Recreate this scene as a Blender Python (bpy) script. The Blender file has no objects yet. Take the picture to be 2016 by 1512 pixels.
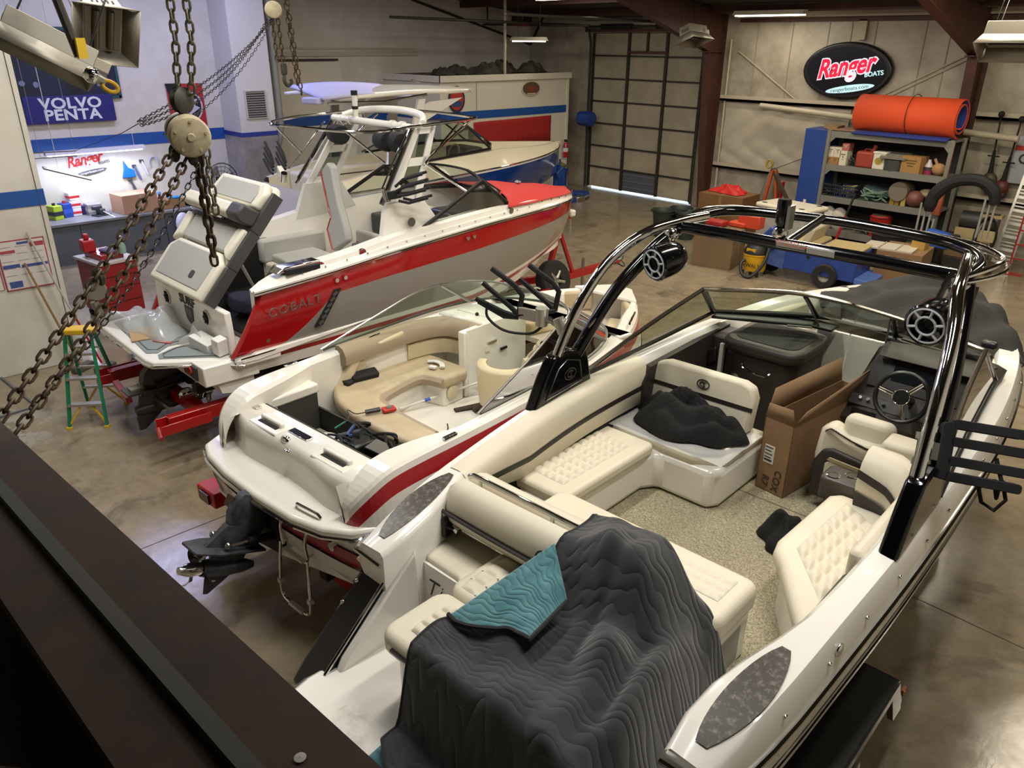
import bpy, bmesh, math, random
from mathutils import Vector, Matrix, Euler
random.seed(7)
sc = bpy.context.scene
COL = sc.collection
PI = math.pi
R = math.radians
# ---------------------------------------------------------------- camera
CAM = Vector((0.0, 0.0, 4.5)); FPX = 1514.0
CROT = Matrix.Rotation(R(46.452), 3, 'Z') @ Matrix.Rotation(R(90 - 23.99), 3, 'X') @ Matrix.Rotation(R(0.4324), 3, 'Z')
cd = bpy.data.cameras.new('camera'); cam = bpy.data.objects.new('camera', cd); COL.objects.link(cam)
cam.matrix_world = Matrix.Translation(CAM) @ CROT.to_4x4()
cd.sensor_width = 36.0; cd.lens = FPX / 2016 * 36.0; cd.clip_start = 0.02; cd.clip_end = 200
sc.camera = cam
def at(u, v, ax, val):
    """point where the sight line of a photo pixel meets the plane axis=val (used to measure the place)"""
    d = CROT @ Vector(((u - 1008) / FPX, -(v - 756) / FPX, -1))
    return CAM + d * ((val - CAM[ax]) / d[ax])
# ---------------------------------------------------------------- world (daylight outside), exposure
w = bpy.data.worlds.new('world'); sc.world = w; w.use_nodes = True
w.node_tree.nodes['Background'].inputs[0].default_value = (0.75, 0.86, 1.0, 1)
w.node_tree.nodes['Background'].inputs[1].default_value = 2.5
sc.view_settings.view_transform = 'Standard'; sc.view_settings.look = 'None'
sc.view_settings.exposure = 0.22; sc.view_settings.gamma = 1.0; sc.view_settings.use_curve_mapping = False
# ceiling lamps: (x, y, z, length along 'x' or 'y', watts, colour)
WARM = (1.0, 0.89, 0.70); COOL = (0.55, 0.58, 1.0); NEUT = (1.0, 0.965, 0.90)
LAMPS = [
 (-1.0, 4.2, 6.9, 'y', 140, NEUT, 'above the foreground bowrider near its starboard side'), (-3.9, 3.4, 7.0, 'y', 150, NEUT, 'above the gap between bowrider and runabout'), (-2.6, 8.0, 6.5, 'y', 120, WARM, 'above the bow of the foreground bowrider'), (-6.4, 3.2, 7.0, 'y', 140, NEUT, 'above the open engine bay of the runabout'),
 (-9.8, 3.0, 7.0, 'y', 130, NEUT, 'above the stern of the red sport boat'), (-9.6, 8.2, 6.4, 'y', 120, WARM, 'above the bow of the red sport boat'), (-5.6, 11.0, 6.1, 'y', 190, WARM, 'over the open floor before the blue cart'), (-0.6, 12.0, 6.0, 'y', 130, WARM, 'over the empty floor right of the bowrider'),
 (-14.4, 11.2, 6.1, 'y', 70, WARM, 'above the blue hulled boat'), (-9.5, 15.2, 5.7, 'x', 125, WARM, 'above the yellow vacuum and brown carton'), (-4.6, 15.4, 5.7, 'x', 135, WARM, 'above the wooden pallet'), (-15.2, 16.4, 5.6, 'x', 30, WARM, 'in front of the tall sectional door'),
 (-15.8, 4.0, 6.8, 'y', 150, COOL, 'before the lettered sign in the left bay'), (-16.4, 7.2, 6.6, 'y', 120, COOL, 'before the red banner in the left bay'),
]
def lamp_light(name, loc, sx, sy, watts, col, rot=(0, 0, 0)):
    l = bpy.data.lights.new(name, 'AREA'); l.shape = 'RECTANGLE'; l.size = sx; l.size_y = sy; l.energy = watts; l.color = col
    o = bpy.data.objects.new(name, l); COL.objects.link(o); o.location = loc; o.rotation_euler = rot
    return o
for i, (x, y, z, ax, wt, c, _lab) in enumerate(LAMPS):
    lamp_light('strip_light_glow', (x, y, z - 0.09), 2.3 if ax == 'x' else 0.3, 0.3 if ax == 'x' else 2.3, wt, c)

# ---------------------------------------------------------------- materials
def lin(h):
    if isinstance(h, tuple): return h + (1,) if len(h) == 3 else h
    h = h.lstrip('#'); c = [int(h[i:i + 2], 16) / 255 for i in (0, 2, 4)]
    return tuple((x / 12.92 if x <= .04045 else ((x + .055) / 1.055) ** 2.4) for x in c) + (1,)
MATS = {}
def mat(name, col, rough=.5, metal=0, spec=.5, coat=0, var=None, bump=None, emit=0, col2=None, alpha=1, aniso=None):
    """principled; var=(scale, col2, contrast lo, hi) colour variation, bump=(scale, strength[, stretch])"""
    if name in MATS: return MATS[name]
    m = bpy.data.materials.new(name); m.use_nodes = True; nt = m.node_tree; b = nt.nodes['Principled BSDF']
    b.inputs['Base Color'].default_value = lin(col); b.inputs['Roughness'].default_value = rough
    b.inputs['Metallic'].default_value = metal; b.inputs['Specular IOR Level'].default_value = spec
    b.inputs['Coat Weight'].default_value = coat; b.inputs['Coat Roughness'].default_value = .06
    if emit:
        b.inputs['Emission Color'].default_value = lin(col); b.inputs['Emission Strength'].default_value = emit
    if var or bump:
        tc = nt.nodes.new('ShaderNodeTexCoord')
    if var:
        n = nt.nodes.new('ShaderNodeTexNoise'); n.inputs['Scale'].default_value = var[0]; n.inputs['Detail'].default_value = 6
        n.inputs['Roughness'].default_value = .65
        rp = nt.nodes.new('ShaderNodeValToRGB'); rp.color_ramp.elements[0].position = var[2]; rp.color_ramp.elements[1].position = var[3]
        rp.color_ramp.elements[0].color = lin(var[1]); rp.color_ramp.elements[1].color = lin(col)
        nt.links.new(tc.outputs['Object'], n.inputs['Vector']); nt.links.new(n.outputs['Fac'], rp.inputs['Fac'])
        nt.links.new(rp.outputs['Color'], b.inputs['Base Color'])
    if bump:
        n2 = nt.nodes.new('ShaderNodeTexNoise'); n2.inputs['Scale'].default_value = bump[0]; n2.inputs['Detail'].default_value = 4
        src = tc.outputs['Object']
        if len(bump) > 2:
            mp = nt.nodes.new('ShaderNodeMapping'); mp.inputs['Scale'].default_value = bump[2]
            nt.links.new(src, mp.inputs['Vector']); src = mp.outputs['Vector']
        nt.links.new(src, n2.inputs['Vector'])
        bp = nt.nodes.new('ShaderNodeBump'); bp.inputs['Strength'].default_value = bump[1]; bp.inputs['Distance'].default_value = .02
        nt.links.new(n2.outputs['Fac'], bp.inputs['Height']); nt.links.new(bp.outputs['Normal'], b.inputs['Normal'])
    MATS[name] = m
    return m
def glass(name, tint, rough=.03, clear=.92):
    if name in MATS: return MATS[name]
    m = bpy.data.materials.new(name); m.use_nodes = True; nt = m.node_tree; nt.nodes.clear()
    out = nt.nodes.new('ShaderNodeOutputMaterial'); mx = nt.nodes.new('ShaderNodeMixShader'); t = nt.nodes.new('ShaderNodeBsdfTransparent')
    g = nt.nodes.new('ShaderNodeBsdfGlossy'); fr = nt.nodes.new('ShaderNodeFresnel'); fr.inputs[0].default_value = 1.45
    t.inputs[0].default_value = lin(tint); g.inputs['Roughness'].default_value = rough
    nt.links.new(fr.outputs[0], mx.inputs[0]); nt.links.new(t.outputs[0], mx.inputs[1]); nt.links.new(g.outputs[0], mx.inputs[2])
    nt.links.new(mx.outputs[0], out.inputs[0]); MATS[name] = m
    return m
def emis(name, col, s):
    if name in MATS: return MATS[name]
    m = bpy.data.materials.new(name); m.use_nodes = True; nt = m.node_tree; nt.nodes.clear()
    out = nt.nodes.new('ShaderNodeOutputMaterial'); e = nt.nodes.new('ShaderNodeEmission'); e.inputs[0].default_value = lin(col); e.inputs[1].default_value = s
    nt.links.new(e.outputs[0], out.inputs[0]); MATS[name] = m
    return m
CHROME = mat('chrome', '#d8d8d6', .07, 1)
STEEL = mat('steel', '#a8a8a4', .3, 1)
GALV = mat('galvanised', '#8d8a80', .45, .8, var=(9, '#6d6a60', .3, .7))
ALU = mat('aluminium', '#b9b6ae', .35, .9)
BLACK = mat('black_plastic', '#141414', .35)
MATTE = mat('black_matte', '#101011', .75)
RUBBER = mat('rubber', '#1b1a19', .8, bump=(60, .2))
GELW = mat('gelcoat_white', '#ece8e0', .18, coat=.6)
CREAM = mat('vinyl_cream', '#d6ceb9', .45, bump=(180, .04))
REDP = mat('red_paint', '#a01414', .25, coat=.5)
CARD = mat('cardboard', '#9c7850', .8, var=(5, '#8c6a45', .3, .7))
PLAST = glass('clear_plastic', '#f2f2f2', .12)

# ---------------------------------------------------------------- mesh builder
class B:
    def __init__(s): s.v = []; s.f = []; s.m = []
    def add(s, vs, fs, mi=0):
        o = len(s.v); s.v += [tuple(p) for p in vs]
        for f in fs: s.f.append(tuple(i + o for i in f)); s.m.append(mi)
        return s
    def box(s, c, d, rot=None, mi=0):
        M = Euler(rot).to_matrix() if isinstance(rot, tuple) else rot
        vs = []
        for k in (-1, 1):
            for j in (-1, 1):
                for i in (-1, 1):
                    p = Vector((i * d[0] / 2, j * d[1] / 2, k * d[2] / 2))
                    if M is not None: p = M @ p
                    vs.append(p + Vector(c))
        return s.add(vs, [(0, 2, 3, 1), (4, 5, 7, 6), (0, 1, 5, 4), (2, 6, 7, 3), (0, 4, 6, 2), (1, 3, 7, 5)], mi)
    def bx(s, x0, x1, y0, y1, z0, z1, mi=0):
        return s.box(((x0 + x1) / 2, (y0 + y1) / 2, (z0 + z1) / 2), (abs(x1 - x0), abs(y1 - y0), abs(z1 - z0)), None, mi)
    def loft(s, rings, closed=False, caps=False, mi=0, flip=False):
        n = len(rings[0]); vs = [p for r in rings for p in r]; fs = []
        m = n if closed else n - 1
        for a in range(len(rings) - 1):
            for i in range(m):
                j = (i + 1) % n
                q = (a * n + i, a * n + j, (a + 1) * n + j, (a + 1) * n + i)
                fs.append(q[::-1] if flip else q)
        if caps:
            fs.append(tuple(range(n))[::-1] if not flip else tuple(range(n)))
            e = (len(rings) - 1) * n
            fs.append(tuple(e + i for i in range(n)) if not flip else tuple(e + i for i in range(n))[::-1])
        return s.add(vs, fs, mi)
    def tube(s, path, r, n=8, closed=False, caps=True, mi=0, sq=None):
        P = [Vector(p) for p in path]; N = len(P)
        rs = r if isinstance(r, (list, tuple)) else [r] * N
        T = []
        for i in range(N):
            a = P[i - 1] if (i or closed) else P[i]; b = P[(i + 1) % N] if (i < N - 1 or closed) else P[i]
            t = (b - a); T.append(t.normalized() if t.length > 1e-9 else Vector((0, 0, 1)))
        u = T[0].cross(Vector((0, 0, 1)))
        if u.length < 1e-3: u = T[0].cross(Vector((0, 1, 0)))
        u.normalize(); rings = []
        for i in range(N):
            u = (u - T[i] * u.dot(T[i])).normalized(); vv = T[i].cross(u)
            k = 1.0
            rings.append([P[i] + (u * math.cos(2 * PI * j / n + (PI / n)) * (sq[0] if sq else 1) + vv * math.sin(2 * PI * j / n + (PI / n)) * (sq[1] if sq else 1)) * rs[i] for j in range(n)])
        if closed: rings.append(rings[0])
        return s.loft(rings, True, caps and not closed, mi)
    def cyl(s, a, b, r, r2=None, n=16, mi=0): return s.tube([a, b], [r, r if r2 is None else r2], n, mi=mi)
    def lathe(s, prof, n=20, o=(0, 0, 0), M=None, mi=0, caps=False):
        rings = []
        for r, z in prof:
            ring = []
            for j in range(n):
                p = Vector((r * math.cos(2 * PI * j / n), r * math.sin(2 * PI * j / n), z))
                if M is not None: p = M @ p
                ring.append(p + Vector(o))
            rings.append(ring)
        return s.loft(rings, True, caps, mi)
    def prism(s, pts, h0, h1, ax='z', mi=0, M=None):
        def P(a, b, h):
            p = Vector({'z': (a, b, h), 'x': (h, a, b), 'y': (a, h, b)}[ax])
            return M @ p if M is not None else p
        n = len(pts)
        area = sum(pts[i][0] * pts[(i + 1) % n][1] - pts[(i + 1) % n][0] * pts[i][1] for i in range(n))
        if (area < 0) != (ax == 'y'): pts = pts[::-1]
        vs = [P(a, b, h0) for a, b in pts] + [P(a, b, h1) for a, b in pts]
        fs = [tuple(range(n))[::-1], tuple(range(n, 2 * n))] + [(i, (i + 1) % n, n + (i + 1) % n, n + i) for i in range(n)]
        if h1 < h0: fs = [f[::-1] for f in fs]
        return s.add(vs, fs, mi)
    def grid(s, nu, nv, fn, mi=0, flip=False):
        vs = [fn(i / (nu - 1), j / (nv - 1)) for j in range(nv) for i in range(nu)]
        fs = [(j * nu + i, j * nu + i + 1, (j + 1) * nu + i + 1, (j + 1) * nu + i) for j in range(nv - 1) for i in range(nu - 1)]
        if flip: fs = [f[::-1] for f in fs]
        return s.add(vs, fs, mi)
    def ball(s, c, r, n=12, m=8, sc=(1, 1, 1), mi=0):
        pr = [(r * math.sin(PI * k / m), -r * math.cos(PI * k / m)) for k in range(m + 1)]
        pr[0] = (r * .02, -r); pr[-1] = (r * .02, r)
        return s.lathe(pr, n, c, Matrix.Diagonal(sc), mi)
    def obj(s, name, mats, parent=None, bevel=0, seg=2, smooth=True, ang=35, sub=0, loc=None, rot=None, solid=0):
        me = bpy.data.meshes.new(name); me.from_pydata(s.v, [], s.f)
        if not isinstance(mats, (list, tuple)): mats = [mats]
        for m in mats: me.materials.append(m)
        if len(mats) > 1: me.polygons.foreach_set('material_index', s.m)
        me.validate(); me.update()
        if smooth:
            me.polygons.foreach_set('use_smooth', [True] * len(me.polygons))
            me.set_sharp_from_angle(angle=R(ang))
        o = bpy.data.objects.new(name, me); COL.objects.link(o)
        if parent is not None: o.parent = parent
        if loc is not None: o.location = loc
        if rot is not None: o.rotation_euler = rot
        if solid:
            md = o.modifiers.new('thick', 'SOLIDIFY'); md.thickness = solid; md.offset = 0
        if bevel:
            md = o.modifiers.new('bevel', 'BEVEL'); md.width = bevel; md.segments = seg; md.limit_method = 'ANGLE'; md.angle_limit = R(40)
        if sub:
            md = o.modifiers.new('sub', 'SUBSURF'); md.levels = sub; md.render_levels = sub
        return o
def tag(o, label, cat, group=None, kind=None):
    if label: o['label'] = label
    if cat: o['category'] = cat
    if group: o['group'] = group
    if kind: o['kind'] = kind
    return o
def struct(o): o['kind'] = 'structure'; return o
def thing(name, label, cat, loc=(0, 0, 0), rz=0, group=None, rot=None):
    o = bpy.data.objects.new(name, None); COL.objects.link(o); o.location = loc; o.rotation_euler = rot or (0, 0, rz); o.empty_display_size = .1
    return tag(o, label, cat, group)
def sub(name, parent, loc=(0, 0, 0), rot=(0, 0, 0)):
    o = bpy.data.objects.new(name, None); COL.objects.link(o); o.parent = parent; o.location = loc; o.rotation_euler = rot; o.empty_display_size = .05
    return o
def copy_tree(o, parent=None):
    c = o.copy(); COL.objects.link(c)
    if parent is not None: c.parent = parent
    for ch in list(o.children): copy_tree(ch, c)
    return c
def dup(o, parent=None, loc=None, rot=None, scale=None):
    c = o.copy(); COL.objects.link(c)
    if parent is not None: c.parent = parent
    if loc is not None: c.location = loc
    if rot is not None: c.rotation_euler = rot
    if scale is not None: c.scale = scale
    return c
_fonts = {}
def text(s, size, name, m, parent, M, depth=.004, shear=0, bold=0, sx=1, align='CENTER', space=1):
    cu = bpy.data.curves.new(name, 'FONT'); cu.body = s; cu.size = size; cu.extrude = depth; cu.shear = shear; cu.offset = bold
    cu.align_x = align; cu.align_y = 'CENTER'; cu.resolution_u = 3; cu.space_character = space
    t = bpy.data.objects.new(name, cu); COL.objects.link(t)
    dg = bpy.context.evaluated_depsgraph_get(); me = bpy.data.meshes.new_from_object(t.evaluated_get(dg))
    bpy.data.objects.remove(t); bpy.data.curves.remove(cu)
    me.transform(M @ Matrix.Diagonal((sx, 1, 1, 1)))
    me.materials.clear(); me.materials.append(m)
    o = bpy.data.objects.new(name, me); COL.objects.link(o); o.parent = parent
    return o
def frame(o, x, y):
    """4x4 whose local X,Y lie along the given world/local directions, at o"""
    x = Vector(x).normalized(); y = Vector(y); y = (y - x * x.dot(y)).normalized(); z = x.cross(y)
    M = Matrix((x, y, z)).transposed().to_4x4(); M.translation = Vector(o)
    return M
def lerp(a, b, t): return a + (b - a) * t
def interp(xs, ys, x):
    if x <= xs[0]: return ys[0]
    for i in range(len(xs) - 1):
        if x <= xs[i + 1]:
            t = (x - xs[i]) / (xs[i + 1] - xs[i]); return lerp(ys[i], ys[i + 1], t)
    return ys[-1]
def sm(xs, ys, x):
    """smooth (Catmull-Rom) interpolation"""
    if x <= xs[0]: return ys[0]
    if x >= xs[-1]: return ys[-1]
    for i in range(len(xs) - 1):
        if x <= xs[i + 1]: break
    h = xs[i + 1] - xs[i]; t = (x - xs[i]) / h
    def sl(k):
        if k == 0: return (ys[1] - ys[0]) / (xs[1] - xs[0])
        if k == len(xs) - 1: return (ys[-1] - ys[-2]) / (xs[-1] - xs[-2])
        return (ys[k + 1] - ys[k - 1]) / (xs[k + 1] - xs[k - 1])
    m0, m1 = sl(i) * h, sl(i + 1) * h
    return (2 * t**3 - 3 * t * t + 1) * ys[i] + (t**3 - 2 * t * t + t) * m0 + (-2 * t**3 + 3 * t * t) * ys[i + 1] + (t**3 - t * t) * m1
def spline(pts, n=8, closed=False):
    """Catmull-Rom through points"""
    P = [Vector(p) for p in pts]; out = []; N = len(P)
    for i in range(N if closed else N - 1):
        p0 = P[i - 1] if (i or closed) else P[0]; p1 = P[i]; p2 = P[(i + 1) % N]; p3 = P[(i + 2) % N] if (closed or i + 2 < N) else P[-1]
        for k in range(n):
            t = k / n
            out.append(.5 * ((2 * p1) + (p2 - p0) * t + (2 * p0 - 5 * p1 + 4 * p2 - p3) * t * t + (3 * p1 - p0 - 3 * p2 + p3) * t**3))
    if not closed: out.append(P[-1])
    return out
def rrect(x0, x1, y0, y1, r, n=4):
    out = []
    for cx, cy, a in ((x1 - r, y1 - r, 0), (x0 + r, y1 - r, 90), (x0 + r, y0 + r, 180), (x1 - r, y0 + r, 270)):
        for k in range(n + 1):
            t = R(a + 90 * k / n); out.append((cx + r * math.cos(t), cy + r * math.sin(t)))
    return out
def ell(cx, cy, a, b, n=24): return [(cx + a * math.cos(2 * PI * k / n), cy + b * math.sin(2 * PI * k / n)) for k in range(n)]
# ================================================================= ROOM
def floor_mat():
    m = bpy.data.materials.new('concrete_floor'); m.use_nodes = True; nt = m.node_tree; b = nt.nodes['Principled BSDF']
    tc = nt.nodes.new('ShaderNodeTexCoord')
    def noise(sc_, det=8, ro=.65, dist=0):
        n = nt.nodes.new('ShaderNodeTexNoise'); n.inputs['Scale'].default_value = sc_; n.inputs['Detail'].default_value = det; n.inputs['Roughness'].default_value = ro
        n.inputs['Distortion'].default_value = dist; nt.links.new(tc.outputs['Object'], n.inputs['Vector']); return n.outputs['Fac']
    def ramp(src, *st):
        r = nt.nodes.new('ShaderNodeValToRGB'); e = r.color_ramp.elements
        e[0].position, e[0].color = st[0][0], lin(st[0][1]); e[1].position, e[1].color = st[-1][0], lin(st[-1][1])
        for p, c in st[1:-1]:
            k = e.new(p); k.color = lin(c)
        nt.links.new(src, r.inputs[0]); return r.outputs[0]
    def mix(f, a, c, mode='MIX'):
        x = nt.nodes.new('ShaderNodeMix'); x.data_type = 'RGBA'; x.blend_type = mode
        for s, i in ((f, 0), (a, 6), (c, 7)):
            if isinstance(s, float): x.inputs[i].default_value = s
            elif isinstance(s, tuple): x.inputs[i].default_value = s
            else: nt.links.new(s, x.inputs[i])
        return x.outputs[2]
    base = ramp(noise(.35, 9, .7, .6), (.3, '#6f6350'), (.5, '#8a7d67'), (.7, '#9c917c'))
    fine = ramp(noise(3.2, 10, .75), (.35, '#5f5546'), (.6, '#97897200'[:7]))
    c1 = mix(.4, base, fine)
    stain = ramp(noise(.9, 6, .6, 1.5), (.56, '#000000'), (.74, '#ffffff'))
    c2 = mix(stain, c1, lin('#4d4439'))
    speck = ramp(noise(14, 4, .6), (.68, '#000000'), (.74, '#888888'))
    c3 = mix(speck, c2, lin('#a59b86'))
    # worn pale paint patches by the stepladder
    sep = nt.nodes.new('ShaderNodeVectorMath'); sep.operation = 'DISTANCE'; sep.inputs[1].default_value = (-10.6, 0.9, 0)
    nt.links.new(tc.outputs['Object'], sep.inputs[0])
    mr = nt.nodes.new('ShaderNodeMapRange'); mr.inputs[1].default_value = 1.2; mr.inputs[2].default_value = .3; nt.links.new(sep.outputs['Value'], mr.inputs[0])
    mm = nt.nodes.new('ShaderNodeMath'); mm.operation = 'MULTIPLY'; nt.links.new(mr.outputs[0], mm.inputs[0])
    nt.links.new(ramp(noise(2.2, 8, .7), (.50, '#000000'), (.54, '#ffffff')), mm.inputs[1])
    c4 = mix(mm.outputs[0], c3, lin('#a3a49d'))
    nt.links.new(c4, b.inputs['Base Color'])
    rr = ramp(noise(1.3, 6), (.3, '#484848'), (.7, '#8a8a8a')); nt.links.new(rr, b.inputs['Roughness'])
    bp = nt.nodes.new('ShaderNodeBump'); bp.inputs['Strength'].default_value = .12; bp.inputs['Distance'].default_value = .01
    nt.links.new(noise(9, 8), bp.inputs['Height']); nt.links.new(bp.outputs[0], b.inputs['Normal'])
    return m
XL, XL2, YB, XR, YF = -19.2, -20.56, 20.285, 3.6, -3.2
FLOOR = floor_mat()
WALLW = mat('wall_white', '#d3cfc4', .6, var=(1.2, '#c2bdaf', .3, .6))
WALLV = mat('wall_vinyl', '#b5ad9c', .4, var=(1.1, '#8f8776', .35, .62), bump=(1.6, .5, (1.2, 1, 2.2)))
BLUE = mat('stripe_blue', '#1c4f9a', .45)
BROWN = mat('frame_brown', '#4f2f24', .55, var=(6, '#3c231b', .3, .6))
DARKC = mat('ceiling_dark', '#3b362d', .8, var=(1.5, '#2b2620', .3, .6))
TRACK = mat('track_steel', '#3a3630', .5, .4)
o = struct(B().bx(XL2 - .5, XR + .3, YF - .3, YB + 6, -.3, 0).obj('floor', FLOOR))
# floor joint lines, shallow saw cuts
g = mat('joint_dark', '#4a4238', .9)
for a, b_ in (((-12.4, 1.1), (-6.2, 1.1)), ((2.5, 6.4), (-12, 6.4)), ((-6.9, -2), (-6.9, 19)), ((0.2, -1), (0.2, 19)), ((2.5, 12.4), (-13, 12.4))):
    p = Vector((a[0], a[1], 0)); q = Vector((b_[0], b_[1], 0)); d = q - p
    B().box((p + q) / 2 + Vector((0, 0, .0005)), (d.length, .012, .001), (0, 0, math.atan2(d.y, d.x))).obj('joint', g, o)
def ceil_z(y): return 5.33 + (YB - y) * .105
wl = struct(B().bx(XL - .2, XL, YF, 9.6, 0, 8.2).obj('wall_left', WALLW))
wl2 = struct(B().bx(XL2 - .2, XL2, 9.4, YB + .2, 0, 6.8).bx(XL2, XL, 9.5, 9.6, 0, 6.8).obj('wall_left_rear', WALLW))
# back wall with door opening (x -17.66 .. -13.5, z 0..4.78)
DX0, DX1, DZ = -17.66, -13.5, 4.78
wb = struct(B().bx(XL2, DX0 - .02, YB, YB + .2, 0, 6.2).bx(DX1 + .02, XR, YB, YB + .2, 0, 6.2).bx(DX0 - .02, DX1 + .02, YB, YB + .2, DZ, 6.2).obj('wall_back', WALLV))
struct(B().bx(XR, XR + .2, YF, YB + .2, 0, 8.2).obj('wall_right', WALLW))
struct(B().bx(XL - .2, XR + .2, YF - .2, YF, 0, 8.2).obj('wall_front', WALLW))
cb = B(); ys = [YF, YB + .2]
cb.add([(XL2 - .2, y, ceil_z(y)) for y in ys] + [(XR + .2, y, ceil_z(y)) for y in ys] + [(XL2 - .2, y, ceil_z(y) + .2) for y in ys] + [(XR + .2, y, ceil_z(y) + .2) for y in ys],
       [(0, 1, 3, 2), (4, 6, 7, 5), (0, 4, 5, 1), (2, 3, 7, 6), (0, 2, 6, 4), (1, 5, 7, 3)])
ce = struct(cb.obj('ceiling', DARKC))
for y in (19.4, 17.2, 15, 12.6, 10.2, 7.6, 5, 2.4):      # purlins
    z = ceil_z(y) - .1
    B().bx(XL2, XR, y - .035, y + .035, z - .1, z + .08).obj('purlin', BROWN, ce)
# white insulation batten just under the eave
struct(B().bx(-12.4, XR, YB - .3, YB, 5.12, 5.3).obj('trim_1', mat('eave_white', '#a89f8c', .5)))
struct(B().bx(-12.4, XR, YB - .12, YB, 5.02, 5.12).obj('trim_2', BROWN))
# blue stripe on left wall and partition
struct(B().bx(XL, XL + .012, YF, 9.5, 2.28, 2.54).obj('trim_3', BLUE))
struct(B().bx(XL2, XL2 + .012, 9.6, 14.2, 2.28, 2.54).obj('trim_4', BLUE))
wp = struct(B().bx(-13.3, -12.45, YF, 2.74, 0, 7.6).obj('wall_partition', WALLW, bevel=.01))
struct(B().bx(-12.45, -12.438, YF, 2.74, 2.36, 2.58).bx(-13.3, -12.438, 2.74, 2.752, 2.36, 2.58).obj('trim_5', BLUE))
B().bx(-12.46, -12.435, 2.665, 2.672, 0, 7.6).obj('seam', g, wp)
# boxed-in duct (pilaster) on the left wall, with louvre and sheet-metal foot
du = struct(B().bx(XL, -18.25, 8.45, 9.35, 2.42, 7.9).obj('trim_6', mat('duct_white', '#c9c7c4', .5)))
B().bx(XL, -18.235, 8.435, 9.365, 2.38, 2.48).obj('stripe', mat('stripe_dark', '#2a3a86', .5), du)
B().bx(XL, -18.24, 8.44, 9.36, 0, 2.4).obj('metal_foot', mat('sheet_metal', '#a39f9c', .35, .15, var=(3, '#8a8684', .35, .65)), du)
lv = struct(B().bx(-18.26, -18.22, 8.62, 9.16, 2.78, 3.42).obj('trim_7', mat('louvre_frame', '#b8b4ac', .5)))
for k in range(11):
    z = 2.84 + k * .052
    B().box((-18.215, 8.89, z), (.03, .46, .022), (0, .5, 0)).obj('slat', mat('louvre_slat', '#8f8b85', .5), lv)
B().bx(-18.222, -18.218, 8.66, 9.12, 2.81, 3.39).obj('recess', MATTE, lv)
# steel pipe post with kinked foot
tag(B().tube([(-18.55, 9.62, 6.3), (-18.55, 9.62, 2.55), (-18.4, 9.45, 2.2), (-18.4, 9.2, 1.75)], .09, 14).obj('pipe_post', mat('grey_pipe', '#8a8a88', .5)), 'tall grey steel pipe running down beside the white louvred duct', 'pipe')
# conduit rails on rear-left wall
struct(B().bx(XL2, XL2 + .06, 9.7, 15.4, 4.1, 4.22).bx(XL2, XL2 + .05, 9.7, 15.3, 4.28, 4.33).obj('trim_8', mat('conduit', '#bdb7a6', .6)))
struct(B().bx(XL2, XL2 + .09, 9.7, 12.6, 3.98, 4.03).obj('trim_9', TRACK))
struct(B().bx(XL2, XL2 + .02, 9.7, 12.7, 2.6, 3.96).obj('door_2', mat('slide_door', '#d9d2c0', .55)))
# rake and corner flashing lines
for n_, (a, b_) in {'trim_10': ((XL2 + .03, 15.3, 5.62), (XL2 + .03, YB - .02, 4.42)), 'trim_11': ((-20.5, YB - .04, 4.44), (-19.9, YB - .04, 5.3))}.items():
    struct(B().tube([a, b_], .045, 4).obj(n_, TRACK))
# ---------------------------------------------------------------- sectional door
dr = struct(B().bx(DX0, DX1, YB + .05, YB + .08, .05, DZ).obj('door_1', mat('door_backing', '#55503f', .7)))
DP = [mat('door_panel_%d' % k, c, .55, var=(1.4, c2, .3, .62)) for k, (c, c2) in enumerate((('#a39b86', '#8f8773'), ('#a89f88', '#978d77'), ('#b0a78e', '#8b816b')))]
VENT = mat('door_vent', '#55595e', .5)
rows = [.05, .705, 1.385, 2.09, 2.765, 3.45, 4.12, DZ]; cols = [DX0, -16.22, -14.8, DX1]
for i in range(3):
    for j in range(7):
        x0, x1, z0, z1 = cols[i] + .03, cols[i + 1] - .03, rows[j] + .02, rows[j + 1] - .02
        if i == 1 and j == 0:
            v = B().bx(x0, x1, YB + .01, YB + .045, z0, z1).obj('panel', VENT, dr)
            for k in range(3): B().bx(x0, x1, YB - .005, YB + .02, z0 + .1 + k * .2, z0 + .125 + k * .2).obj('louvre', mat('vent_rib', '#6d7076', .5), v)
            continue
        B().bx(x0, x1, YB + .01, YB + .045, z0, z1).obj('panel', DP[0 if j > 1 else (1 if j else 2)], dr, bevel=.006)
for z in rows[1:-1]:
    B().bx(DX0, DX1, YB - .03, YB + .03, z - .022, z + .022).obj('rail', TRACK, dr)
for x, w_ in ((cols[1], .045), (cols[2], .045), (cols[0] + .02, .035), (cols[3] - .02, .035)):
    B().bx(x - w_, x + w_, YB - .05, YB + .03, .05, DZ).obj('stile', TRACK, dr)
B().bx(cols[1], cols[2], YB - .06, YB, 4.2, 4.27).bx(-15.55, -15.48, YB - .06, YB, 4.25, DZ).obj('brace', BROWN, dr)
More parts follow.
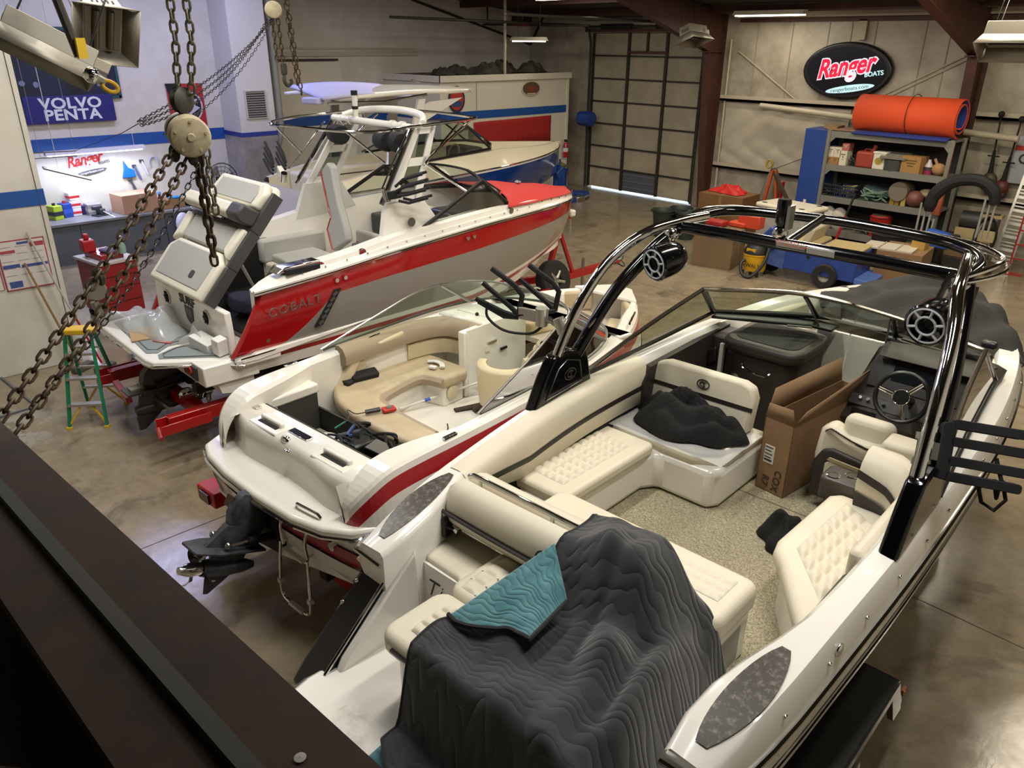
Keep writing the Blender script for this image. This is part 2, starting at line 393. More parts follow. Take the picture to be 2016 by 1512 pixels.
# vertical tracks, header shaft with springs, horizontal tracks
tk = thing('door_track', 'dark steel roller track and spring shaft around the tall sectional door', 'door track')
for x in (DX0 - .06, DX1 + .06):
    B().tube([(x, YB - .1, .02), (x, YB - .1, 4.5), (x, YB - .2, 4.8), (x, YB - .45, 4.98), (x, 12.5, 5.05)], .035, 6).obj('track', TRACK, tk)
B().cyl((DX0 - .2, YB - .22, 4.95), (DX1 + .2, YB - .22, 4.95), .03).obj('shaft', TRACK, tk)
for a in (-17.2, -15.1):
    B().cyl((a, YB - .22, 4.95), (a + 1.2, YB - .22, 4.95), .075).obj('spring', MATTE, tk)
B().bx(DX0 - .3, DX1 + .3, YB - .12, YB, 4.8, 4.88).obj('header', BROWN, tk)
B().bx(DX0 - .3, DX1 + .3, YB - .18, YB, 5.12, 5.2).obj('header_angle', GALV, tk)
op = thing('door_opener', 'black motor opener hanging from the ceiling left of the tall door', 'door opener', (-18.6, 18, 5.0))
B().bx(-.28, .22, -.2, .2, .02, .3).obj('housing', BLACK, op, bevel=.02)
B().cyl((-.3, 0, .2), (-.46, 0, .2), .12).obj('motor', STEEL, op)
B().bx(-.2, .3, -.22, .22, -.06, .02).obj('base_plate', mat('opener_red', '#6b1f16', .5), op)
for x in (-.2, .15): B().cyl((x, 0, .3), (x, 0, 1.0), .015, n=6).obj('hanger', TRACK, op)
ra = thing('opener_rail', 'long dark opener rail hung below the ceiling in front of the left wall', 'rail')
B().tube([(-20.4, 18, 5.0), (-15.9, 18, 4.93)], .035, 6).obj('bar', TRACK, ra)
B().tube([(-20.2, 18, 5.0), (-20.2, 18, 5.56)], .03, 6).obj('hanger', TRACK, ra)
# ---------------------------------------------------------------- steel frames
def steel_frame(name, x, k):
    o = bpy.data.objects.new(name, None); COL.objects.link(o); struct(o)
    inner = [(20.0, 0), (19.75, 2.0), (19.55, 4.3), (15.7, 5.42), (8, 6.2), (0, 6.95)]
    outer = [(20.25, 0), (20.25, 2), (20.25, 5.2), (15.7, 5.8), (8, 6.6), (0, 7.4)]
    b = B()
    for i in range(5):
        (y0, z0), (y1, z1), (u0, v0), (u1, v1) = inner[i], inner[i + 1], outer[i], outer[i + 1]
        b.prism([(y0, z0), (y1, z1), (u1, v1), (u0, v0)], x - .012, x + .012, 'x')
    b.obj('web', BROWN, o)
    for nm, L in (('inner_flange', inner), ('outer_flange', outer)):
        rings = []
        for y, z in L: rings.append([(x - .11, y, z), (x + .11, y, z), (x + .11, y + (.0), z + .02), (x - .11, y, z + .02)])
        b = B()
        for i in range(5):
            d = Vector((0, L[i + 1][0] - L[i][0], L[i + 1][1] - L[i][1])); n_ = Vector((0, d.z, -d.y)).normalized() * .012
            a0, a1 = Vector((0, *L[i])), Vector((0, *L[i + 1]))
            b.add([a0 + Vector((s * .11, 0, 0)) + Vector((x, 0, 0)) + n_ * t for s, t in ((-1, -1), (1, -1), (1, 1), (-1, 1))] + [a1 + Vector((s * .11, 0, 0)) + Vector((x, 0, 0)) + n_ * t for s, t in ((-1, -1), (1, -1), (1, 1), (-1, 1))],
                  [(0, 1, 5, 4), (1, 2, 6, 5), (2, 3, 7, 6), (3, 0, 4, 7), (3, 2, 1, 0), (4, 5, 6, 7)])
        b.obj(nm, BROWN, o)
    B().bx(x - .1, x + .1, 19.3, 20.3, 4.28, 4.3).obj('stiffener', BROWN, o)
    return o
steel_frame('column_1', -12.95, 1); steel_frame('column_2', -6.25, 2)
# girts
GIRT = mat('girt', '#b3a994', .5)
for k, (z, x0, x1) in enumerate(((3.06, -12.75, -6.4), (1.24, -12.75, -6.4), (3.02, -6.1, XR), (1.24, -6.1, XR))):
    b = B().bx(x0, x1, YB - .16, YB, z - .03, z + .03).bx(x0, x1, YB - .16, YB - .14, z - .03, z + .12)
    struct(b.obj('trim_%d' % (20 + k), GIRT))
# corner downpipe on column
tag(B().cyl((-12.62, YB - .1, 0), (-12.62, YB - .1, 4.6), .03).obj('conduit_pipe', GIRT), 'thin pale conduit beside the brown column right of the tall door', 'pipe')
# diagonal wall rods
for k, (a, b_) in enumerate((((-12.4, 4.3), (-9.8, 2.7)), ((-6.5, 4.35), (-8.6, 3.2)), ((-6.5, 4.25), (-8.6, 3.1)))):
    struct(B().tube([(a[0], YB - .03, a[1]), (b_[0], YB - .03, b_[1])], .018, 6).obj('trim_%d' % (30 + k), GIRT))
# vertical seams in the wall liner
for k, x in enumerate((-11.9, -10.9, -9.93, -9.35, -8.75, -7.6, -7.05, -5.2)):
    struct(B().bx(x - .012, x + .012, YB - .012, YB, 3.15, 5.0).obj('trim_%d' % (40 + k), mat('seam', '#8f8775', .6)))
# light mounted pads above the oval sign
struct(B().bx(-9.15, -8.95, YB - .12, YB, 4.6, 5.05).obj('trim_50', GIRT))
# grey pole standing on the office roof
# ---------------------------------------------------------------- inner office
OX, OY0, OY1, OZ = -17.9, 14.19, 19.4, 3.56
OFW = mat('office_white', '#d8d3c4', .5)
of = struct(B().bx(XL2, OX, OY0, OY1, 0, OZ).obj('wall_office', OFW, bevel=.01))
B().bx(XL2, OX + .05, OY0 - .05, OY1 + .05, OZ, OZ + .05).obj('roof_board', mat('plywood', '#6f5640', .8, var=(3, '#57432f', .3, .7)), of)
B().bx(XL2, OX + .07, OY0 - .07, OY0 - .05, OZ - .1, OZ + .07).bx(OX + .05, OX + .07, OY0 - .07, OY1 + .07, OZ - .1, OZ + .07).obj('cornice', OFW, of)
B().bx(XL2, OX + .012, OY0 - .012, OY1, 2.44, 2.66).obj('stripe', BLUE, of)
B().bx(OX, OX + .01, 15.15, 15.9, .1, 2.15).obj('doorway', mat('doorway_dark', '#1d1712', .8), of)
B().bx(OX, OX + .03, 15.05, 15.15, 0, 2.3).bx(OX, OX + .03, 15.9, 16.0, 0, 2.3).bx(OX, OX + .03, 15.05, 16.0, 2.15, 2.3).obj('door_casing', OFW, of)
B().bx(OX, OX + .008, 15.5, 15.52, 2.66, OZ - .1).obj('seam', mat('seam', '#8f8775', .6), of)
B().bx(OX - .02, OX + .02, OY1 - .08, OY1 + .02, 0, OZ).obj('corner_post', OFW, of)
pole = tag(B().cyl((-18.3, 17.0, OZ + .05), (-18.3, 17.0, 6.2), .045).obj('support_pole', mat('pole', '#b5ab93', .6)), 'pale round pole standing on the office roof up to the ceiling', 'pole')
def on_office(y, z, dx=.012): return (OX + dx, y, z)
# round badges + red banner on the office face
bd = thing('round_sign', 'round red and blue club badge on the white office wall', 'sign', on_office(14.75, 3.0))
B().prism(ell(0, 0, .3, .36), 0, .02, 'x').obj('rim', mat('badge_navy', '#2a3048', .5), bd)
B().prism(ell(0, 0, .24, .29), 0, .026, 'x').obj('disc', mat('badge_red', '#b33a28', .5), bd)
B().prism([(-.2, -.05), (.2, -.05), (.14, -.2), (-.14, -.2)], 0, .03, 'x').obj('band', mat('badge_blue', '#2e4a78', .5), bd)
bd = thing('oval_sign', 'small oval white sign with brown winged emblem high on the office wall', 'sign', on_office(17.7, 3.2))
B().prism(ell(0, 0, .40, .22), 0, .02, 'x').obj('plate', mat('sign_pale', '#c9c0ad', .5), bd)
B().prism(ell(0, 0, .36, .19), 0, .026, 'x').obj('face', mat('sign_brown', '#5d4a3c', .5), bd)
B().prism([(-.26, .08), (-.08, .02), (0, .1), (.08, .02), (.26, .08), (.1, -.06), (0, -.16), (-.1, -.06)], 0, .032, 'x').obj('emblem', mat('emblem_red', '#8c3a26', .5), bd)
B().prism([(-.2, -.13), (.2, -.13), (.14, -.17), (-.14, -.17)], 0, .034, 'x').obj('band', mat('sign_pale', '#c9c0ad', .5), bd)
bn = thing('banner', 'red cloth banner with dark jagged lettering pinned to the office wall', 'banner', (OX + .03, 16.7, 1.85))
def ban(u, v):
    y = lerp(-1.35, 1.9, u); z = lerp(-.75, .5, v) + .03 * u
    return (.02 + .025 * math.sin(9 * u + 3 * v) * (1 - v * .5), y, z)
B().grid(40, 14, ban).obj('cloth', mat('banner_red', '#a4201d', .75, bump=(8, .15)), bn, solid=.004)
bl = B(); rnd = random.Random(3)
for k in range(26):
    y = -.2 + k * .078; h = .1 + .16 * rnd.random() + .06 * k / 26
    bl.add([(.06, y, -.28), (.06, y + .06, -.25), (.06, y + .1, -.28 + h + .1), (.06, y + .05, -.2 + h * .4)], [(0, 1, 2, 3)])
bl.obj('lettering', mat('banner_ink', '#7a1412', .8), bn)
# crumpled tarpaulins on the office roof
TARP = mat('tarp_grey', '#4b463c', .8, var=(4, '#2f2b25', .3, .65), bump=(14, .5))
rnd = random.Random(5)
for k, (y, x, l, h) in enumerate(((14.9, -18.7, .55, .16), (15.6, -18.9, .8, .2), (16.5, -18.6, 1.0, .26), (17.4, -18.9, 1.1, .3), (18.5, -18.7, .9, .26))):
    def tf(u, v, y=y, x=x, l=l, h=h, k=k):
        a = 2 * PI * u; r = v; hh = h * (1 - v ** 2.5) * (1 + .35 * math.sin(a * 3 + k) * math.sin(7 * v + k)) + .02 * math.sin(9 * a) * v
        return (x + math.cos(a) * .42 * r * (1 + .2 * math.sin(3 * a + k)), y + math.sin(a) * l * .62 * r * (1 + .15 * math.sin(4 * a + 2 * k)), OZ + .06 + max(0, hh))
    tag(B().grid(36, 10, tf).obj('folded_tarp', TARP, solid=.01), ['small grey tarp bundle at the left end of the office roof', 'second grey tarp bundle from the left on the office roof', 'middle crumpled grey tarp on the office roof', 'largest crumpled grey tarp right of the pole on the office roof', 'rightmost grey tarp bundle on the office roof'][k], 'tarp', 'tarps on the office roof')
# ---------------------------------------------------------------- ceiling strip lights
HOUS = mat('fixture_white', '#cfc9b8', .5)
def strip(x, y, z, ax, watts, col, label, l=2.4, tube_s=9):
    t = thing('strip_light', label, 'light', (x, y, z), 0 if ax == 'x' else PI / 2, 'ceiling strip lights')
    B().prism([(-.16, -.05), (.16, -.05), (.08, .05), (-.08, .05)], -l / 2, l / 2, 'x').obj('housing', HOUS, t)
    for s in (-.07, .07):
        B().cyl((-l / 2 + .04, s, -.065), (l / 2 - .04, s, -.065), .016, n=8).obj('tube', emis('tube_%d%d%d' % tuple(int(c * 100) for c in col), col, tube_s), t)
    for s in (-1, 1): B().cyl((s * l * .35, 0, .05), (s * l * .35, 0, max(.1, ceil_z(y) - z)), .006, n=5).obj('hanger', TRACK, t)
    return t
for i, (x, y, z, ax, wt, c, lab) in enumerate(LAMPS): strip(x, y, z, ax, wt, c, 'twin tube strip light ' + lab)
t = strip(-10.9, 19.0, 5.2, 'x', 0, WARM, 'lit strip light under the eave left of the black oval sign', 1.9, 14)
lamp_light('strip_light_glow', (-10.9, 19.0, 5.1), 1.8, .2, 35, WARM)
t = strip(-17.5, 17.2, 4.58, 'x', 0, WARM, 'unlit white strip light hanging left of the tall door', 1.3, .0)
t = strip(-2.6, 16.2, 5.25, 'x', 0, WARM, 'strip light at the far right over the gas heater', 2.4, 10)
# ================================================================= NEAR BOAT
BROWNV = mat('vinyl_brown', '#2e2624', .5, bump=(150, .05))
GRAN = mat('granite_inlay', '#4b4640', .25, var=(30, '#77726a', .35, .5))
BLACKG = mat('gloss_black', '#060608', .14, coat=.25, spec=.4)
MESH = mat('mesh_black', '#1a1a1c', .6, bump=(140, .6))
NAVYG = mat('hull_dark', '#1a1b24', .12, coat=.8)
GLS = glass('windshield_glass', '#d3ded3')
STRIPE = mat('stripe_brown', '#241d1c', .5)
SOLE = None
def weave_mat():
    m = bpy.data.materials.new('woven_sole'); m.use_nodes = True; nt = m.node_tree; b = nt.nodes['Principled BSDF']; b.inputs['Roughness'].default_value = .8
    tc = nt.nodes.new('ShaderNodeTexCoord'); outs = []
    for scl in ((30, 260, 1), (200, 40, 1)):
        mp = nt.nodes.new('ShaderNodeMapping'); mp.inputs['Scale'].default_value = scl; n = nt.nodes.new('ShaderNodeTexNoise'); n.inputs['Scale'].default_value = 1.0; n.inputs['Detail'].default_value = 2
        nt.links.new(tc.outputs['Object'], mp.inputs[0]); nt.links.new(mp.outputs[0], n.inputs[0]); outs.append(n.outputs['Fac'])
    ad = nt.nodes.new('ShaderNodeMath'); ad.operation = 'ADD'; nt.links.new(outs[0], ad.inputs[0]); nt.links.new(outs[1], ad.inputs[1])
    rp = nt.nodes.new('ShaderNodeValToRGB'); e = rp.color_ramp.elements; e[0].position = .42; e[1].position = .6
    hv = nt.nodes.new('ShaderNodeMath'); hv.operation = 'MULTIPLY'; hv.inputs[1].default_value = .5; nt.links.new(ad.outputs[0], hv.inputs[0])
    e[0].color = lin('#6f6851'); e[1].color = lin('#b4ab8f'); nt.links.new(hv.outputs[0], rp.inputs[0]); nt.links.new(rp.outputs[0], b.inputs[0])
    bp = nt.nodes.new('ShaderNodeBump'); bp.inputs['Strength'].default_value = .4; bp.inputs['Distance'].default_value = .004; nt.links.new(hv.outputs[0], bp.inputs['Height']); nt.links.new(bp.outputs[0], b.inputs['Normal'])
    return m
SOLE = weave_mat()
def quilt(name, q, nx, ny, h, m, parent, res=6, z=0.0):
    """pillow-quilted panel over the bilinear patch q (4 corners)"""
    q = [Vector(p) for p in q]; nrm = (q[1] - q[0]).cross(q[3] - q[0]).normalized()
    def fn(u, v):
        p = q[0] * (1 - u) * (1 - v) + q[1] * u * (1 - v) + q[2] * u * v + q[3] * (1 - u) * v
        a = abs(math.sin(PI * u * nx)) ** .45 * abs(math.sin(PI * v * ny)) ** .45
        return p + nrm * (h * a + z)
    return B().grid(nx * res + 1, ny * res + 1, fn).obj(name, m, parent, ang=80)
def cushion(name, poly, z0, z1, m, parent, bev=.04, seg=3):
    if callable(z0): pass
    return B().prism(poly, z0, z1).obj(name, m, parent, bevel=bev, seg=seg)
def lcurve(t_y, t_v): return lambda y: sm(t_y, t_v, y)
nb = thing('bowrider_boat', 'large white bowrider in the foreground with black wakeboard tower and cream seats', 'boat', (-2.32, 2.1, 0), R(3.5))
NW = lcurve([.02, .5, 1, 2, 3, 4, 5, 5.6, 6.3, 6.9, 7.25], [1.26, 1.34, 1.38, 1.43, 1.43, 1.40, 1.29, 1.16, .86, .47, .04])
NZ = lcurve([0, .8, 1.5, 2.2, 3, 5, 7.25], [1.58, 1.70, 1.79, 1.86, 1.89, 1.93, 1.97])   # rub-rail height
ystn = [0.05 + .05 * k for k in range(4)] + [.25 + .2 * k for k in range(34)] + [7.0, 7.1, 7.18, 7.25]
def near_sec(y, s):
    w_, zr = NW(y), NZ(y) - .12; t = max(0, (y - 4.6) / 2.65)
    wc = w_ * lerp(.86, .55, t ** 1.2); zc = lerp(.78, 1.35, t ** 1.6); zk = lerp(.5, 1.9, t ** 2.6)
    return [(s * .01, y, zk), (s * wc * .5, y, lerp(zk, zc, .55)), (s * wc, y, zc), (s * lerp(wc, w_, .45), y, lerp(zc, zr, .35)), (s * w_ * .985, y, zr - .32), (s * w_, y, zr - .06), (s * w_, y, zr)]
for s in (-1, 1):
    b = B(); rings = [near_sec(y, s) for y in ystn]
    b.loft([r[4:] for r in rings], mi=0); b.loft([r[:5] for r in rings], mi=1)
    b.obj('hull_side', [GELW, NAVYG], nb)
    # chrome rub rail
    B().tube([(s * (NW(y) + .008), y, NZ(y) - .12) for y in ystn], .016, 6).obj('rub_rail', CHROME, nb)
def cap_in(y): return sm([.05, .35, .7, 1.0, 2, 3, 4.2, 5, 6, 6.8, 7.25], [.26, .33, .29, .22, .2, .21, .22, .24, .24, .25, .03], y)
for s in (-1, 1):
    rings = []
    for y in ystn:
        w_, zr = NW(y), NZ(y); ci = min(cap_in(y), w_ * .9)
        z1 = 1.0 if y < .9 else 1.0
        rise = sm([0, .3, .8, 3, 7.25], [.035, .075, .10, .09, .07], y)
        rings.append([(s * w_, y, zr - .12), (s * (w_ - .008), y, zr - .06), (s * (w_ - .03), y, zr + rise * .55), (s * (w_ - .055), y, zr + rise), (s * (w_ - ci + .03), y, zr + rise + .012), (s * (w_ - ci), y, zr + rise - .02), (s * (w_ - ci - .005), y, z1)])
    b = B().loft(rings)
    e = rings[0]; b.add(e, [(0, 1, 2, 3, 4, 5, 6)])
    b.obj('gunwale', GELW, nb, ang=50)
    # snap studs and cleat along the gunwale
    for k in range(13):
        y = .55 + k * .4; B().ball((s * (NW(y) - .012), y, NZ(y) - .0), .012, 6, 4).obj('snap_stud', CHROME, nb)
    # granite-look tread on the quarter
    rr = []
    for k in range(13):
        y = .14 + k * .055; w_ = NW(y); half = .095 * math.sin(PI * min(1, (k + .6) / 13)) ** .6
        zc = NZ(y) + sm([0, .3, .8], [.035, .075, .10], y) + .013
        rr.append([(s * (w_ - .15 - .02 * k / 12 + half), y, zc), (s * (w_ - .15 - .02 * k / 12 - half), y, zc + .002)])
    B().loft(rr).obj('tread_inlay', GRAN, nb)
    # slanting black quarter panel and white inner cheek
    b = B().prism([(.26, 1.56), (-.1, 1.27), (-.42, .99), (-.52, .88), (-.46, .66), (.3, .6)], s * 1.26, s * 1.03, 'x')
    b.obj('quarter_panel', BLACKG, nb, bevel=.02)
    B().prism([(.28, 1.57), (-.3, 1.07), (-.36, .98), (.3, .98)], s * 1.03, s * .97, 'x').obj('inner_cheek', GELW, nb, bevel=.015)
    B().tube([(s * 1.03, .24, 1.575), (s * 1.03, -.42, 1.0)], .012, 6).obj('edge_trim', CHROME, nb)
    B().tube([(s * (NW(.05) - .26), .02, 1.57), (s * (NW(.05) - .02), .02, 1.58), (s * NW(.2), .15, 1.60)], .016, 6).obj('corner_trim', CHROME, nb)
    for k in range(3): B().ball((s * 1.235, .12 - k * .12, 1.45 - k * .1), .016, 8, 5).obj('bolt', CHROME, nb)
    # navigation light / cleat
    B().ball((s * (NW(1.05) - .015), 1.05, NZ(1.05) + .01), .04, 10, 6, (.4, 1, 1)).obj('side_light', CHROME, nb)
# transom & swim platform
B().prism([(-1.1, .55), (1.1, .55), (1.12, 1.0), (-1.12, 1.0)], .2, .3, 'y').obj('transom', GELW, nb)
plat = B().prism([(-1.06, .4), (-1.1, -.5), (-1.02, -.95), (-.7, -1.12), (.7, -1.12), (1.02, -.95), (1.1, -.5), (1.06, .4)], .9, 1.0).obj('swim_platform', GELW, nb, bevel=.025)
B().prism(rrect(-.75, .2, -1.0, -.42, .06), .998, 1.004).obj('locker_lid', mat('gel_worn', '#e6e2da', .3, var=(9, '#cfc9bc', .35, .55)), plat, bevel=.003)
B().prism([(-1.12, -.45), (-1.13, -.5), (-1.05, -.98), (-.72, -1.15), (.72, -1.15), (1.05, -.98), (1.13, -.5), (1.12, -.45)], .93, .965).obj('platform_rub', BLACK, plat)
# sole
sole = B().prism([(-1.1, .95), (1.1, .95), (1.1, 4.9), (-1.1, 4.9)], 1.06, 1.1).obj('sole_carpet', SOLE, nb)
B().bx(-.3, 1.0, 3.08, 3.095, 1.1, 1.102).obj('carpet_seam', mat('seam_dark', '#6d6450', .8), sole)
# port step, riser with boat name
stp = B().prism([(-1.12, .38), (-.68, .37), (-.6, .28), (-.5, .28), (-.5, .74), (-1.12, .74)], 1.0, 1.47).obj('transom_step', CREAM, nb, bevel=.03, seg=3)
B().prism([(-1.04, .355), (-.62, .355), (-.62, .375), (-1.04, .375)], 1.005, 1.43).obj('riser', GELW, nb)
INK = mat('name_ink', '#2c2a2a', .5)
text('Tip', .19, 'lettering', INK, nb, frame((-.86, .35, 1.26), (1, 0, 0), (0, 0, 1)), .002, .35, -.004)
text('. O', .16, 'lettering', INK, nb, frame((-.80, .35, 1.10), (1, 0, 0), (0, 0, 1)), .002, .35, -.004)
B().box((-1.02, .62, 1.58), (.035, .15, .15), (0, 0, .1)).obj('switch_box', BLACK, nb, bevel=.01)
B().cyl((-1.0, .62, 1.56), (-.94, .62, 1.55), .025).obj('switch_knob', CHROME, nb)
B().prism([(.38, 1.5), (.52, 1.5), (.5, 1.36), (.36, 1.36)], -1.03, -1.025, 'x').obj('warning_label', mat('label_grey', '#a9a59c', .6), nb)
# engine island, aft sun pad, bench
B().prism(rrect(-.6, .76, -.22, 1.36, .08), 1.0, 1.42).obj('engine_box', GELW, nb, bevel=.03)
pad = B().prism(rrect(-.63, .74, -.3, .2, .1), 1.38, 1.53).obj('sun_pad', CREAM, nb, bevel=.05, seg=4); B().prism(rrect(-.62, .74, .21, .74, .1), 1.38, 1.535).obj('sun_pad', CREAM, nb, bevel=.05, seg=4)
B().tube([(-.5, -.305, 1.46), (.6, -.305, 1.46)], .012, 6).obj('piping', BROWNV, pad)
def dq(cx, cy, a, b_, z):
    pts = []
    def fn(u, v):
        x = cx + (u - .5) * 2 * a * (1 - .12 * abs(2 * v - 1) ** 3); y = cy + (v - .5) * 2 * b_
        return (x, y, z + .02 * abs(math.sin(PI * u * 3)) ** .4 * abs(math.sin(PI * v * 4)) ** .4)
    return B().grid(25, 33, fn)
dq(-.36, .46, .2, .2, 1.535).obj('quilted_panel', CREAM, pad, ang=80)
dq(-.36, -.03, .13, .15, 1.532).obj('quilted_panel', CREAM, pad, ang=80)
bench = B().prism(rrect(-.74, .78, .93, 1.44, .08), 1.44, 1.62).obj('bench_cushion', CREAM, nb, bevel=.05, seg=4)
quilt('quilted_panel', [(.28, 1.1, 1.622), (.68, 1.1, 1.622), (.68, 1.34, 1.622), (.28, 1.34, 1.622)], 5, 3, .012, CREAM, bench)
B().bx(-.7, .76, .98, 1.38, 1.1, 1.46).obj('bench_base', GELW, nb, bevel=.02)
# transom roll backrest with chrome rail
def rollsec(x):
    e = min(1, (x + 1.12) / .12) if x < -1 else 1
    y0 = .66 + .02 * math.sin(x * 2); pr = [(.0, 1.56), (-.05, 1.63), (-.065, 1.73), (-.04, 1.83), (.03, 1.885), (.09, 1.89), (.105, 1.84), (.115, 1.76), (.17, 1.75), (.19, 1.85), (.23, 1.87), (.30, 1.84), (.32, 1.7), (.32, 1.5)]
    return [(x, y0 + .1 + (p - .1) * lerp(.55, 1, e), 1.56 + (z - 1.56) * lerp(.7, 1, e)) for p, z in pr]
roll = B().loft([rollsec(x) for x in [-1.12, -1.1, -1.06, -1.0] + [-.9 + .1 * k for k in range(14)]], caps=True).obj('backrest_roll', CREAM, nb, ang=60)
B().tube([(x, .585 + .02 * math.sin(x * 2), 1.70 - .02 * (x + 1)) for x in [-1.08 + .1 * k for k in range(15)]], .014, 6).obj('piping', STRIPE, roll)
B().prism([(-.95, .775), (.38, .775), (.38, .835), (-.95, .835)], 1.75, 1.765).obj('rail_slot', MATTE, roll)
B().tube([(-1.02, .80, 1.865), (-.98, .805, 1.885), (.36, .815, 1.885)], .019, 10).obj('grab_rail', CHROME, roll)
for x in (-.92, -.3, .3): B().cyl((x, .805, 1.76), (x, .805, 1.88), .014).obj('rail_post', CHROME, roll)
def emblem(parent, M, s=1.0):
    b = B(); c = []
    for a, r in ((.06, .004),):
        b.tube([M @ Vector((math.cos(t) * .062 * s, math.sin(t) * .042 * s, .003)) for t in [2 * PI * k / 20 for k in range(20)]], .005 * s, 5, True)
    b.tube([M @ Vector((math.cos(t) * .034 * s * (1 - .1 * k / 14), math.sin(t) * .024 * s, .003)) for k, t in enumerate([.6 + 4.9 * k / 14 for k in range(15)])], .006 * s, 5)
    b.tube([M @ Vector((x * s, y * s, .003)) for x, y in ((.005, -.015), (.012, .004), (-.008, .008), (.0, .02))], .005 * s, 5)
    return b.obj('emblem', STRIPE, parent)
emblem(roll, frame((-.18, .592, 1.745), (1, 0, 0), (0, .25, 1)))
# starboard aft hatch floor
B().prism(rrect(.8, 1.02, -.3, 1.3, .05), 1.0, 1.1).obj('walkway', GELW, nb, bevel=.01)
B().prism(rrect(.8, 1.0, .55, 1.2, .09), 1.1, 1.108).obj('walkway_lid', GELW, nb, bevel=.004)
# coaming bolsters
def bolster(s, y0, y1, name):
    rings = []
    n = 16
    for k in range(n + 1):
        y = lerp(y0, y1, k / n); w_ = NW(y) - .13; e = min(1, (y - y0) / .9 + .25); zt = NZ(y) + .115
        zb = zt - lerp(.12, .42, min(1, e)); th = .10
        rings.append([(s * (w_ + .05), y, zt - .02), (s * (w_), y, zt), (s * (w_ - .07), y, zt + .004), (s * (w_ - .12), y, zt - .015), (s * (w_ - .15), y, zt - .06), (s * (w_ - .15), y, zb + .02), (s * (w_ - .12), y, zb), (s * (w_ - .05), y, zb)])
    o = B().loft(rings, True, True).obj(name, CREAM, nb, ang=60)
    r2 = []
    for k in range(n + 1):
        y = lerp(y0, y1 - .01, k / n); w_ = NW(y) - .13 - .152; e = min(1, (y - y0) / .9 + .25); zt = NZ(y) + .115; zb = zt - lerp(.12, .42, min(1, e)); zm = lerp(zt, zb, .6)
        r2.append([(s * w_, y, zm + .024), (s * (w_ - .003), y, zm), (s * w_, y, zm - .024)])
    B().loft(r2).obj('stripe', STRIPE, o)
    return o
bolster(-1, .85, 3.05, 'coaming_bolster')
B().bx(-1.2, -1.18, 1.0, 3.1, 1.1, 1.6).obj('side_lining', MATTE, nb)
# port chaise: quilted seat + forward seat base
B().prism([(-1.17, 1.42), (-.76, 1.42), (-.76, 2.5), (-.68, 2.62), (-.22, 2.62), (-.16, 2.72), (-.16, 3.5), (-1.17, 3.5)], 1.1, 1.44).obj('lounge_base', GELW, nb, bevel=.05, seg=3)
ls = B().prism(rrect(-1.24, -.72, 1.44, 2.60, .05), 1.42, 1.53).obj('lounge_cushion', CREAM, nb, bevel=.035, seg=3)
quilt('quilted_panel', [(-1.18, 1.58, 1.531), (-.84, 1.58, 1.531), (-.84, 2.40, 1.531), (-1.18, 2.44, 1.531)], 5, 9, .022, CREAM, ls)
lf = B().prism([(-1.2, 2.64), (-.4, 2.64), (-.17, 2.8), (-.17, 3.46), (-1.2, 3.46)], 1.42, 1.51).obj('lounge_cushion', CREAM, nb, bevel=.035, seg=3)
br = sub('lounge_backrest', nb, (-.69, 3.22, 1.56), (R(-8), 0, R(2)))
bo = B().prism([(-.47, .0), (-.48, .3), (-.44, .39), (-.35, .42), (.35, .42), (.44, .39), (.48, .3), (.47, 0)], -.065, .065, 'y').obj('back_cushion', CREAM, br, bevel=.03, seg=3)
B().bx(-.478, .478, -.069, -.064, .19, .225).obj('stripe', STRIPE, br)
emblem(br, frame((.02, -.068, .31), (1, 0, 0), (0, 0, 1)), .9)
for x in (-.38, .38): B().cyl((x, 0, -.06), (x, 0, .05), .018).obj('back_post', CHROME, br)
B().box((-.28, 3.1, 1.53), (.12, .5, .06), (0, 0, .05)).obj('arm_pad', CREAM, nb, bevel=.025)
# dark cockpit side forward of the bolster, port
B().prism([(3.0, 1.1), (4.6, 1.1), (4.6, 1.98), (3.7, 1.95), (3.1, 1.93), (3.0, 1.8)], -1.19, -1.13, 'x').obj('side_panel', BROWNV, nb)
B().prism([(3.1, 1.62), (3.75, 1.74), (3.78, 1.68), (3.7, 1.6), (3.12, 1.52)], -1.13, -1.04, 'x').obj('arm_rest', CREAM, nb, bevel=.02)
B().bx(-1.2, -.98, 4.15, 4.5, 1.1, 1.95).obj('glove_box', BROWNV, nb, bevel=.02)
B().bx(-1.19, -1.02, 4.12, 4.16, 1.52, 1.82).bx(-1.19, -1.02, 4.12, 4.16, 1.15, 1.46).obj('cubby', MATTE, nb, bevel=.01)
B().prism([(-1.17, 1.78), (-1.05, 1.86), (-1.04, 1.72), (-1.13, 1.66)], 4.08, 4.13, 'y').obj('vent', BLACK, nb, bevel=.01)
con = sub('port_console', nb, (0, 0, 0))
B().prism(rrect(-.98, -.26, 4.08, 4.78, .12), 1.1, 1.88).obj('cabinet', BROWNV, con, bevel=.03)
tray = B().prism(rrect(-1.0, -.22, 4.02, 4.8, .16), 1.88, 2.0).obj('tray_rim', BROWNV, con, bevel=.04, seg=3)
B().prism(rrect(-.92, -.3, 4.12, 4.7, .12), 1.95, 2.005).obj('tray_well', MATTE, con)
B().tube([(-.75, 4.06, 1.78), (-.72, 4.02, 1.76), (-.62, 4.01, 1.74), (-.5, 4.01, 1.74), (-.47, 4.05, 1.76)], .012, 8).obj('door_handle', CHROME, con)
B().prism(ell(-.84, 1.62, .07, .045, 14), 4.07, 4.085, 'y').obj('latch_plate', CHROME, con)
B().bx(-1.02, -.98, 4.1, 4.14, 1.12, 1.9).obj('edge_strip', mat('strip_pale', '#b9b5ab', .4), con)
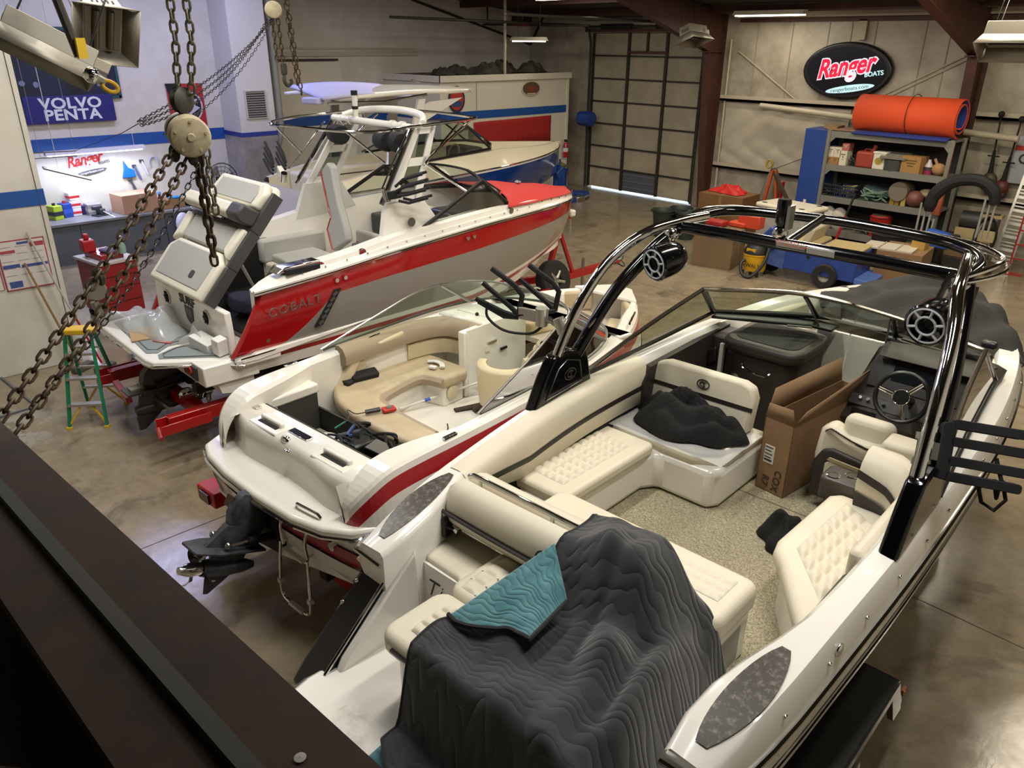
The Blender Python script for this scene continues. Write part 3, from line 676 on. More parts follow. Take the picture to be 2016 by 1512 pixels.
# dashboard cowl along the windshield foot
B().prism([(-1.2, 4.2), (-.4, 4.62), (-.2, 4.62), (-.2, 4.8), (-.45, 4.82), (-1.22, 4.4)], 2.08, 2.11).obj('cowl', BLACK, nb, bevel=.01)
for k, x in enumerate((-1.02, -.74, -.46)): B().box((x, 4.45 + .16 * (x + .9), 2.103), (.22, .03, .01), (0, 0, .48)).obj('air_vent', mat('vent_grey', '#4c4842', .5), nb)
# white walk-through panels
for x0, x1 in ((-.42, -.12), (-.11, .2), (.21, .5)):
    B().bx(x0, x1, 4.86, 4.9, 1.15, 2.02).obj('bow_panel', GELW, nb, bevel=.006)
# bow floor/seats seen through the glass
B().prism([(-1.0, 4.95), (1.0, 4.95), (.9, 5.8), (.4, 6.6), (-.4, 6.6), (-.9, 5.8)], 1.5, 1.58).obj('bow_sole', GELW, nb)
for s in (-1, 1):
    B().prism([(s * 1.02, 5.0), (s * .55, 5.0), (s * .4, 5.9), (s * .2, 6.5), (s * .55, 6.45), (s * .92, 5.75)], 1.58, 1.72).obj('bow_cushion', CREAM, nb, bevel=.03)
    B().prism([(s * 1.06, 5.0), (s * .96, 5.0), (s * .86, 5.8), (s * .5, 6.5), (s * .58, 6.5), (s * .96, 5.82)], 1.7, 1.98).obj('bow_bolster', CREAM, nb, bevel=.03)
B().prism([(-.5, 6.7), (.5, 6.7), (.2, 7.1), (-.2, 7.1)], 1.95, 2.05).obj('bow_deck', GELW, nb, bevel=.02)
# ---------------------------------------------------------------- helm
dash = sub('dash', nb)
DASHL = mat('dash_leather', '#3a322e', .5, bump=(120, .05)); DASHD = mat('dash_dark', '#191615', .5)
rings = []
for k in range(15):
    t = k / 14; x = lerp(.2, 1.2, t); a = interp([0, .06, .14, .24, .86, .95, 1], [.15, .55, .85, 1, 1, .9, .7], t); zz = lambda z: lerp(1.62, z, a)
    rings.append([(x, 4.04, 1.55), (x, 3.93, 1.60), (x, 3.90, zz(1.67)), (x, 3.93, zz(1.74)), (x, 4.04, zz(1.86)), (x, 4.06, zz(1.9)), (x, 4.2, zz(2.13)), (x, 4.22, zz(2.2)), (x, 4.3, zz(2.22)), (x, 4.74, lerp(2.0, 2.12, a))])
B().loft(rings, caps=True).obj('dash_body', DASHL, dash, ang=40)
DR = Matrix.Rotation(R(-30.5), 3, 'X')
def onp(x, z, d=0): p = lerp(0, 1, (z - 1.9) / .23); return (x, lerp(4.06, 4.2, p) - .86 * d, z + .5 * d)
B().box(onp(.72, 2.02, .006), (.74, .012, .25), DR).obj('gauge_panel', DASHD, dash, bevel=.004)
B().box(onp(.72, 2.04, .014), (.4, .01, .13), DR).obj('display', mat('screen_off', '#14191d', .1, coat=.5), dash)
B().prism([(4.1, 2.17), (4.22, 2.24), (4.34, 2.24), (4.3, 2.19), (4.2, 2.17)], .38, 1.12, 'x').obj('hood', DASHL, dash, bevel=.015)
B().box((.62, 3.985, 1.8), (.7, .012, .1), Matrix.Rotation(R(-43), 3, 'X')).obj('switch_panel', DASHD, dash, bevel=.004)
for x in (.36, .42, .48, .54, 1.0, 1.07): B().cyl((x, 3.985, 1.81), (x, 3.96, 1.835), .015, n=8).obj('switch', CHROME, dash)
B().box((.42, 3.925, 1.71), (.2, .02, .075), Matrix.Rotation(R(-22), 3, 'X')).obj('radio', BLACK, dash, bevel=.006)
B().cyl((.42, 3.915, 1.7), (.42, 3.885, 1.71), .022).obj('radio_knob', CHROME, dash)
B().box((.98, 4.42, 2.23), (.3, .16, .12), (R(-8), 0, .15)).obj('compass_pod', BLACK, dash, bevel=.03)
B().box((1.05, 4.62, 2.3), (.12, .07, .06)).obj('mirror_arm', BLACK, dash, bevel=.02)
B().prism([(.24, 4.7), (1.14, 4.5), (1.16, 4.6), (.26, 4.8)], 2.1, 2.14).obj('cowl', BLACK, dash, bevel=.015)
B().box((.62, 4.68, 2.145), (.5, .03, .01), (0, 0, -.21)).obj('air_vent', mat('vent_grey', '#4c4842', .5), dash)
B().prism([(.3, 4.02), (1.2, 4.02), (1.2, 4.7), (.3, 4.7)], 1.1, 1.56).obj('helm_base', GELW, dash, bevel=.03)
wh = sub('steering_wheel', nb, (.72, 3.74, 2.02), (R(66), 0, 0))
# wheel built in its own plane (local xy), facing the driver
TR = [(math.cos(2 * PI * k / 40) * .19, math.sin(2 * PI * k / 40) * .19, 0) for k in range(40)]
B().tube(TR, .018, 10, True).obj('rim', BLACK, wh)
B().lathe([(.001, .02), (.055, .02), (.062, .005), (.062, -.02), (.03, -.1)], 20).obj('hub', BLACK, wh)
B().tube([(math.cos(2 * PI * k / 24) * .06, math.sin(2 * PI * k / 24) * .06, .015) for k in range(24)], .005, 6, True).obj('hub_ring', CHROME, wh)
for a in (170, 50, 290):
    for d in (-7, 7):
        p = R(a + d * 1.4); q = R(a + d * .35)
        B().tube([(math.cos(p) * .058, math.sin(p) * .058, .005), (math.cos(q) * .185, math.sin(q) * .185, .004)], .009, 6).obj('spoke', CHROME, wh)
B().cyl((0, 0, -.02), (0, 0, -.45), .03).obj('column', BLACK, wh)
# captain's chair (seen from behind)
cc = sub('captain_chair', nb, (.62, 3.36, 1.1))
def cbk(sx, pts): return [(x * sx, z) for x, z in pts]
B().prism([(-.3, .2), (-.33, .45), (-.31, .66), (-.24, .73), (-.1, .66), (.1, .66), (.24, .70), (.33, .6), (.36, .42), (.36, .2)], -.06, .12, 'y').obj('chair_back', CREAM, cc, bevel=.05, seg=3)
B().prism([(-.3, .1), (-.31, .4), (-.25, .52), (-.18, .55), (.24, .5), (.3, .42), (.3, .1)], -.1, -.055, 'y').obj('back_shell', BROWNV, cc, bevel=.03, seg=3)
B().prism([(-.21, .2), (-.21, .42), (-.17, .46), (.2, .43), (.23, .4), (.23, .2)], -.112, -.1, 'y').obj('back_panel', mat('vinyl_pale', '#c9c1aa', .5), cc, bevel=.006)
B().prism([(-.2, .455), (-.18, .485), (.16, .465), (.18, .43), (.12, .43)], -.118, -.105, 'y').obj('accent_plate', mat('accent_tan', '#a3966f', .35), cc, bevel=.004)
B().prism(rrect(-.17, .2, .52, .82, .07), -.03, .1, 'y').obj('head_rest', CREAM, cc, bevel=.05, seg=3, loc=(0, .03, 0))
B().tube([(-.26, -.05, .66), (-.22, -.08, .7), (-.05, -.1, .66), (.12, -.1, .63), (.2, -.07, .6)], .013, 8).obj('grab_handle', CHROME, cc)
B().prism(rrect(-.3, .33, 0, .5, .1), .2, .36).obj('chair_seat', CREAM, cc, bevel=.05, seg=3)
B().cyl((0, .2, 0), (0, .2, .22), .08).obj('pedestal', STEEL, cc)
B().lathe([(.2, 0), (.2, .012), (.08, .04)], 24, (0, .2, 0)).obj('pedestal_foot', CHROME, cc)
# starboard lounge
B().prism([(.7, 1.98), (.73, 1.86), (.98, 1.5), (1.12, 1.3), (1.17, 1.3), (1.17, 2.98), (.72, 2.98)], 1.1, 1.42).obj('lounge_base', GELW, nb, bevel=.03)
sl = B().prism([(.6, 2.05), (.63, 1.93), (.72, 1.83), (1.0, 1.42), (1.08, 1.3), (1.18, 1.3), (1.18, 2.72), (.95, 2.9), (.68, 2.9), (.62, 2.82)], 1.40, 1.53).obj('lounge_cushion', CREAM, nb, bevel=.05, seg=4)
quilt('quilted_panel', [(.74, 2.02, 1.531), (1.06, 1.62, 1.531), (1.13, 2.55, 1.531), (.76, 2.78, 1.531)], 4, 7, .026, CREAM, sl)
sbk = B()
rings = []
for k in range(9):
    t = k / 8; x = lerp(.8, 1.2, t); y = 2.86 - .6 * max(0, t - .45) ** 1.5
    rings.append([(x, y - .06, 1.5), (x, y - .1, 1.72), (x, y - .06, 1.86), (x, y + .02, 1.93), (x, y + .12, 1.93), (x, y + .18, 1.84), (x, y + .18, 1.5)])
so = sbk.loft(rings, caps=True).obj('lounge_backrest', CREAM, nb, ang=50)
r2 = []; r3 = []
for k in range(9):
    t = k / 8; x = lerp(.8, 1.2, t); y = 2.86 - .6 * max(0, t - .45) ** 1.5
    zz = 1.80 - .12 * t
    r2.append([(x, y - .102, zz + .03), (x, y - .108, zz - .03)]); r3.append([(x, y - .07, 1.53), (x, y - .098, 1.66 - .1 * t)])
B().loft(r2).obj('stripe', STRIPE, so); B().loft(r3).obj('stripe', BROWNV, so)
B().bx(.84, 1.18, 3.0, 3.22, 1.66, 1.97).obj('bolster_box', CREAM, nb, bevel=.03)
B().prism(rrect(1.12, 1.2, 1.75, 2.75, .03), 1.66, 1.86).obj('side_bolster', CREAM, nb, bevel=.03)
ch = B().prism(rrect(.5, .8, 2.9, 3.14, .05), 1.42, 1.6).obj('cup_tray', mat('tray_brown', '#4a433d', .35), nb, bevel=.02)
for x, y in ((.58, 2.97), (.68, 3.06)):
    B().lathe([(.05, .003), (.042, .004), (.038, -.05), (.001, -.05)], 16, (x, y, 1.6)).obj('cup_holder', CHROME, ch)
B().prism([(1.16, .95), (1.2, .95), (1.2, 1.75), (1.16, 1.6)], 1.12, 1.78).obj('side_lining', BROWNV, nb)
# inner wall white with dark lining starboard fwd
B().bx(1.18, 1.2, 3.0, 4.4, 1.1, 1.9).obj('side_panel', BROWNV, nb)
# ---------------------------------------------------------------- windshield
ws = sub('windshield', nb)
base = [(-1.36, 2.45, 1.985), (-1.30, 3.4, 2.04), (-1.24, 4.32, 2.11), (-.42, 4.8, 2.14), (.30, 4.8, 2.14), (1.18, 4.5, 2.06), (1.27, 3.4, 2.02), (1.36, 2.5, 1.97)]
top = [(-1.36, 2.42, 2.0), (-1.25, 3.2, 2.26), (-1.15, 3.9, 2.45), (-.36, 4.24, 2.5), (.40, 4.22, 2.48), (1.13, 4.05, 2.43), (1.22, 3.2, 2.25), (1.36, 2.45, 1.99)]
def pane(i, j, nm='pane'):
    b0 = [Vector(base[k]) for k in range(i, j + 1)]; t0 = [Vector(top[k]) for k in range(i, j + 1)]
    return B().loft([b0, t0]).obj(nm, GLS, ws)
for i, j in ((0, 2), (2, 3), (3, 4), (4, 5), (5, 7)): pane(i, j)
B().tube(spline(top[:3], 6) + spline(top[2:6], 8)[1:] + spline(top[5:], 6)[1:], .02, 8).obj('top_rail', mat('rail_dark', '#6d675c', .22, .9), ws)
B().tube(spline(base[:3], 6), .02, 6).obj('base_rail', BLACK, ws); B().tube(spline(base[2:6], 6), .026, 6).obj('base_rail', BLACK, ws); B().tube(spline(base[5:], 6), .02, 6).obj('base_rail', BLACK, ws)
for k, r in ((2, .034), (3, .024), (4, .024), (5, .02)): B().tube([base[k], top[k]], r, 6, sq=(1, .5)).obj('post', BLACK if k != 5 else STEEL, ws)
for a, b_ in (((-.33, 4.68, 2.08), (-.35, 4.26, 2.46)), ((.28, 4.62, 2.06), (.38, 4.25, 2.44))): B().tube([a, b_], .009, 6).obj('stay', STEEL, ws)
# ---------------------------------------------------------------- tower
tw = sub('tower', nb)
for s in (-1, 1):
    X = s
    B().tube(spline([(X * 1.31, 2.02, 2.28), (X * 1.28, 2.2, 2.62), (X * 1.22, 2.48, 2.95), (X * 1.12, 2.8, 3.14), (X * 1.04, 3.2, 3.19), (X * .98, 3.5, 3.20)], 6), .04, 12).obj('chrome_leg', CHROME, tw)
    B().tube(spline([(X * 1.31, 2.26, 2.24), (X * 1.24, 2.62, 2.68), (X * 1.14, 2.98, 2.99), (X * 1.07, 3.22, 3.12)], 6), .05, 12).obj('black_leg', BLACKG, tw)
    B().tube(spline([(X * 1.27, 2.35, 2.45), (X * 1.2, 2.72, 2.72), (X * 1.1, 3.05, 2.98)], 6), .012, 8).obj('support_rod', CHROME, tw)
    pd = B().prism([(1.72, 1.90), (2.44, 1.96), (2.36, 2.26), (2.12, 2.33), (1.96, 2.30), (1.86, 2.16)], X * 1.38, X * 1.27, 'x').obj('tower_foot', BLACKG, tw, bevel=.02)
    B().tube([(X * 1.265, *p) for p in ((1.86, 1.98), (2.3, 2.02), (2.26, 2.2), (2.1, 2.25), (2.0, 2.2))], .004, 5, True).obj('foot_pinstripe', STEEL, tw)
    emblem(tw, frame((X * 1.265, 2.14, 2.12), (0, -X, 0), (0, 0, 1)), 1.1)
    B().ball((X * 1.06, 3.12, 3.1), .06, 12, 8).obj('clamp', CHROME, tw)
    B().ball((X * 1.2, 2.62, 2.98), .03, 10, 6).obj('collar', CHROME, tw)
B().tube([(-1.06, 3.2, 3.15), (-.6, 3.18, 3.16), (.6, 3.18, 3.16), (1.06, 3.2, 3.15)], .046, 14).obj('aft_bar', BLACKG, tw)
B().tube(spline([(-1.06, 3.2, 3.15), (-1.06, 3.55, 3.18), (-.95, 3.82, 3.2), (-.6, 3.94, 3.21), (0, 3.97, 3.22), (.6, 3.92, 3.21), (.92, 3.75, 3.2), (1.06, 3.5, 3.18), (1.06, 3.2, 3.15)], 7), .04, 12).obj('forward_bar', BLACKG, tw)
B().tube(spline([(-1.04, 3.3, 3.2), (-1.1, 3.6, 3.22), (-.98, 3.9, 3.22), (-.7, 4.0, 3.22)], 6), .014, 8).obj('chrome_loop', CHROME, tw)
B().tube(spline([(1.04, 3.0, 3.17), (1.16, 3.4, 3.2), (1.14, 3.7, 3.2), (.9, 3.95, 3.21), (.5, 4.02, 3.22)], 6), .018, 8).obj('chrome_loop', CHROME, tw)
B().tube(spline([(1.04, 3.0, 3.14), (1.19, 3.4, 3.15), (1.17, 3.72, 3.16), (.93, 3.98, 3.17), (.5, 4.04, 3.19)], 6), .014, 8).obj('chrome_loop', CHROME, tw)
B().tube([(-.14, 3.18, 3.17), (-.2, 3.95, 3.23)], .032, 12).obj('centre_brace', BLACKG, tw)
wl_ = B().box((-.08, 3.135, 3.165), (.22, .006, .05), (R(15), 0, 0)).obj('warning_label', mat('label_silver', '#a8a6a2', .4), tw)
B().box((.14, 3.135, 3.16), (.2, .006, .045), (R(15), 0, 0)).obj('warning_label', mat('label_silver', '#a8a6a2', .4), tw)
text('WARNING', .05, 'lettering', mat('warn_orange', '#a8401a', .5), tw, frame((-.08, 3.13, 3.182), (1, 0, 0), (0, .25, 1)), .001)
lt = B().lathe([(.03, 0), (.05, .03), (.05, .06), (.03, .08), (.035, .1), (.048, .12), (.05, .27), (.045, .29), (.001, .29)], 18, (-.2, 3.2, 3.19)).obj('anchor_light', BLACKG, tw)
B().lathe([(.04, 0), (.056, .03), (.056, .055), (.04, .085)], 18, (-.2, 3.2, 3.19)).obj('light_collar', CHROME, tw)
B().bx(-.155, -.13, 3.16, 3.24, 3.27, 3.44).obj('light_bracket', STEEL, tw)
# tower speakers
def speaker(c, yaw, pitch, hang):
    sp = sub('tower_speaker', nb, c, (R(90 + pitch), 0, yaw)); sp.scale = (1.14,) * 3
    # local z axis points aft
    B().lathe([(.001, -.17), (.06, -.165), (.10, -.12), (.118, -.04), (.122, .04), (.122, .085), (.112, .095), (.1, .09), (.095, .06), (.02, .05)], 28).obj('pod', BLACKG, sp)
    g_ = B(); G = mat('grille_grey', '#a9adb3', .4)
    for r, t in ((.052, .007), (.098, .006)):
        g_.tube([(math.cos(2 * PI * k / 30) * r, math.sin(2 * PI * k / 30) * r, .094) for k in range(30)], t, 6, True)
    for k in range(6):
        a = 2 * PI * (k + .25) / 6; g_.tube([(math.cos(a) * .052, math.sin(a) * .052, .094), (math.cos(a) * .1, math.sin(a) * .1, .094)], .008, 6)
    g_.obj('grille', G, sp)
    B().lathe([(.05, .07), (.03, .05), (.001, .06)], 16).obj('horn', MATTE, sp)
    return sp
speaker((1.0, 2.92, 2.92), R(-6), 8, 1); speaker((-.95, 2.86, 2.95), R(-14), 8, 1)
B().tube([(.99, 3.16, 3.16), (.99, 3.06, 3.1), (.99, 2.98, 3.03)], .03, 10).obj('speaker_clamp', CHROME, tw)
B().tube([(-1.0, 3.05, 3.05), (-.97, 2.95, 3.03)], .025, 10).obj('speaker_clamp', CHROME, tw)
# wakeboard racks
def rack(px, py, pz, s, yaw, pitch=0, lift=0):
    r = sub('board_rack', nb, (px, py, pz), (R(pitch), R(lift), yaw))
    # local +x outboard, forks along x, stacked in z
    B().cyl((0, 0, -.09), (0, 0, .09), .04).obj('pivot', STEEL, r)
    for z in (-.075, .075): B().cyl((0, 0, z - .02), (0, 0, z + .02), .052).obj('pivot_ring', ALU, r)
    for y in (-.05, .05):
        b = B()
        for (z0, z1, l) in ((-.15, -.10, .48), (-.06, -.01, .52), (.05, .10, .5), (.15, .20, .46)):
            b.prism(rrect(.12, l + .02, z0 - .005, z1, .018), y - .012, y + .012, 'y')
        b.prism(rrect(.07, .14, -.15, .18, .03), y - .012, y + .012, 'y')
        b.obj('fork', MATTE, r, bevel=.004)
    B().bx(.03, .09, -.06, .06, -.05, .05).obj('bracket', ALU, r)
    return r
rk = rack(1.26, 2.26, 2.36, 1, R(20), -25)
B().tube([(.3, .0, -.14), (.34, .04, -.24), (.4, .0, -.27), (.44, -.03, -.2), (.42, .02, -.1)], .012, 6).obj('strap', MATTE, rk)
B().tube([(.36, -.03, .02), (.4, -.05, -.1), (.4, 0, -.2), (.38, .03, -.1)], .012, 6).obj('strap', MATTE, rk)
rk2 = sub('board_rack', nb, (-1.33, 2.12, 2.5))
B().cyl((0, 0, -.05), (-.05, -.01, .06), .045).obj('clamp', ALU, rk2); B().tube([(-.03, 0, 0), (-.14, -.02, .03)], .03, 8).obj('knuckle', CHROME, rk2); B().cyl((-.2, -.03, -.03), (-.2, -.03, .11), .05).obj('pivot', ALU, rk2); B().box((-.3, -.06, .04), (.2, .03, .1), (0, 0, .2)).obj('bracket', ALU, rk2, bevel=.008)
def fork(o, pts):
    for dz, q in ((0, pts[0]), (-.09, pts[1])): B().tube([Vector(o)] + [Vector(o) + Vector(p) for p in q], .022, 6, sq=(.6, 1)).obj('fork', MATTE, rk2)
fork((-.4, -.08, .02), (((.02, .02, .16), (-.02, -.02, .24), (-.2, -.1, .36)), ((-.06, -.03, .06), (-.26, -.14, .24))))
fork((-.4, -.08, .0), (((-.1, -.06, .03), (-.32, -.16, .12)), ((-.1, -.06, .0), (-.3, -.15, .1))))
fork((-.26, .2, .02), (((.02, .02, .16), (-.02, -.02, .24), (-.2, -.1, .36)), ((-.06, -.03, .06), (-.26, -.14, .24))))
B().tube([(-.26, .2, .02), (-.3, -.06, .04), (-.4, -.08, .02)], .02, 6).obj('fork_base', MATTE, rk2)
B().tube(spline([(-.62, -.2, .1), (-.63, -.2, -.02), (-.5, -.14, -.12), (-.3, -.05, -.12), (-.2, -.02, -.04)], 5), .012, 6).obj('strap', MATTE, rk2)
# bow cover (black fabric)
def cov(u, v):
    y = lerp(5.25, 7.28, v); w_ = NW(min(y, 7.24)) + .015
    x = lerp(lerp(-.55, -w_, min(1, v * 1.6)) if v < .62 else -w_, w_, u)
    hump = .13 * math.exp(-((x - .25) / .5) ** 2 - ((y - 5.9) / .45) ** 2) + .06 * math.exp(-((x + .2) / .25) ** 2 - ((y - 6.3) / .5) ** 2)
    edge = max(0, (abs(x) / w_ - .9) / .1)
    z = NZ(y) + .1 + hump + .05 * abs(math.sin(5 * x + 4 * y + math.sin(6 * y))) * math.sin(3 * y + 2 * x) + .03 * math.sin(11 * x - 6 * y) - .09 * edge ** 2 + .05 * (1 - (x / w_) ** 2)
    return (x, y - .35 * (x > .3) * (1 - v) * 0, z)
bc = B().grid(44, 40, cov).obj('bow_cover', mat('cover_black', '#0c0d0f', .8, bump=(30, .3)), nb, solid=.006)
for k in range(10):
    y = 5.3 + k * .17; B().ball((NW(y) + .02, y, NZ(y) + .03), .011, 8, 5).obj('snap', CHROME, nb)
B().tube([(.55, 6.1, 2.2), (.56, 6.12, 2.36)], .03, 8).obj('bow_light', BLACK, nb)
# hull badge lines
for z0 in (.18, .24): B().tube([(NW(y) * .992, y, NZ(y) - .12 - z0) for y in [.2 + .3 * k for k in range(16)]], .006, 5).obj('pinstripe', NAVYG, nb)
for k in range(4): B().ball((NW(.4 + .07 * k) * .993, .4 + .07 * k, NZ(.5) - .22), .018, 8, 5, (.3, 1, .8)).obj('badge_letter', CHROME, nb)
# ================================================================= shared hull loft
def hull_loft(parent, ys, W, zt, wc, zc, zk, bands, bottom, name='hull_side', yo=None):
    """bands: [(s_end(y) or float, material)], s runs 0 at the top edge .. 1 at the chine"""
    for s in (-1, 1):
        prev = lambda y: 0.0
        mats = [m for _, m in bands] + [bottom]; b = B()
        def pt(y, t):
            bul = .05 * math.sin(PI * t)
            return (s * (lerp(W(y), wc(y), t ** 1.25) + bul * min(1, W(y))), y + (yo(y, t) if yo else 0), lerp(zt(y), zc(y), t))
        for k, (e, m) in enumerate(bands):
            ef = e if callable(e) else (lambda y, e=e: e)
            n = 4
            b.loft([[pt(y, lerp(prev(y), ef(y), j / n)) for j in range(n + 1)] for y in ys], mi=k)
            prev = ef
        b.loft([[pt(y, 1), (s * wc(y) * .55, y, lerp(zc(y), zk(y), .5)), (s * .005, y, zk(y))] for y in ys], mi=len(bands))
        b.obj(name, mats, parent, ang=45)
def outdrive(parent, o, tilt, matb, scale=1, badge=None):
    """stern-drive leg: local y forward, z up; origin at gimbal"""
    d = sub('outdrive', parent, o, (R(tilt), 0, 0)); d.scale = (scale,) * 3
    def body(secs, m, nm, cap=True):
        b = B(); rings = []
        for z, y0, y1, w_ in secs:
            rings.append([(-w_ * .4, y0, z), (w_ * .4, y0, z), (w_, lerp(y0, y1, .3), z), (w_, lerp(y0, y1, .75), z), (w_ * .5, y1, z), (-w_ * .5, y1, z), (-w_, lerp(y0, y1, .75), z), (-w_, lerp(y0, y1, .3), z)])
        return b.loft(rings, True, cap).obj(nm, m, d, ang=30)
    body([(-.05, -.34, .0, .075), (.06, -.36, .02, .09), (.16, -.33, .02, .10), (.22, -.28, .0, .09), (.235, -.24, -.04, .06)], matb, 'upper_housing')
    body([(-.22, -.5, -.06, .05), (-.12, -.42, -.04, .06), (-.04, -.36, -.01, .075)], matb, 'mid_housing')
    B().prism([(-.11, -.62), (.11, -.62), (.16, -.45), (.13, -.02), (-.13, -.02), (-.16, -.45)], -.235, -.215).obj('cavitation_plate', matb, d, bevel=.004)
    body([(-.62, -.40, -.36, .008), (-.5, -.42, -.24, .02), (-.38, -.42, -.14, .03), (-.3, -.42, -.12, .04), (-.22, -.44, -.08, .05)], matb, 'lower_leg')
    B().lathe([(.001, .12), (.03, .1), (.06, 0), (.075, -.15), (.07, -.32), (.06, -.36)], 16, (0, -.12, -.4), Matrix.Rotation(R(-90), 3, 'X')).obj('torpedo', matb, d)
    pr = B(); pr.lathe([(.05, 0), (.055, -.12), (.03, -.2), (.001, -.2)], 14, (0, -.46, -.4), Matrix.Rotation(R(-90), 3, 'X'))
    for k in range(3):
        a = 2 * PI * k / 3
        def bl(u, v, a=a):
            r = lerp(.045, .19, v); an = a + (u - .5) * .95 * math.sin(PI * min(.98, v * .75 + .2)); yy = -.5 - (u - .5) * .1
            return (r * math.cos(an), yy, -.4 + r * math.sin(an))
        pr.grid(7, 7, bl)
    pr.obj('propeller', CHROME, d)
    for s in (-1, 1):
        B().cyl((s * .115, .08, -.1), (s * .115, -.2, -.14), .035, n=12).obj('trim_cylinder', MATTE, d)
        B().cyl((s * .115, -.2, -.14), (s * .115, -.36, -.17), .014, n=8).obj('trim_rod', CHROME, d)
        B().ball((s * .115, -.37, -.17), .028, 10, 6).obj('trim_pin', STEEL, d)
    B().lathe([(.13, 0), (.11, .05), (.13, .1), (.11, .15), (.14, .2)], 16, (0, 0, .05), Matrix.Rotation(R(-90), 3, 'X')).obj('bellows', RUBBER, d)
    B().bx(-.17, .17, .12, .22, -.2, .25).obj('transom_plate', matb, d, bevel=.03)
    if badge: B().box((-.06, -.335, .13), (.1, .012, .09), (R(-8), 0, 0)).obj('badge', badge, d)
    return d
# ================================================================= MIDDLE BOAT (white, red stripe, open engine bay)
mb = thing('runabout_boat', 'white runabout with red stripe, open engine bay and tan bench in the middle', 'boat', (-5.22, 2.25, 0), R(5))
TAN = mat('vinyl_tan', '#9c8a72', .5, bump=(120, .05)); TAN2 = mat('vinyl_sand', '#bcab8d', .45, var=(3, '#ab9a7d', .35, .6)); TANC = mat('vinyl_pale_cream', '#cdbf9c', .45)
FADE = mat('red_faded', '#a3283a', .35, coat=.3); GELC = mat('gelcoat_cream', '#e8e3d8', .2, coat=.5)
MW = lcurve([-.14, .05, .4, 1, 2, 3, 3.7, 4.3, 4.8, 5.05], [.9, 1.1, 1.16, 1.19, 1.20, 1.14, 1.0, .74, .38, .04])
MZ = lcurve([.1, .4, 1, 2, 3, 5.05], [1.56, 1.6, 1.65, 1.69, 1.72, 1.76])
MR = lcurve([0, 1, 3, 5.05], [1.14, 1.17, 1.28, 1.42])
mys = [.06, .12, .2, .3] + [.45 + .2 * k for k in range(22)] + [4.9, 5.0, 5.05]
TT = lambda y: max(0, (y - 2.6) / 2.45)
hull_loft(mb, mys, MW, MR, lambda y: MW(y) * lerp(.86, .4, TT(y)), lambda y: lerp(.72, 1.1, TT(y) ** 1.5), lambda y: lerp(.5, 1.2, TT(y) ** 2.4),
          [(.32, GELW), (.55, FADE), (1.0, GELW)], GELW)
# transom
def tr_sec(x): return .0 + .07 * (x / 1.05) ** 2
b = B()
for z0, z1, mi in ((1.14, 1.0, 0), (1.0, .86, 1), (.86, .72, 0)):
    b.loft([[(x, tr_sec(x) , lerp(z0, z1, 0) - (.1 * (1 - abs(x) / 1.05) if z0 < 1.1 else 0) * .0), (x * (1 - .06 * (1.14 - z1)), tr_sec(x) + .02, z1)] for x in [-1.08 + .108 * k for k in range(21)]], mi=mi)
b.prism([(-1.0, .73), (0, .5), (1.0, .73)], .05, .1, 'y', mi=0)
b.obj('transom', [GELW, FADE], mb)
B().prism([(-.28, 1.1), (.1, 1.1), (.08, .6), (-.26, .55)], -.02, .1, 'y').obj('transom_recess', MATTE, mb)
# swim deck
arc = [(-1.14, .5), (-1.15, .2), (-1.06, .02), (-.86, -.06), (-.5, -.115), (0, -.14), (.5, -.125), (.8, -.06), (1.0, .06), (1.1, .22), (1.12, .5)]
B().prism(arc, 1.12, 1.2).obj('swim_deck', GELC, mb, bevel=.03, seg=3)
B().tube([(x * 1.005, y - .008, 1.125) for x, y in arc], .016, 6).obj('rub_rail', CHROME, mb)
# stern deck block with curved face
face = [(-1.0, .34), (-.92, .26), (-.6, .19), (-.3, .2), (0, .22), (.3, .2), (.6, .16), (.88, .18), (.98, .26), (1.0, .52), (-1.0, .52)]
blk = B()
rings = []
for z, off in ((1.19, -.035), (1.25, -.005), (1.38, .0), (1.46, .015), (1.50, .05)):
    rings.append([(x, y + (off if y < .5 else 0), z) for x, y in face])
blk.loft(rings, True, True).obj('stern_deck', GELC, mb, ang=50)
for x0, x1 in ((-.62, -.22), (.28, .70)):
    B().bx(x0, x1, .24, .42, 1.488, 1.508).obj('vent_frame', GELC, mb, bevel=.012)
    B().bx(x0 + .07, x1 - .06, .29, .325, 1.5, 1.512).obj('vent_slot', MATTE, mb)
    B().bx(x0 + .05, x1 - .04, .33, .38, 1.5, 1.55).obj('vent_scoop', GELC, mb, bevel=.015)
for x, y, w_, h in ((-.06, .385, .26, .07), (-.8, .43, .09, .06), (.82, .41, .1, .06)):
    B().box((x, y, 1.508), (w_, h, .012)).obj('hinge_plate', CHROME, mb, bevel=.003)
B().ball((-.1, .27, 1.49), .05, 12, 8, (1.2, .7, .7)).obj('hatch_latch', CHROME, mb); B().ball((.02, .2, 1.46), .032, 10, 6, (1.2, .8, .4)).obj('lock_knob', CHROME, mb)
B().tube([(.42, -.01, 1.21), (.44, -.02, 1.24), (.68, 0, 1.24), (.7, .01, 1.21)], .014, 8).obj('grab_handle', CHROME, mb)
B().cyl((.86, .165, 1.33), (.87, .15, 1.33), .045).obj('shower_cap', CHROME, mb)
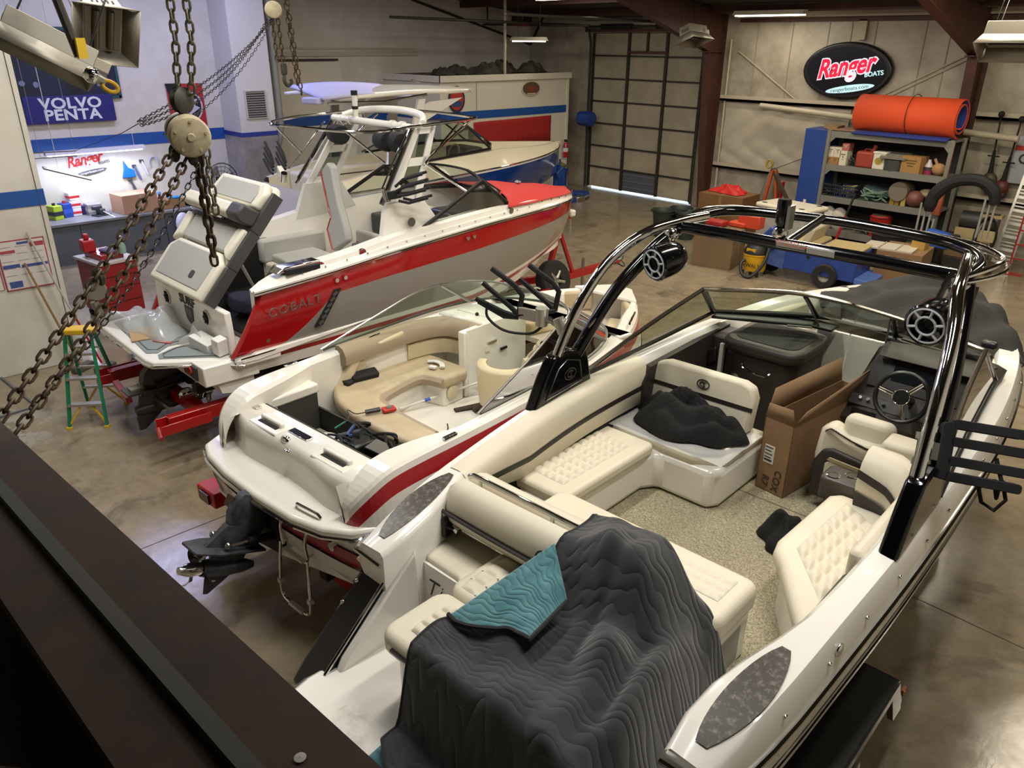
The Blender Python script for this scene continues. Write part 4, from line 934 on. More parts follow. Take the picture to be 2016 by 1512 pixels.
# topsides + shoulders + inner liner
for s in (-1, 1):
    rings = []
    ys_ = [.10, .108, .12, .138, .16, .19, .22, .26, .31, .36, .42, .48] + [.55 + .15 * k for k in range(30)] + [5.04]
    for y in ys_:
        w_ = MW(y); zt = MZ(y); zr = MR(y) + .01; e = max(.0, min(1, (y - .10) / .36)); e = math.sqrt(1 - (1 - e) ** 2); w_ = w_ - .24 * (1 - e)
        zt = lerp(1.26, zt + .02 * math.exp(-((y - .55) / .35) ** 2), e); ci = min(interp([0, .6, .95, 1.1, 3.4, 4.2, 5.05], [.26, .27, .2, .13, .16, .2, .02], y), w_ * .8)
        wt = w_ - .07 * e; ci = ci * (.25 + .75 * e)
        rz = max(zr + .02, zt - .2); rz2 = max(zr + .03, zt - .07)
        fl = lambda z: lerp(w_, wt, (z - zr) / max(.01, zt - zr))
        rings.append([(s * w_, y, zr), (s * fl(rz), y, rz), (s * fl(rz2), y, rz2), (s * (wt), y, zt - .02), (s * (wt - .03), y, zt), (s * (wt - ci + .03), y, zt), (s * (wt - ci), y, zt - .03), (s * (wt - ci - .01), y, lerp(1.49, .98, min(1, max(0, (y - .5) / .1))) if y < 3.6 else 1.3)])
    n = len(rings); b = B()
    for k in range(n - 1):
        for i in range(7):
            mi = 1 if i == 1 and ys_[k] < 9 else 0
            b.add([rings[k][i], rings[k][i + 1], rings[k + 1][i + 1], rings[k + 1][i]], [(0, 1, 2, 3)], mi)
    b.add(rings[0], [tuple(range(8))])
    b.obj('topside', [GELC, mat('red_band', '#a8141f', .3, coat=.4)], mb, ang=100)
    B().tube([(s * (MW(y) + .006), y, MR(y)) for y in mys], .014, 6).obj('rub_rail', CHROME, mb)
    B().box((s * (MW(1.0) - .1), 1.0, MZ(1.0) + .012), (.035, .14, .02)).obj('snap_hinge', CHROME, mb, bevel=.003)
    text('XL 18 0', .12, 'lettering', INK, mb, frame((s * (MW(3.6) + .02), 3.6, 1.42), (-s * .3, s, 0) if s > 0 else (.3, -1, 0), (0, 0, 1)), .002)
# engine bay
B().bx(-.87, -.85, .53, 1.1, .75, 1.49).bx(-.87, .75, 1.1, 1.12, .75, 1.25).bx(-.87, .75, .53, .55, .75, 1.49).bx(.73, .75, .53, 1.1, .75, 1.49).bx(-.87, .75, .53, 1.12, .72, .75).obj('bay_lining', mat('bay_grey', '#3a3833', .85), mb)
B().prism([(-1.04, .56), (-.84, .53), (-.84, 1.12), (-1.04, 1.12)], 1.40, 1.5).obj('bay_coaming', GELC, mb, bevel=.02)
B().bx(-.84, -.15, .57, 1.08, .95, 1.04).obj('bay_pad', mat('foam_grey', '#8a8575', .9), mb, bevel=.01)
en = sub('engine', mb, (.2, .83, .9))
B().bx(-.22, .22, -.2, .2, 0, .36).obj('block', MATTE, en, bevel=.03)
B().bx(-.16, .05, -.14, .12, .36, .47).obj('plenum', BLACK, en, bevel=.03)
B().box((.22, -.02, .42), (.2, .18, .16), (0, .2, .3)).obj('control_box', BLACK, en, bevel=.01)
B().cyl((-.28, -.05, .38), (-.08, .06, .46), .07).obj('alternator', mat('engine_metal', '#3a3b3e', .4, .6), en)
B().box((-.06, -.18, .42), (.06, .05, .05)).obj('cap', mat('cap_red', '#c2331c', .5), en, bevel=.008)
for k in range(9):
    rr_ = random.Random(k); p0 = Vector((rr_.uniform(-.3, .35), rr_.uniform(-.2, .2), .35)); pts = [p0 + Vector((rr_.uniform(-.12, .12), rr_.uniform(-.12, .12), .1 + .06 * math.sin(j * 1.3))) for j in range(4)]
    B().tube(spline(pts, 5), .011 + .004 * (k % 2), 6).obj('hose', RUBBER if k != 3 else mat('hose_blue', '#26406e', .5), en)
B().lathe([(.001, .04), (.09, .05), (.11, .03), (.11, -.03), (.001, -.04)], 18, (-.3, -.14, .4), Matrix.Diagonal((1.2, .8, 1))).obj('flame_arrestor', mat('pale_grey', '#b7b4ab', .4), en)
# cockpit sole, seats
B().prism([(-1.0, 1.12), (.98, 1.12), (.98, 3.0), (-.3, 3.0), (-.3, 4.2), (-1.0, 3.0)], .94, .98).obj('sole', GELC, mb)
bp = [(-1.04, 1.42), (-.86, 1.29), (-.66, 1.2), (-.33, 1.12), (.2, 1.1), (.72, 1.14), (.86, 1.22), (.86, 1.4), (.5, 1.42), (-.1, 1.46), (-.42, 1.52), (-.52, 1.62), (-.6, 2.1), (-.58, 2.22), (-.32, 2.28), (-.3, 2.6), (-.4, 2.66), (-1.04, 2.66)]
bs = B().prism(bp, 1.2, 1.33).obj('bench_cushion', TAN2, mb, bevel=.045, seg=4)
B().tube(spline([(.45, 1.43, 1.26), (-.1, 1.47, 1.26), (-.43, 1.54, 1.26), (-.54, 1.66, 1.26), (-.62, 2.1, 1.26), (-.55, 2.24, 1.26), (-.34, 2.29, 1.26)], 4), .055, 8).obj('bolster_edge', TAN, bs)
B().prism([(-1.0, 1.5), (.8, 1.2), (.8, 1.36), (-.4, 1.5), (-.55, 1.65), (-.63, 2.1), (-.6, 2.25), (-.36, 2.3), (-.36, 2.6), (-1.0, 2.6)], .97, 1.22).obj('bench_base', GELC, mb, bevel=.03)
B().lathe([(.001, .015), (.05, .02), (.075, .012), (.085, 0)], 20, (-.345, 2.42, 1.12), Matrix.Rotation(R(90), 3, 'Y')).obj('drink_holder', TANC, mb)
# backrests
def back_path(t):
    P = [(-1.0, 1.5), (-1.02, 2.0), (-1.0, 2.45), (-.92, 2.75), (-.75, 2.88), (-.4, 2.9)]
    return spline([(x, y, 0) for x, y in P], 8)
pth = back_path(0)
def back_loft(prof, i0, i1, nm, m):
    rings = []
    for i in range(i0, i1 + 1):
        p = pth[i]; q = pth[min(i + 1, len(pth) - 1)] - pth[max(0, i - 1)]; nrm = Vector((q.y, -q.x, 0)).normalized()
        rings.append([(p + nrm * a).to_tuple()[:2] + (z,) for a, z in prof])
    return B().loft(rings, True, True).obj(nm, m, mb, ang=50)
N_ = len(pth) - 1
back_loft([(.04, 1.52), (.09, 1.54), (.1, 1.62), (.06, 1.70), (0, 1.73), (-.06, 1.72), (-.06, 1.52)], 0, N_, 'backrest_upper', TAN)
back_loft([(.02, 1.32), (.06, 1.34), (.07, 1.5), (.03, 1.53), (-.04, 1.53), (-.04, 1.32)], 14, N_, 'backrest_lower', TANC)
B().prism([(1.42, 1.3), (1.62, 1.64), (2.3, 1.70), (2.3, 1.62), (1.74, 1.56), (1.56, 1.3)], -1.04, -.93, 'x').obj('side_bolster', TANC, mb, bevel=.03)
B().lathe([(.001, .02), (.06, .02), (.085, .01), (.09, -.01)], 20, (-.985, 1.72, 1.44), Matrix.Rotation(R(90), 3, 'Y')).obj('side_speaker', TANC, mb)
B().tube([(-1.02, 1.72, 1.68), (-1.0, 1.76, 1.70), (-1.0, 2.0, 1.72), (-1.02, 2.04, 1.71)], .012, 8).obj('grab_handle', CHROME, mb)
B().cyl((-1.03, 1.64, 1.655), (-1.02, 1.64, 1.66), .03).obj('drain_cap', mat('cap_tan', '#8f8468', .5), mb)
# forward port console and walk-through wall
B().prism([(-1.02, 2.86), (-.38, 2.93), (-.36, 3.62), (-.62, 3.68), (-.98, 3.3)], .98, 1.75).obj('port_console', GELC, mb, bevel=.03)
B().prism([(-.9, 3.05), (-.5, 3.08), (-.48, 3.42), (-.86, 3.3)], 1.75, 1.757).obj('console_lid', GELC, mb, bevel=.003)
B().ball((-.6, 3.06, 1.765), .022, 8, 6).obj('lid_latch', MATTE, mb)
B().bx(-.375, -.352, 2.66, 3.6, .98, 1.74).obj('door_panel', GELC, mb, bevel=.006)
B().box((-.34, 3.02, 1.52), (.02, .14, .025)).obj('latch', CHROME, mb); B().box((-.345, 2.96, 1.46), (.015, .07, .07)).obj('latch_plate', GELC, mb)
B().prism([(-.46, 2.62), (-.36, 2.62), (-.36, 2.96), (-.46, 2.96)], .98, 1.72).obj('seat_end', GELC, mb, bevel=.015)
# helm
hm = sub('helm', mb)
B().prism(rrect(.16, .94, 3.05, 3.7, .1), .98, 1.6).obj('console', TANC, hm, bevel=.04)
B().lathe([(.001, .1), (.12, .09), (.2, .03), (.22, -.05)], 20, (.5, 3.16, 1.62), Matrix.Diagonal((1.4, 1, 1))).obj('gauge_pod', TAN2, hm)
B().cyl((.5, 3.04, 1.66), (.5, 3.02, 1.67), .05).obj('gauge', BLACK, hm); B().cyl((.36, 3.06, 1.66), (.36, 3.03, 1.67), .035).obj('gauge', BLACK, hm)
B().tube([(.42 + .17 * math.cos(2 * PI * k / 28), 2.9 + .1 * math.sin(2 * PI * k / 28), 1.5 + .14 * math.sin(2 * PI * k / 28)) for k in range(28)], .016, 8, True).obj('wheel_rim', TAN2, hm)
for a in (0, 120, 240): B().tube([(.42, 2.92, 1.5), (.42 + .16 * math.cos(R(a + 90)), 2.9 + .1 * math.sin(R(a + 90)), 1.5 + .13 * math.sin(R(a + 90)))], .012, 6).obj('wheel_spoke', TAN2, hm)
B().box((-.33, 3.2, 1.4), (.02, .1, .025), (0, 0, 0)).obj('ignition_key', BLACK, hm)
# captain seat: wrap-around bucket
cs = sub('bucket_seat', mb, (.22, 2.62, .98))
ring0 = []
def buck(r0, r1, z0, z1, nm, m):
    rings = []
    for k in range(17):
        a = R(200 + 230 * k / 16) + PI * 0; c_, s_ = math.cos(a), math.sin(a)
        rings.append([(c_ * r0, s_ * r0, z0), (c_ * r1, s_ * r1, z0), (c_ * (r1 + .03), s_ * (r1 + .03), z1 - .03), (c_ * (r1 + .01), s_ * (r1 + .01), z1), (c_ * (r0 + .0), s_ * r0, z1), (c_ * (r0 - .01), s_ * (r0 - .01), z1 - .05)])
    return B().loft(rings, True, True).obj(nm, m, cs, ang=60)
buck(.2, .27, .15, .58, 'seat_shell', TANC)
B().prism(ell(0, 0, .24, .24, 20), .2, .34).obj('seat_cushion', TANC, cs, bevel=.03)
B().cyl((0, 0, 0), (0, 0, .2), .06).obj('pedestal', STEEL, cs)
# windshield
wm = sub('windshield', mb)
GLM = glass('glass_green', '#cfe0d4')
hb = [(-1.09, 1.38, 1.70), (-1.09, 2.3, 1.74), (-1.03, 3.0, 1.77), (-.8, 3.52, 1.80), (-.3, 3.75, 1.82), (.3, 3.75, 1.82), (.8, 3.52, 1.80), (1.03, 3.0, 1.77), (1.06, 2.3, 1.74), (1.06, 1.38, 1.71)]
ht = [(-1.09, 1.35, 1.71), (-.99, 2.0, 1.93), (-.9, 2.52, 2.09), (-.74, 2.95, 2.13), (-.35, 3.16, 2.15), (.3, 3.16, 2.15), (.74, 2.95, 2.13), (.9, 2.52, 2.09), (.99, 2.0, 1.93), (1.06, 1.35, 1.72)]
B1, T1 = spline(hb, 4), spline(ht, 4)
for i0, i1 in ((0, 10), (10, 18), (18, 26), (26, 36)):
    B().loft([B1[i0:i1 + 1], T1[i0:i1 + 1]]).obj('pane', GLM, wm)
B().tube(T1, .012, 6).obj('top_rail', STEEL, wm); B().tube(B1, .014, 6).obj('base_rail', mat('rail_grey', '#5f635c', .5, .5), wm)
for i in (10, 18, 26): B().tube([B1[i], T1[i]], .02, 6).obj('post', STEEL, wm)
# helm tinted screen, bow deck and seats
B().prism([(-1.0, 3.75), (1.0, 3.75), (.86, 4.1), (.6, 4.55), (.2, 4.9), (-.2, 4.9), (-.6, 4.55), (-.86, 4.1)], 1.3, 1.36).obj('bow_sole', GELC, mb)
for s in (-1, 1):
    B().prism([(s * .86, 3.75), (s * .42, 3.75), (s * .3, 4.2), (s * .08, 4.62), (s * .3, 4.7), (s * .6, 4.3), (s * .8, 4.0)], 1.36, 1.5).obj('bow_cushion', TANC, mb, bevel=.03)
    B().prism([(s * .82, 4.0), (s * .74, 3.96), (s * .5, 4.36), (s * .2, 4.68), (s * .26, 4.74), (s * .58, 4.4)], 1.5, 1.74).obj('bow_backrest', TAN2, mb, bevel=.03)
    B().tube([(s * .86, 3.85, 1.78), (s * .84, 3.9, 1.8), (s * .7, 4.2, 1.8), (s * .68, 4.24, 1.78)], .012, 8).obj('bow_rail', CHROME, mb)
B().prism([(-.45, 4.62), (.45, 4.62), (.15, 4.98), (-.15, 4.98)], 1.74, 1.78).obj('bow_deck', GELC, mb, bevel=.01)
B().prism([(-.95, 3.55), (-.4, 3.82), (.4, 3.82), (.95, 3.55), (.98, 3.75), (-.98, 3.75)], 1.7, 1.76).obj('fore_deck', GELC, mb, bevel=.02)
B().ball((.02, 4.95, 1.8), .03, 8, 6).obj('bow_light', CHROME, mb)
# drive, ladder, trim
DRV = mat('drive_dark', '#2c2f35', .45, var=(7, '#55585e', .3, .6))
outdrive(mb, (-.1, .0, .86), -24, DRV, 1.02, mat('badge_dark', '#3a2522', .4))
ld = sub('boarding_ladder', mb)
for x in (.16, .5):
    B().tube(spline([(x + .02, .1, 1.06), (x + .01, .02, 1.04), (x, -.03, .92), (x, -.02, .74)], 4), .014, 8).obj('upper_rail', CHROME, ld)
    B().tube([(x, .1, .78), (x, -.02, .76)], .012, 8).obj('standoff', CHROME, ld)
B().tube(spline([(.14, -.03, .76), (.11, -.05, .5), (.1, -.06, .3), (.12, -.06, .22), (.2, -.06, .19), (.42, -.06, .19), (.5, -.06, .22), (.52, -.06, .3), (.52, -.05, .5), (.51, -.03, .74)], 4), .014, 8).obj('lower_rail', CHROME, ld)
WPL = mat('white_plastic', '#d6d3cb', .5)
B().box((.33, -.04, .72), (.28, .05, .03)).obj('tread', WPL, ld, bevel=.01); B().box((.31, -.06, .19), (.2, .05, .03)).obj('tread', WPL, ld, bevel=.01)
for x in (.1, .52): B().box((x, -.055, .36), (.045, .045, .045)).obj('clip', WPL, ld, bevel=.006)
B().cyl((.78, .06, .98), (.78, .02, .98), .035).obj('drain_plug', CHROME, mb); B().box((.66, .02, 1.07), (.1, .01, .02)).obj('maker_plate', STEEL, mb)
# ---- items in the boat
def at_mid(x, y, z=0):
    c, s = math.cos(R(5)), math.sin(R(5)); return (-5.22 + x * c - y * s, 2.25 + x * s + y * c, z)
mp = thing('deck_brush', 'long white handled brush with blue head lying on the cockpit floor', 'brush', at_mid(-.3, 2.5, 1.02), R(5))
B().tube([(-.28, -.62, .02), (.06, .32, .14)], .013, 8).obj('handle', mat('brush_white', '#d2d2cc', .4), mp)
for t in (.28, .55): B().tube([Vector((-.28, -.62, .02)).lerp(Vector((.06, .32, .14)), t), Vector((-.28, -.62, .02)).lerp(Vector((.06, .32, .14)), t + .06)], .017, 8).obj('band', mat('brush_blue', '#1f50b4', .4), mp)
B().lathe([(.02, -.06), (.03, -.02), (.085, .03), (.09, .05), (.001, .06)], 18, (.07, .36, .14), Matrix.Rotation(R(-80), 3, 'X')).obj('head', mat('brush_blue', '#1f50b4', .4), mp)
mt = thing('multimeter', 'red handheld multimeter with dark grip and leads on the tan bench', 'multimeter', at_mid(-.16, 1.34, 1.335), R(5))
B().box((.02, .05, .02), (.09, .13, .035), (0, 0, -.35)).obj('body', mat('meter_red', '#b5281f', .4), mt, bevel=.012)
B().box((.02, .055, .04), (.05, .05, .006), (0, 0, -.35)).obj('screen', mat('lcd', '#5e6a66', .3), mt)
B().tube([(-.02, -.02, .03), (-.07, -.15, .03)], .022, 8).obj('grip', BLACK, mt)
B().tube(spline([(-.07, -.15, .03), (-.13, -.22, .02), (-.25, -.22, .02), (-.12, -.3, .02), (-.1, -.36, .0)], 5), .005, 5).obj('lead', BLACK, mt)
B().tube([(-.1, -.36, .0), (-.13, -.46, -.04)], .01, 6).obj('probe', mat('probe_teal', '#1f7a66', .4), mt)
bt = thing('oil_bottle', 'blue plastic oil bottle lying in the open engine bay', 'bottle', at_mid(-.42, .8, 1.08), R(5))
B().prism(rrect(-.14, .1, -.055, .055, .03), -.03, .04).obj('body', mat('bottle_blue', '#1d2c66', .35), bt, bevel=.015)
B().cyl((.1, 0, 0), (.16, 0, 0), .022).obj('cap', mat('bottle_blue', '#1d2c66', .35), bt)
bw = tag(B().tube([at_mid(-.05, 2.42, 1.02), at_mid(.12, 2.86, 1.05)], [.05, .06], 10, sq=(1, .6)).obj('rolled_mat', mat('mat_brown', '#4a3d32', .9)), 'rolled brown mat on the cockpit floor beside the bucket seat', 'mat')
bw = tag(B().tube([at_mid(-.2, 2.3, 1.0), at_mid(-.02, 2.72, 1.0)], [.035, .05], 8, sq=(1, .5)).obj('rolled_mat', mat('mat_brown', '#4a3d32', .9)), 'thin twisted brown mat at the front of the cockpit floor', 'mat')
cl = thing('white_gloves', 'white rag and plug lying on the far corner of the tan bench', 'rag', at_mid(-.62, 2.42, 1.335), R(5))
B().tube(spline([(-.12, .02, .02), (-.04, .06, .03), (.06, .05, .03), (.12, .0, .02)], 4), [.02] * 13, 8, sq=(1.5, .7)).obj('rag', WPL, cl)
B().box((.04, -.06, .02), (.08, .06, .03), (0, 0, .3)).obj('plug', WPL, cl, bevel=.008)
st_ = tag(B().box(at_mid(-.92, 1.72, 1.37), (.12, .3, .07), (0, .3, R(-8))).box(at_mid(-.94, 1.55, 1.35), (.1, .16, .06), (0, .2, R(20))).obj('camera_strap_bag', MATTE, bevel=.02), 'small black pouch tucked behind the tan bench', 'pouch')
hk = tag(B().tube(spline([at_mid(.05, 1.75, .99), at_mid(.1, 1.85, 1.0), at_mid(.06, 1.95, 1.0), at_mid(.0, 2.0, 1.02)], 4), .007, 6).obj('cable_end', BLACK), 'short black cable lying on the white cockpit floor', 'cable')
# trailer under the middle boat
tr = thing('boat_trailer', 'red boat trailer under the white runabout with bulky square tail lamp', 'trailer', (-5.22, 2.25, 0), R(5))
for s in (-1, 1):
    B().bx(s * .95 - .04, s * .95 + .04, .15, 4.6, .36, .48).obj('side_rail', REDP, tr)
    B().bx(s * .5 - .05, s * .5 + .05, .1, 3.6, .48, .56).obj('bunk', mat('bunk_carpet', '#2f2c2a', .95), tr)
    B().lathe([(.12, -.09), (.31, -.1), (.33, -.06), (.33, .06), (.31, .1), (.12, .09)], 28, (s * 1.06, 1.8, .33), Matrix.Rotation(R(90), 3, 'Y')).obj('tyre', RUBBER, tr)
    B().lathe([(.001, .06), (.1, .07), (.19, .04), (.2, -.04)], 20, (s * 1.08, 1.8, .33), Matrix.Rotation(R(90), 3, 'Y')).obj('wheel', ALU, tr)
    lt_ = B().bx(s * 1.22 - .16, s * 1.22 + .16, .02, .2, .5, .66).obj('tail_lamp', mat('lamp_red', '#b3262a', .4), tr, bevel=.015)
    B().bx(s * 1.22 - .08, s * 1.22 + .08, .0, .02, .53, .63).obj('lens', mat('lens_dark', '#4a1014', .2), lt_)
for y in (.3, 2.0, 4.2): B().bx(-.95, .95, y - .05, y + .05, .34, .44).obj('cross_member', REDP, tr)
B().prism([(-.95, 4.6), (-.05, 5.7), (-.05, 6.3), (.05, 6.3), (.05, 5.7), (.95, 4.6), (.87, 4.55), (0, 5.6), (-.87, 4.55)], .38, .47).obj('tongue', REDP, tr)
B().tube([(0, 5.55, .45), (0, 5.35, 1.05)], .05, 4).obj('winch_post', REDP, tr)
# ================================================================= RED BOAT
rb = thing('surf_boat', 'red grey and white sport boat with raised engine hatch and white tower', 'boat', (-9.2, 2.6, 0), R(1))
HRED = mat('hull_red', '#9c1013', .16, coat=.8); HGREY = mat('hull_grey', '#85827c', .2, coat=.6); GREYV = mat('vinyl_grey', '#a7a6a1', .5, bump=(150, .04)); CHAR = mat('vinyl_charcoal', '#3b3a3b', .5); OFFW = mat('vinyl_offwhite', '#d8d3c2', .45); WHT = mat('tower_white', '#dcd9d2', .25, coat=.4)
RW = lcurve([.3, .9, 2, 4, 5, 6, 6.6, 7.1, 7.5], [1.18, 1.22, 1.27, 1.27, 1.2, 1.02, .82, .54, .05])
RZ = lcurve([.3, .9, 2, 2.7, 4.1, 4.8, 6.1, 7.5], [1.84, 1.88, 1.97, 2.04, 2.14, 2.17, 2.16, 2.1])
rys = [.86, .9, .95, 1.0, 1.1] + [1.2 + .1 * k for k in range(12)] + [2.5 + .25 * k for k in range(19)] + [7.2, 7.35, 7.45, 7.5]
t5 = lambda y: max(0, (y - 4.2) / 3.3)
def rband(y): return interp([1.35, 1.95], [.72, .25], y)
hull_loft(rb, rys, RW, RZ, lambda y: RW(y) * lerp(.93, .5, t5(y)), lambda y: lerp(.95, 1.5, t5(y) ** 1.6), lambda y: lerp(.72, 1.75, t5(y) ** 2.2),
          [(rband, HRED), (.74, HGREY), (.8, GELW), (.86, HRED), (1.0, GELW)], GELW, yo=lambda y, t: (-.42 * min(1, t / .74) + .22) * max(0, 1 - (y - .86) / 1.1))
for s in (-1, 1):
    # aft cheek closing the quarter
    b = B(); n = 10; L1 = []; L2 = []
    for j in range(n + 1):
        t = .74 * j / n; z = lerp(RZ(.86), .95, t); y = .86 + (-.42 * t / .74 + .22); x = lerp(RW(.86), RW(.86) * .93, t ** 1.25) + .05 * math.sin(PI * t)
        L1.append((s * x, y, z)); L2.append((s * (x - .1), y - .0, z)); 
    L3 = [(s * (p[0] * s - .14), p[1] + .1, p[2]) for p in L1]
    b.loft([L1, [(s * (p[0] * s - .05), p[1] - .03, p[2]) for p in L1], L2, L3]); b.obj('quarter_cheek', HRED, rb, ang=60)
    # deck flange / gunwale
    rings = []
    gy = [.98, 1.05, 1.15, 1.3] + [1.5 + .25 * k for k in range(24)] + [7.48]
    for y in gy:
        w_, zr = RW(y), RZ(y); rise = interp([1.0, 1.6, 2.4, 3, 5.5, 7.5], [.03, .13, .13, .17, .16, .06], y); ci = min(.26, w_ * .8) * min(1, (y - .9) / .4 + .2)
        rings.append([(s * w_, y, zr), (s * (w_ + .012), y, zr + .03), (s * (w_ - .02), y, zr + .05), (s * (w_ - .035), y, zr + rise * .6), (s * (w_ - .06), y, zr + rise * .62), (s * (w_ - .075), y, zr + rise), (s * (w_ - ci), y, zr + rise + .01), (s * (w_ - ci - .01), y, 1.3)])
    b = B().loft(rings); b.add(rings[0], [tuple(range(8))]); b.obj('gunwale', GELW, rb, ang=30)
    B().tube([(s * (RW(y) + .012), y, RZ(y) - .005) for y in gy], .018, 6).obj('rub_rail', CHROME, rb)
    st = [B().ball((s * (RW(y) - .02), y, RZ(y) + .085), .011, 6, 4) for y in [1.6 + .3 * k for k in range(14)]]
    for q in st: q.obj('snap', STEEL, rb)
    for y in (2.0, 2.12, 4.1, 4.22): B().cyl((s * (RW(y) + .03), y, RZ(y) - .1), (s * (RW(y) + .05), y, RZ(y) - .1), .026, n=10).obj('vent_ring', CHROME, rb)
    # chrome scoop + cup on the quarter
    B().prism([(1.28, .0), (1.95, .0), (1.85, .07), (1.4, .06)], s * (1.02), s * (1.2), 'x').obj('scoop', CHROME, rb, loc=(0, 0, RZ(1.6) + .12), bevel=.01)
    B().bx(s * 1.06, s * 1.23, 1.4, 1.84, RZ(1.6) + .09, RZ(1.6) + .15).obj('scoop_mouth', MATTE, rb)
    B().cyl((s * 1.2, 2.45, RZ(2.45) + .1), (s * 1.225, 2.45, RZ(2.45) + .1), .05).obj('filler_cap', CHROME, rb); B().cyl((s * 1.14, 5.05, RZ(5.05) + .1), (s * 1.18, 5.05, RZ(5.05) + .1), .045).obj('courtesy_light', CHROME, rb)
    # ledge from the platform forward
    B().prism([(.72, 1.14), (.9, 1.22), (2.2, 1.26), (2.6, 1.28), (2.2, 1.23), (.9, 1.13)], s * 1.2, s * 1.27, 'x').obj('spray_ledge', GELW, rb, bevel=.01)
    B().prism([(.7, 1.185), (1.1, 1.2), (1.15, 1.215), (.7, 1.2)], s * 1.265, s * 1.275, 'x').obj('ledge_trim', CHROME, rb)
text('COBALT', .15, 'lettering', mat('letter_chrome', '#b9a9a4', .25, .8), rb, frame((1.315, 1.42, 1.68), (-.02, 1, .06), (.12, 0, 1)), .004, 0, 0, 1.15, space=1.1)
B().prism([(1.66, 1.36), (1.76, 1.36), (2.06, 1.76), (1.96, 1.76)], 1.26, 1.30, 'x').obj('hull_louvre', MATTE, rb)
for k in range(6): B().box((1.305, 1.74 + k * .045, 1.4 + k * .062), (.012, .07, .03), (.5, 0, 0)).obj('louvre_slot', mat('louvre_grey', '#4c4b4a', .4), rb)
B().box((1.33, 1.02, 1.36), (.02, .04, .04)).obj('drain', CHROME, rb)
# stern box + platform
B().prism([(-1.15, .3), (1.15, .3), (1.17, .95), (-1.17, .95)], .92, 1.16).obj('stern_hull', GELW, rb, bevel=.015)
B().prism([(.45, .94), (.9, .94), (.9, .7), (.5, .78)], -1.1, 1.1, 'x').obj('stern_keel', GELW, rb)
PO = [(-1.24, .95), (-1.26, .5), (-1.2, .12), (-1.05, -.03), (.45, -.06), (.6, -.03), (.68, .08), (.95, .45), (1.1, .6), (1.26, .75), (1.26, 1.2), (-1.24, 1.2)]
pf = B().prism(PO, 1.09, 1.165).obj('swim_platform', GELW, rb, bevel=.02)
B().tube([(x * 1.01, y - .01, 1.105) for x, y in PO[1:10]], .018, 6).obj('platform_rail', CHROME, pf)
PADG = mat('deck_pad', '#7d8584', .75)
for poly in ([(-1.16, .9), (-1.18, .5), (-1.1, .14), (.28, .02), (.36, .12), (.22, .3), (.28, .8)], [(.42, .1), (.55, .06), (.86, .46), (.98, .6), (.75, .85), (.36, .84), (.32, .32)], [(.84, .86), (1.04, .66), (1.16, .78), (1.16, .95)]):
    B().prism(poly, 1.165, 1.175).obj('traction_pad', PADG, pf, bevel=.002)
    c = Vector((sum(p[0] for p in poly) / len(poly), sum(p[1] for p in poly) / len(poly))); q = [c + (Vector(p) - c) * .86 for p in poly]
    B().tube([(p.x, p.y, 1.176) for p in q], .008, 4, True).obj('pad_line', CHAR, pf)
B().prism([(.62, 1.12), (1.0, 1.12), (.98, .96), (.66, .98)], .28, .3, 'y').obj('badge_plate', CHAR, rb)
sw = [(.82 + .07 * math.cos(a) * (1 - a / 12), .275, 1.045 + .06 * math.sin(a) * (1 - a / 12)) for a in [.4 * k for k in range(20)]]
B().tube(sw, .014, 6).obj('swirl_badge', mat('swirl_red', '#b3372c', .4), rb)
# transom face
tf = B().prism([(-1.05, 1.16), (1.05, 1.16), (1.0, 1.68), (-1.0, 1.68)], .7, .78, 'y').obj('transom_face', GELW, rb, bevel=.02)
for x in (-.64, .5):
    b = B(); b.lathe([(.001, .03), (.03, .03), (.04, .01)], 14, (x, .7, 1.5), Matrix.Rotation(R(90), 3, 'X')); b.obj('speaker_hub', MATTE, tf)
    B().tube([(x + .085 * math.cos(2 * PI * k / 22), .695, 1.5 + .085 * math.sin(2 * PI * k / 22)) for k in range(22)], .012, 6, True).obj('speaker_ring', WPL, tf)
    for k in range(6): B().tube([(x + .04 * math.cos(k * PI / 3), .69, 1.5 + .04 * math.sin(k * PI / 3)), (x + .08 * math.cos(k * PI / 3), .69, 1.5 + .08 * math.sin(k * PI / 3))], .012, 5).obj('speaker_spoke', MATTE, tf)
text('SURF', .17, 'lettering', INK, tf, frame((-.02, .695, 1.59), (1, 0, 0), (0, 0, 1)), .003, 0, .004, 1.15)
B().prism([(-.12, 1.52), (.12, 1.52), (.1, 1.36), (0, 1.3), (-.1, 1.36)], .692, .7, 'y').obj('emblem_shield', CHAR, tf)
text('R8', .12, 'lettering', STEEL, tf, frame((0, .69, 1.44), (1, 0, 0), (0, 0, 1)), .003)
# cockpit tub
B().bx(-1.0, 1.0, 1.05, 5.2, 1.18, 1.22).obj('sole', mat('sole_grey', '#6e6b66', .8), rb)
B().bx(-.95, .95, 1.06, 2.2, 1.22, 1.3).bx(-.98, -.95, 1.06, 2.3, 1.22, 1.95).obj('engine_bay', MATTE, rb)
B().tube([(-.5, 1.8, 1.3), (-.2, 2.0, 1.75)], .025, 8).obj('gas_strut', STEEL, rb); B().tube([(.4, 1.5, 1.4), (.3, 1.3, 2.0)], .02, 8).obj('gas_strut', STEEL, rb)
B().bx(-.4, .3, 1.3, 1.9, 1.3, 1.5).obj('engine_cover', BLACK, rb, bevel=.05); B().prism(ell(.2, 1.35, .3, .2), 1.4, 1.56).obj('gear_bag', mat('bag_navy', '#22283f', .8), rb, bevel=.04)
